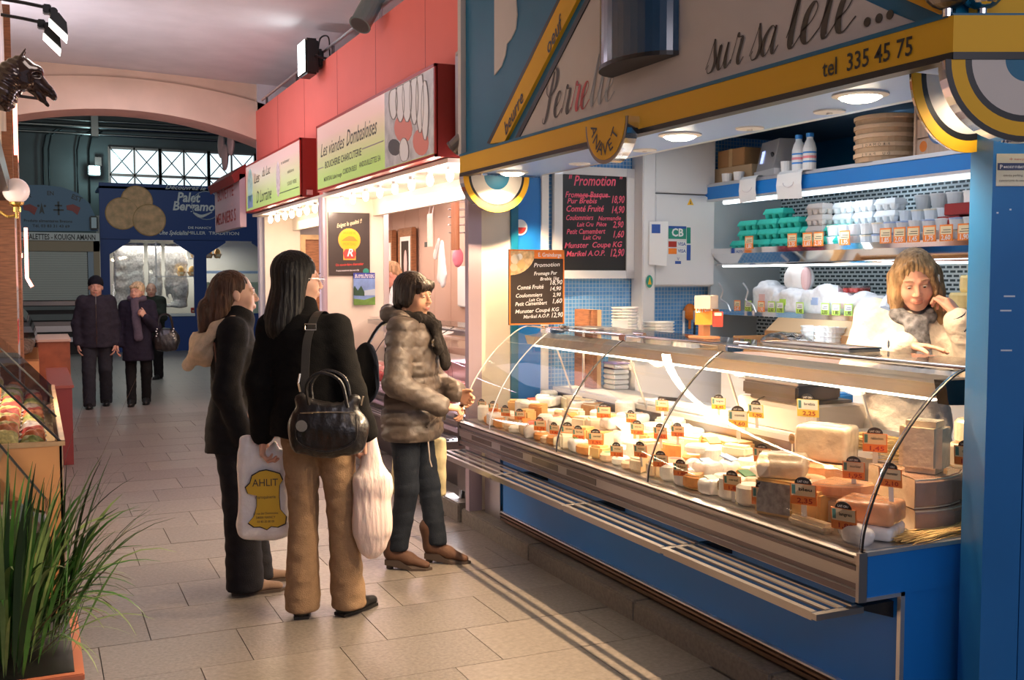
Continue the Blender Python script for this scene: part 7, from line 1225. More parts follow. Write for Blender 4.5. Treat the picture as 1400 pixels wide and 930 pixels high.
# ---------------------------------------------------------------- central woman, seen from behind (dark coat, khaki trousers)
BLK = cloth('black_wool', (.0065, .006, .006), .95, spec=.15); BLK2 = cloth('black_cotton', (.011, .010, .011), .9, spec=.2); KHA = cloth('khaki_cloth', (.29, .185, .105), .85, .3)
rz1 = math.radians(-30); H1 = 1.71; L1 = (1.235, 4.83, 0)
J1 = dict(pelvis=(-.035, 0, .94), hipL=(-.115, 0, .90), hipR=(.045, 0, .90), kneeL=(-.115, .01, .49), kneeR=(.07, .02, .49), ankL=(-.11, -.05, .10), ankR=(.095, .01, .10), chest=(-.09, 0, 1.25), neck=(-.11, -.02, 1.45), shL=(-.245, -.01, 1.365), shR=(.055, -.01, 1.355), elL=(-.305, -.03, 1.10), wrL=(-.315, .03, .86), elR=(.14, -.06, 1.08), wrR=(.20, -.02, .88), 
    handL=dict(d=(-.03, .02, -1), n=(1, .15, 0), l=(0, 1, .1), curl=(.55, .9, .5), s=1.0), handR=dict(d=(.02, .02, -1), n=(-1, 0, 0), l=(0, 1, 0), curl=(.9, 1.1, .6)))
HB = hairmat('hair_black', (.010, .008, .007)); w1, G, hc, R, s, HM = person('tall dark-haired woman from behind in black coat and khaki flared trousers, wearing glasses', L1, rz1, H1, J1, headyaw=math.radians(-56), pitch=.05, headc=(-.125, .01, 1.585), hcolor=HB)
def hair1(q):
    q.ell((0, -.028, .048), (.086, .104, .094), .02); q.cone((0, -.055, .02), (-.01, -.085, -.20), .082, .100, .04, flat=((0, 1, 0), .70))
    for x in (-1, 1): q.cone((x*.058, -.01, .03), (x*.066-.005, -.035, -.17), .032, .040, .03)
    q.ell((0, .100, -.03), (.056, .066, .094), .012, op='s')
hairobj(w1, hair1, HB, HM)
part('glasses', M['alu'], w1, lambda b: (setattr(b, 'M', HM), [b.tube([(x*.032+.024*math.cos(a), .104, .010+.017*math.sin(a)) for a in [2*PI*i/14 for i in range(15)]], .0012, 4) for x in (-1, 1)], [b.tube([(x*.056, .102, .014), (x*.078, .04, .014), (x*.080, -.02, .008)], .0013, 4) for x in (-1, 1)], b.tube([(-.009, .106, .012), (.009, .106, .012)], .0012, 4)))
def sleeve(q, G, s_, r=(.078, .068, .062), k=.03): q.chain([G['chest']+(G['sh'+s_]-G['chest'])*.5+A3((0, 0, .055)), G['sh'+s_], G['el'+s_], G['wr'+s_]], [.072, r[0], r[1], r[2]], k)
def coat(t, G, secs, m, name='coat', r=(.078, .068, .060), wr=(.005, 30), seed=1, h=.010, extra=None, k=.035):
    q = SDF(h); q.loft(secs, k); q.ell(G['chest']+A3((0, -.015, .09)), (.145, .105, .075), .05)
    for s_ in 'RL': sleeve(q, G, s_, r, k)
    q.mod(wrinkle(wr[0], wr[1], seed));
    if extra: extra(q)
    return sdfobj(name, q, m, t)
coat(w1, G, [(.86, -.045, -.01, .215, .15), (.95, -.05, -.01, .205, .145), (1.08, -.07, -.005, .170, .125), (1.2, -.08, 0, .175, .125), (1.31, -.095, -.01, .165, .115), (1.39, -.105, -.02, .11, .085), (1.43, -.11, -.03, .075, .075)], BLK, r=(.072, .064, .058), wr=(.006, 22), seed=3, extra=lambda q: (q.cone((-.11, -.0, 1.40), (-.115, .01, 1.46), .085, .078, .02), q.box((-.05, -.14, .86), (.006, .06, .16), .01, .004, op='s')))
def trousers(t, G, m, rr_, seed=2, top=None, h=.011, wr=(.005, 26), waist=(.17, .125), z0=None, ex=None):
    q = SDF(h); q.ell(G['pelvis']+A3((0, -.01, -.02)), (waist[0], waist[1], .13), .03)
    for s_ in 'RL':
        q.chain([G['hip'+s_]+A3((0, -.015, -.02)), G['knee'+s_]], [rr_[0], rr_[1]], .02); an = G['ank'+s_]+A3((0, .012, 0)); kn = G['knee'+s_]; zz = .02 if z0 is None else z0; en = kn+(an-kn)*((kn[2]-(zz-.09))/(kn[2]-an[2])); q.chain([kn, en], [rr_[1], rr_[2]], .02)
    q.mod(wrinkle(wr[0], wr[1], seed, 2.6)); q.box((0, 0, -.30), (1, 1, .30+(.02 if z0 is None else z0)), .006, .002, op='s')
    if ex: ex(q)
    return sdfobj('trousers', q, m, t)
trousers(w1, G, KHA, (.098, .068, .088), 4, z0=.028, waist=(.165, .12), wr=(.006, 26)); [part('pocket', cloth('khaki_dark', (.30, .18, .09)), w1, lambda b: b.tube([(x*.05-.035, -.125, .84), (x*.12-.035, -.112, .84)], .003, 4)) for x in (-1, 1)]
for s_ in 'LR': shoe(w1, G['ank'+s_], (.25 if s_ == 'L' else -.55), M['black'], M['black'], .25, name='shoe')
def hang(name, label, cat, loc, rz=0): return thing(name, label, cat, loc, rz)
def W(t, v): return Matrix.Translation(t.location) @ Matrix.Rotation(t.rotation_euler.z, 4, 'Z') @ Vector(v)
lea = mat('black_leather', (.014, .012, .012), .32, bump=.35, bscale=70, coat=.25); metalg = mat('zip_metal', (.75, .68, .55), .25, 1)
c = W(w1, (.075, -.225, .955)); hb = hang('handbag', 'large black leather shoulder bag with zip and disc charm at the tall woman hip', 'handbag', c, rz1+.05)
q = SDF(.007); q.ell((0, 0, -.03), (.185, .065, .135), .03); q.box((0, 0, -.07), (.165, .055, .075), .03, .04); q.ell((0, 0, .10), (.15, .04, .05), .05); q.ell((0, 0, .13), (.10, .05, .05), .04, op='s'); q.mod(wrinkle(.006, 30, 6, .6)); sdfobj('body', q, lea, hb)
part('zip', metalg, hb, lambda b: b.tube(spline([(-.11, -.068, .045), (0, -.078, .052), (.13, -.066, .050)], 4), .003, 5)); part('pocket_edge', lea, hb, lambda b: b.tube(spline([(-.12, -.064, .04), (-.125, -.068, -.08), (0, -.075, -.125), (.13, -.068, -.08), (.14, -.064, .04)], 5), .004, 5)); part('charm', metalg, hb, lambda b: b.cyl((-.10, -.085, -.01), (-.10, -.080, -.01), .026, n=18)); part('clip', metalg, hb, lambda b: (b.tube([(-.11, -.06, .14), (-.115, -.07, .18), (-.11, -.06, .22)], .005, 5), b.tube([(.16, -.05, .08), (.17, -.055, .12)], .005, 5)))
for dy in (-.05, .03): part('handle', lea, hb, lambda b: b.tube(spline([(-.075, dy, .08), (-.08, dy*1.3, .17), (-.02, dy*1.5, .225), (.07, dy*1.4, .19), (.10, dy, .07)], 6), .008, 6))
sp_ = [W(w1, v) for v in ((-.045, -.185, 1.07), (-.045, -.165, 1.2), (-.04, -.155, 1.30), (-.03, -.135, 1.36), (-.02, -.09, 1.42), (-.01, -.02, 1.445), (.0, .06, 1.42))]; spp = spline([v-c for v in sp_], 4); rzq = Matrix.Rotation(-(rz1+.05), 4, 'Z'); spp = [rzq @ v for v in spp]
b = MB(); b.strip([v+Vector((-.019, 0, 0)) for v in spp], [v+Vector((.019, 0, 0)) for v in spp], (0, -.004, 0)); b.build('strap', mat('strapblk', (.03, .026, .022), .6), hb)
k_ = spp[int(len(spp)*.52)]; part('buckle', metalg, hb, lambda b: b.tube([k_+Vector(v) for v in ((-.026, -.012, -.013), (.026, -.012, -.013), (.026, -.012, .013), (-.026, -.012, .013), (-.026, -.012, -.013))], .003, 4))
# carrier bags
plasm = mat('bag_plastic', (.80, .76, .74), .35, sub=.15, bump=.5, bscale=35, var=.05, vscale=18)
c = W(w1, (-.325, .075, .56)); bg = hang('carrier_bag', 'white plastic carrier bag with yellow hide-shaped print held in left hand', 'bag', c, math.radians(-14))
q = SDF(.007); q.box((0, 0, 0), (.125, .04, .215), .02, .03); q.ell((0, 0, -.15), (.135, .05, .08), .03); q.box((-.03, 0, .20), (.09, .02, .08), .04, .015); q.ell((.02, 0, .30), (.05, .05, .06), .03, op='s'); q.mod(wrinkle(.006, 20, 8, .5)); q.mod(lambda P: .003*np.sin(P[..., 0]*95+4*noise3(P, 9, 2))*(P[..., 2] > .02)); sdfobj('bag', q, plasm, bg)
hide = [(-.065, .125), (-.03, .145), (.0, .15), (.035, .14), (.062, .13), (.075, .10), (.06, .075), (.058, .02), (.062, -.04), (.09, -.075), (.085, -.11), (.05, -.125), (.02, -.12), (0, -.135), (-.03, -.12), (-.06, -.12), (-.085, -.10), (-.06, -.07), (-.045, -.02), (-.045, .03), (-.085, .04), (-.095, .07), (-.075, .09)]
sy = -.060; part('hide_outline', M['black'], bg, lambda b: b.prism([(x*1.06+.01, z*1.04-.03) for x, z in hide], 'y', sy-.001, sy)); part('hide_print', mat('hideyellow', (.62, .38, .02), .5), bg, lambda b: b.prism([(x+.01, z-.03) for x, z in hide], 'y', sy-.003, sy-.001))
for s2, z2, w2, sz2 in (('AHLIT', .045, .12, .05), ('maroquinerie', -.015, .095, .022), ('17 rue des Dominicains', -.092, .115, .016), ('54000 NANCY', -.112, .09, .016), ('03 83 35 00 00', -.132, .08, .016)): text(s2, M['ink'], (.005, sy-.0035, z2), (1, 0, 0), (0, 0, 1), sz2, width=w2, parent=bg, bold=.005)
c = W(w1, (.225, -.02, .515)); b2 = hang('carrier_bag', 'thin translucent white carrier bag with handles and reddish contents in right hand', 'bag', c, math.radians(-20))
q = SDF(.007); q.ell((0, 0, -.09), (.085, .065, .15), .03); q.box((0, 0, .02), (.085, .045, .15), .04, .03); q.cone((-.02, 0, .12), (-.01, 0, .36), .05, .014, .04); q.cone((.05, 0, .1), (.0, 0, .36), .04, .012, .04); q.mod(lambda P: .0013*np.sin(P[..., 0]*230+P[..., 1]*150+6*noise3(P*np.array([1, 1, .35]), 16, 2))); q.mod(wrinkle(.006, 26, 3, .35)); sdfobj('bag', q, mat('bag_pinkish', (.76, .62, .57), .3, sub=.2, bump=.6, bscale=45, stretch=(1, 1, .15), var=.18, vscale=11), b2)
# ---------------------------------------------------------------- girl on the left in profile
rz2 = math.radians(-97); L2 = (.915, 5.42, 0); H2 = 1.655; HBR = hairmat('hair_brown', (.085, .040, .022)); SKB = mat('skin_pale', (.66, .38, .28), .5, sub=.12)
J2 = dict(elR=(.20, -.05, 1.04), wrR=(.20, .03, .82), elL=(-.20, -.02, 1.05), wrL=(-.17, .12, .88), ankR=(.10, .02, .09), ankL=(-.09, .08, .09), kneeR=(.10, .02, .47), kneeL=(-.09, .05, .47))
w2, G, hc, R, s, HM = person('young woman in profile with brown tied hair, cream hood and wide black trousers', L2, rz2, H2, J2, headyaw=.05, pitch=.02, hcolor=HBR, skin=SKB)
def hair2(q):
    q.ell((0, -.030, .042), (.083, .100, .088), .02); q.ell((0, -.11, -.02), (.05, .04, .05), .03); q.cone((0, -.09, .0), (.0, -.11, -.12), .055, .045, .03); q.ell((0, -.15, -.06), (.045, .04, .045), .015); q.cone((.03, -.16, -.08), (.03, -.17, -.22), .035, .015, .02); q.cone((.05, -.06, -.03), (.03, -.10, -.16), .04, .045, .03); q.cone((-.05, -.06, -.03), (-.03, -.10, -.16), .04, .045, .03)
    q.ell((0, .102, -.03), (.066, .078, .120), .010, op='s')
hairobj(w2, hair2, HBR, HM)
coat(w2, G, [(.72, 0, 0, .19, .15), (.85, 0, 0, .185, .145), (1.0, 0, .01, .165, .125), (1.12, 0, .01, .165, .125), (1.25, 0, 0, .17, .12), (1.33, 0, -.01, .11, .09), (1.38, 0, -.01, .08, .08)], BLK2, r=(.068, .062, .056), seed=13, extra=lambda q: (q.cone((0, .0, 1.36), (0, .015, 1.41), .085, .078, .03), q.ell((0, .06, 1.385), (.06, .045, .045), .03)))
q = SDF(.007); A_ = [(-.09, -.0, 1.39), (-.115, -.09, 1.35), (-.10, -.17, 1.25), (0, -.225, 1.16), (.10, -.17, 1.25), (.115, -.09, 1.35), (.09, .0, 1.395)]; q.chain([A3(p) for p in A_], [.022, .030, .026, .024, .026, .030, .022], .02); q.ell((0, -.135, 1.255), (.105, .085, .105), .03); q.ell((0, -.125, 1.32), (.072, .06, .10), .015, op='s'); q.ell((0, .02, 1.25), (.12, .12, .2), .01, op='s'); q.mod(wrinkle(.005, 35, 2)); sdfobj('hood', q, cloth('cream_fleece', (.66, .50, .34), .95, .4), w2)
trousers(w2, G, cloth('black_trouser', (.014, .013, .016), .9), (.100, .090, .094), 14, waist=(.16, .12))
for s_ in 'LR': o = shoe(w2, G['ank'+s_], 0, mat('tan_suede', (.20, .125, .085), .85, bump=.3), mat('sole_dark', (.06, .04, .03), .7), .26); part('laces', mat('laces', (.20, .11, .07), .8), o, lambda b: [b.tube([(G['ank'+s_][0]-.022, G['ank'+s_][1]+.06+.02*i, .066-.005*i), (G['ank'+s_][0], G['ank'+s_][1]+.065+.02*i, .074-.006*i), (G['ank'+s_][0]+.022, G['ank'+s_][1]+.06+.02*i, .066-.005*i)], .003, 4) for i in range(3)])
c = W(w2, (-.10, .26, .90)); u = hang('patterned_bag', 'small silver and black patterned bag between the two women at the left', 'bag', c, .3); q = SDF(.008); q.box((0, 0, 0), (.08, .05, .14), .02, .03); q.mod(wrinkle(.006, 40, 5, 1)); m_ = brickmat('silver_pattern', (.6, .6, .62), (.35, .35, .37), (.02, .02, .02), .04, .03, .016, .25, .5, 'XZ'); sdfobj('body', q, m_, u); part('strap', M['black'], u, lambda b: b.tube(spline([(-.05, 0, .13), (0, -.02, .3), (.04, 0, .13)], 5), .006, 5))
part('thin_strap', mat('brownstrap', (.16, .07, .04), .6), w2, lambda b: b.tube(spline([(.14, -.10, 1.28), (.185, -.08, 1.15), (.21, -.0, 1.02), (.21, .06, .9)], 5), .006, 5))
# ---------------------------------------------------------------- woman in the grey-brown jacket
rz3 = math.radians(-128); L3 = (1.885, 5.46, 0); H3 = 1.64; HDK = hairmat('hair_darkbrown', (.030, .018, .012)); SKW = mat('skin_warm', (.64, .33, .20), .5, sub=.12, bump=.15, bscale=60)
J3 = dict(elR=(.255, .0, 1.04), wrR=(.17, .21, .92), elL=(-.22, .03, 1.04), wrL=(-.12, .22, .96), ankR=(.09, -.07, .12), ankL=(-.085, .10, .12), kneeR=(.095, -.0, .45), kneeL=(-.09, .06, .45), handR=dict(d=(-.35, .9, -.15), n=(-.2, -.1, -1), l=(-1, -.35, .2), curl=(.7, .8, .5)))
w3, G, hc, R, s, HM = person('older woman with short dark hair in taupe quilted jacket, black scarf and dark jeans', L3, rz3, H3, J3, headyaw=math.radians(-16), pitch=.10, hcolor=HDK, skin=SKW)
def hair3(q):
    q.ell((0, -.026, .048), (.090, .108, .094), .02); q.ell((0, -.07, -.03), (.075, .055, .075), .03)
    for x in (-1, 1): q.ell((x*.070, -.005, -.005), (.024, .045, .060), .02)
    q.ell((0, .100, -.032), (.060, .070, .078), .010, op='s'); q.cone((-.05, .066, .070), (.045, .072, .062), .028, .026, .02); q.cone((.02, .085, .062), (.055, .068, .030), .014, .010, .01); q.cone((-.02, .087, .062), (-.055, .068, .034), .014, .010, .01)
hairobj(w3, hair3, HDK, HM)
TAU = mat('taupe_jacket', (.105, .080, .064), .46, bump=.5, bscale=28, var=.15, vscale=20)
def quilt(q):
    q.mod(lambda P: np.where(np.hypot(P[..., 0], P[..., 1]) < .25, .009*np.exp(-((P[..., 2] % .085-.042)/.010)**2), 0)); q.mod(lambda P: .008*np.exp(-((np.abs(P[..., 0])-.105)/.010)**2)*(P[..., 1] > -.02)*(P[..., 2] < 1.2)); q.mod(lambda P: .006*np.exp(-(P[..., 0]/.005)**2)*(P[..., 1] > 0)); q.box((0, 0, .60), (.4, .4, .115), .01, .002, op='s')
coat(w3, G, [(.70, 0, .0, .215, .16), (.82, 0, .0, .212, .16), (.95, 0, 0, .182, .142), (1.03, 0, 0, .172, .135), (1.15, 0, 0, .185, .142), (1.27, 0, 0, .18, .128), (1.35, 0, -.01, .12, .10), (1.40, 0, -.02, .09, .085)], TAU, 'jacket', (.076, .070, .058), (.008, 30), 23, .009, quilt)
q = SDF(.007); q.chain([A3(p) for p in ((.075, .05, 1.36), (.105, -.03, 1.385), (.08, -.11, 1.40), (0, -.135, 1.41), (-.08, -.11, 1.40), (-.105, -.03, 1.385), (-.075, .05, 1.36))], [.028, .034, .038, .040, .038, .034, .028], .03); q.mod(wrinkle(.004, 50, 3)); sdfobj('hood_collar', q, TAU, w3)
q = SDF(.007); q.chain([A3(p) for p in ((0, .095, 1.36), (.07, .06, 1.38), (.085, -.01, 1.39), (.04, -.07, 1.40), (-.05, -.07, 1.40), (-.085, 0, 1.39), (-.06, .07, 1.38), (0, .10, 1.355))], [.032, .030, .028, .026, .026, .028, .030, .034], .02); q.ell((.0, .13, 1.335), (.045, .04, .04), .02); q.cone((.03, .14, 1.32), (.055, .17, 1.22), .028, .040, .015, flat=((0, 1, 0), .6)); q.cone((-.02, .14, 1.32), (-.035, .18, 1.14), .030, .046, .015, flat=((0, 1, 0), .6)); q.mod(wrinkle(.009, 60, 7, 1)); q.mod(lambda P: .005*np.sin(P[..., 0]*190+P[..., 2]*40)); sdfobj('scarf', q, cloth('black_scarf', (.022, .018, .016), .9, .5, 90), w3)
part('brooch', metalg, w3, lambda b: b.prism([(.10+.022*math.cos(a)*(1 if i % 2 else .45), 1.25+.022*math.sin(a)*(1 if i % 2 else .45)) for i, a in enumerate([2*PI*j/10 for j in range(10)])], 'y', .150, .158)); part('drawstring', mat('stringm', (.4, .33, .28), .7), w3, lambda b: b.tube([(.12, .13, .72), (.125, .14, .62), (.12, .15, .58)], .004, 5))
for x in (-1, 1): part('pocket_flap', TAU, w3, lambda b: b.tube([(x*.07, .168, .85), (x*.16, .135, .80)], .007, 5))
trousers(w3, G, cloth('dark_jeans', (.014, .018, .026), .8), (.090, .064, .056), 24, z0=.105, wr=(.005, 28))
for s_ in 'LR': shoe(w3, G['ank'+s_], .1, mat('brown_suede', (.085, .036, .018), .75, bump=.2), mat('sole_dark'), .25, .055, 'boot', .20)
part('ring', metalg, w3, lambda b: b.cyl(G['wr'+'R']+A3((-.045, .115, -.02)), G['wrR']+A3((-.05, .12, -.02)), .011, n=10))
c = W(w3, (.13, -.24, 1.08)); u = hang('rucksack', 'black soft shoulder bag hanging behind the woman in the taupe jacket', 'bag', c, rz3); q = SDF(.008); q.ell((0, 0, -.03), (.13, .085, .15), .03); q.ell((0, .02, .08), (.09, .05, .09), .04); q.mod(wrinkle(.006, 28, 6, .8)); sdfobj('body', q, BLK, u); part('strap', M['black'], u, lambda b: b.tube(spline([(-.02, .0, .12), (-.03, .10, .27), (-.05, .22, .29)], 5), .010, 5))
for x, z1 in ((-.06, .98), (-.14, .86)): part('bag_strap', M['black'], w3, lambda b: b.strip([(x-.006, .165, 1.2), (x-.03, .178, 1.08), (x-.04, .178, z1)], [(x+.006, .172, 1.2), (x-.018, .184, 1.08), (x-.028, .184, z1)]))
u = hang('paper_bag', 'cream patterned carry bag hanging behind the legs of the woman in jeans', 'bag', W(w3, (-.20, -.03, .52)), rz3); q = SDF(.009); q.box((0, 0, 0), (.03, .16, .17), .02, .02); q.mod(wrinkle(.005, 30, 6, .8)); sdfobj('body', q, mat('creambag', (.60, .50, .28), .6, var=.3, vscale=12), u)
# ---------------------------------------------------------------- seller behind the cheese counter
rz4 = math.radians(150); L4 = (3.585, 3.55, .085); H4 = 1.66; HBL = hairmat('hair_blonde', (.36, .24, .13)); SKP = mat('skin_rosy', (.70, .38, .29), .45, sub=.15)
J4 = dict(neck=(0, .03, 1.385), chest=(0, .0, 1.20), elR=(.225, .03, 1.10), wrR=(.09, .27, 1.225), elL=(-.255, .17, 1.12), wrL=(-.145, .235, 1.33), handR=dict(d=(-.85, .55, .02), n=(-.1, .2, -1), l=(.5, .85, .1), curl=(.15, .15, .15)), handL=dict(d=(.25, -.45, .85), n=(.75, -.55, -.3), l=(.3, .55, .5), curl=(.7, .9, .5), thumb=(.9, .3, .4)))
w4, G, hc, R, s, HM = person('blonde cheese seller in cream cardigan and grey scarf, phoning behind the counter', L4, rz4, H4, J4, headyaw=math.radians(-12), pitch=.38, roll=.10, headc=(.0, .10, 1.50), hcolor=mat('browblonde', (.33, .20, .12), .6), skin=SKP, heads=1.05)
def hair4(q):
    q.ell((0, -.026, .046), (.084, .102, .090), .02)
    for x in (-1, 1): q.cone((x*.058, .022, .05), (x*.078, .020, -.05), .026, .028, .03); q.cone((x*.078, .020, -.05), (x*.092, .035, -.18), .030, .016, .03); q.cone((x*.076, -.02, .02), (x*.090, -.02, -.20), .036, .026, .03); q.cone((x*.085, .0, -.10), (x*.112, .01, -.19), .026, .010, .02)
    q.cone((0, -.07, 0), (0, -.085, -.14), .08, .065, .04); q.ell((0, .108, -.012), (.058, .074, .098), .010, op='s'); q.cone((.02, .060, .108), (.066, .046, .060), .009, .014, .012); q.cone((.02, .060, .108), (-.062, .046, .058), .010, .015, .012); q.cone((-.058, .052, .062), (-.078, .040, -.04), .016, .018, .012)
hairobj(w4, hair4, HBL, HM, amp=.0026, h=.005, smooth=2)
CRM = cloth('cream_knit', (.66, .60, .53), .9, .5, 60)
coat(w4, G, [(.70, 0, 0, .20, .15), (.85, 0, 0, .195, .15), (1.0, 0, 0, .18, .14), (1.12, 0, .01, .185, .145), (1.24, 0, .01, .18, .135), (1.32, 0, .01, .13, .10), (1.37, 0, .01, .09, .085)], CRM, 'cardigan', (.078, .076, .058), (.006, 24), 33, .009, lambda q: (q.mod(lambda P: .005*np.exp(-(P[..., 0]/.006)**2)*(P[..., 1] > 0))))
part('blue_lining', mat('bluelining', (.25, .40, .75), .6), w4, lambda b: b.tube(spline([(.12, .06, 1.37), (.09, .0, 1.41), (.05, -.04, 1.425), (-.04, -.05, 1.42)], 5), .026, 8))
q = SDF(.007); q.chain([A3(p) for p in ((0, .12, 1.31), (.07, .08, 1.35), (.085, .02, 1.37), (.03, -.03, 1.39), (-.05, -.03, 1.39), (-.085, .03, 1.37), (-.06, .09, 1.35), (0, .125, 1.31))], [.034, .032, .028, .028, .028, .028, .032, .034], .02); q.cone((0, .13, 1.30), (-.02, .165, 1.16), .050, .045, .02, flat=((0, 1, 0), .5)); q.mod(wrinkle(.007, 55, 7, 1)); sdfobj('scarf', q, mat('scarf_grey', (.16, .17, .20), .85, var=.6, vscale=40, bump=.4), w4)
for wr_, el_ in (('wrL', 'elL'), ('wrR', 'elR')):
    d = G[el_]-G[wr_]; d /= np.linalg.norm(d); part('dark_cuff', mat('navy_knit', (.02, .03, .06), .9), w4, lambda b: b.cyl(G[wr_]-d*.035, G[wr_]+d*.03, .043, .060, 18))
d = G['elR']-G['wrR']; d /= np.linalg.norm(d); part('watch', M['chrome'], w4, lambda b: b.cyl(G['wrR']-d*.028, G['wrR']-d*.012, .033, n=18))
part('phone', M['white'], w4, lambda b: (setattr(b, 'M', HM), b.bbox((-.094, .01, -.085), (-.080, .045, .035), .004))); trousers(w4, G, BLK2, (.10, .07, .06), 34)
for s_ in 'LR': shoe(w4, G['ank'+s_], 0, M['black'], M['black'])
# ---------------------------------------------------------------- butcher
rz5 = math.radians(62); L5 = (3.46, 10.28, .085); H5 = 1.70; HGR = hairmat('hair_reddish', (.42, .25, .14))
w5, G, hc, R, s, HM = person('butcher in a white coat bending his head down behind the poster partition', L5, rz5, H5, dict(neck=(0, .05, 1.44), elR=(.24, .1, 1.1), wrR=(.16, .32, 1.02), elL=(-.24, .1, 1.1), wrL=(-.16, .32, 1.02)), fem=False, pitch=.5, headyaw=.1, headc=(0, .13, 1.545), hcolor=HGR, skin=mat('skin_red', (.68, .30, .22), .5), lod=1.6)
hairobj(w5, lambda q: (q.ell((0, -.026, .046), (.083, .102, .088), .02), q.ell((0, -.07, -.03), (.06, .045, .05), .03), q.ell((0, .098, -.01), (.07, .062, .11), .012, op='s')), HGR, HM, .009)
coat(w5, G, [(.60, 0, 0, .22, .17), (.9, 0, 0, .22, .17), (1.15, 0, 0, .22, .16), (1.36, 0, .01, .20, .13), (1.44, 0, .02, .11, .1)], cloth('white_coat', (.78, .77, .78), .8), 'white_coat', seed=43, h=.013); trousers(w5, G, BLK2, (.10, .075, .06), 44, h=.015)
# ---------------------------------------------------------------- couple walking towards us, man behind
DK = cloth('dark_parka', (.030, .026, .038), .8)
w6, G, hc, R, s, HM = person('man in dark padded jacket and black knit cap walking beside a blonde woman', (.69, 13.95, 0), math.radians(176), 1.62, dict(elR=(.215, -.02, 1.02), wrR=(.215, .05, .80), elL=(-.215, -.02, 1.02), wrL=(-.21, .03, .80), ankR=(.10, .16, .09), kneeR=(.10, .12, .46), ankL=(-.09, -.14, .10), kneeL=(-.09, .02, .46)), fem=False, lod=1.6, pitch=.03, hcolor=HDK, heads=1.08)
hairobj(w6, lambda q: (q.ell((0, -.024, .052), (.088, .106, .096), .02), q.box((0, .10, -.05), (.2, .09, .075), .008, .005, op='s'), q.box((0, -.02, -.10), (.2, .2, .07), .008, .005, op='s')), cloth('cap_black', (.012, .012, .018)), HM, .009, name='knit_cap')
coat(w6, G, [(.74, 0, 0, .20, .15), (.9, 0, 0, .195, .155), (1.1, 0, 0, .19, .15), (1.25, 0, 0, .18, .135), (1.33, 0, 0, .12, .10), (1.39, 0, .0, .08, .085)], DK, 'jacket', (.080, .074, .060), (.008, 22), 53, .013, lambda q: q.mod(lambda P: .006*np.exp(-(P[..., 0]/.008)**2)*(P[..., 1] > 0)))
part('zip', M['steel_dk'], w6, lambda b: b.tube([(0, .168, .78), (0, .172, 1.1), (0, .155, 1.28), (0, .10, 1.42)], .005, 5)); trousers(w6, G, cloth('dark_trouser', (.028, .028, .036), .85), (.105, .080, .072), 54, h=.013)
for s_ in 'LR': shoe(w6, G['ank'+s_], 0, M['black'], M['black'], .27)
w7, G, hc, R, s, HM = person('short-haired blonde woman in a black knee-length coat with a long grey scarf', (1.17, 13.93, 0), math.radians(170), 1.55, dict(elR=(.20, -.02, .98), wrR=(.23, .06, .78), elL=(-.22, .06, .98), wrL=(-.12, .20, 1.10), ankR=(.08, .10, .09), ankL=(-.08, -.08, .09), handL=dict(d=(.5, .3, .7), n=(.6, -.6, 0), l=(0, .5, .5), curl=(1, 1, .6))), lod=1.6, headyaw=math.radians(-20), hcolor=mat('browblonde'), heads=1.1)
hairobj(w7, lambda q: (q.ell((0, -.026, .050), (.086, .104, .092), .02), q.ell((0, -.06, -.03), (.065, .05, .05), .03), q.ell((0, .100, -.025), (.058, .066, .090), .012, op='s'), q.cone((-.04, .07, .075), (.045, .07, .07), .02, .02, .01)), hairmat('hair_platinum', (.62, .47, .28)), HM, .009)
coat(w7, G, [(.56, 0, 0, .19, .15), (.75, 0, 0, .185, .15), (.95, 0, 0, .17, .14), (1.1, 0, 0, .165, .13), (1.2, 0, 0, .16, .12), (1.27, 0, 0, .10, .09), (1.33, 0, 0, .07, .075)], cloth('coat_black', (.022, .018, .032), .9), 'coat', (.070, .064, .054), (.006, 22), 63, .013, lambda q: (q.cone((-.04, .14, 1.1), (-.03, .16, .84), .012, .012, .01, op='s')))
q = SDF(.011); q.chain([A3(p) for p in ((0, .09, 1.32), (.08, .03, 1.34), (0, -.07, 1.35), (-.08, .03, 1.34), (0, .09, 1.32))], [.036]*5, .02); q.chain([A3(p) for p in ((.02, .125, 1.30), (.0, .165, 1.1), (-.02, .175, .86))], [.05, .052, .055], .02, flat=((0, 1, 0), .5)); q.mod(wrinkle(.006, 45, 7, 1)); sdfobj('scarf', q, cloth('scarf_mauve', (.10, .08, .11), .9), w7)
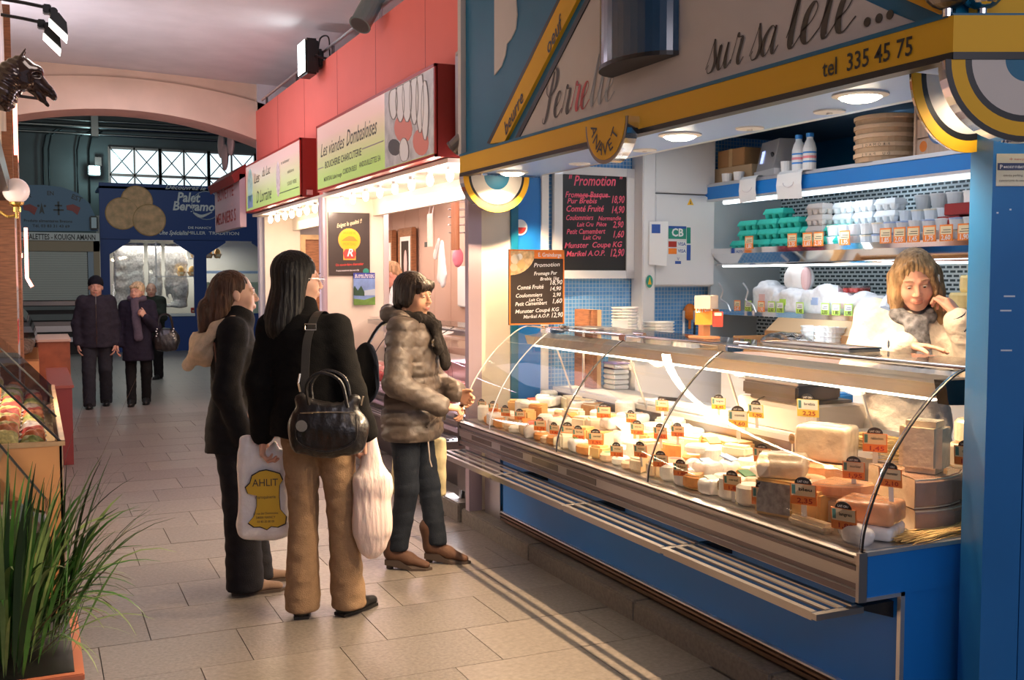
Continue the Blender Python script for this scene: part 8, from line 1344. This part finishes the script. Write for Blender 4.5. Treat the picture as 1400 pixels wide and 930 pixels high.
trousers(w7, G, BLK2, (.085, .065, .055), 64, h=.013)
for s_ in 'LR': shoe(w7, G['ank'+s_], 0, M['black'], M['black'], .25, .03)
u = hang('handbag', 'shiny black handbag with white studs carried by the blonde woman', 'handbag', W(w7, (-.34, .06, .84)), math.radians(170)); q = SDF(.010); q.ell((0, 0, -.02), (.17, .09, .15), .03); q.box((0, 0, -.08), (.14, .08, .08), .03, .04); q.mod(wrinkle(.008, 30, 6, .8)); sdfobj('body', q, lea, u)
for dy in (-.04, .05): part('handle', lea, u, lambda b: b.tube(spline([(-.09, dy, .10), (-.05, dy, .28), (.06, dy, .28), (.10, dy, .10)], 6), .012, 6))
part('studs', M['white'], u, lambda b: [b._ell((sx*.10+.01*(i % 2), .07, .12-.03*i), (.009, .009, .009), 6, 4) for i in range(6) for sx in (-1, 1)], kind='stuff')
w8, G, hc, R, s, HM = person('balding man in a dark green coat standing behind the blonde woman', (1.68, 17.4, 0), math.radians(150), 1.53, dict(elR=(.21, .05, .98), wrR=(.17, .2, .90), elL=(-.21, .08, .98), wrL=(-.06, .22, 1.12), handL=dict(d=(.6, .2, .5), n=(.4, -.7, 0), l=(0, .5, .5), curl=(1, 1, .6))), fem=False, lod=1.8, headyaw=math.radians(25), hcolor=HDK, heads=1.08)
hairobj(w8, lambda q: (q.ell((0, -.034, .030), (.080, .094, .070), .02), q.ell((0, .03, .09), (.06, .08, .05), .012, op='s'), q.ell((0, .098, -.01), (.07, .062, .12), .012, op='s')), hairmat('hair_greybrown', (.10, .07, .05)), HM, .010)
coat(w8, G, [(.62, 0, 0, .20, .15), (.9, 0, 0, .19, .15), (1.1, 0, 0, .18, .14), (1.18, 0, 0, .165, .13), (1.26, 0, 0, .11, .1), (1.31, 0, 0, .08, .09)], cloth('coat_green', (.022, .028, .022), .85), 'coat', (.072, .066, .056), (.006, 22), 73, .015); trousers(w8, G, BLK2, (.10, .08, .07), 74, h=.015)
for s_ in 'LR': shoe(w8, G['ank'+s_], 0, M['black'], M['black'], .27)
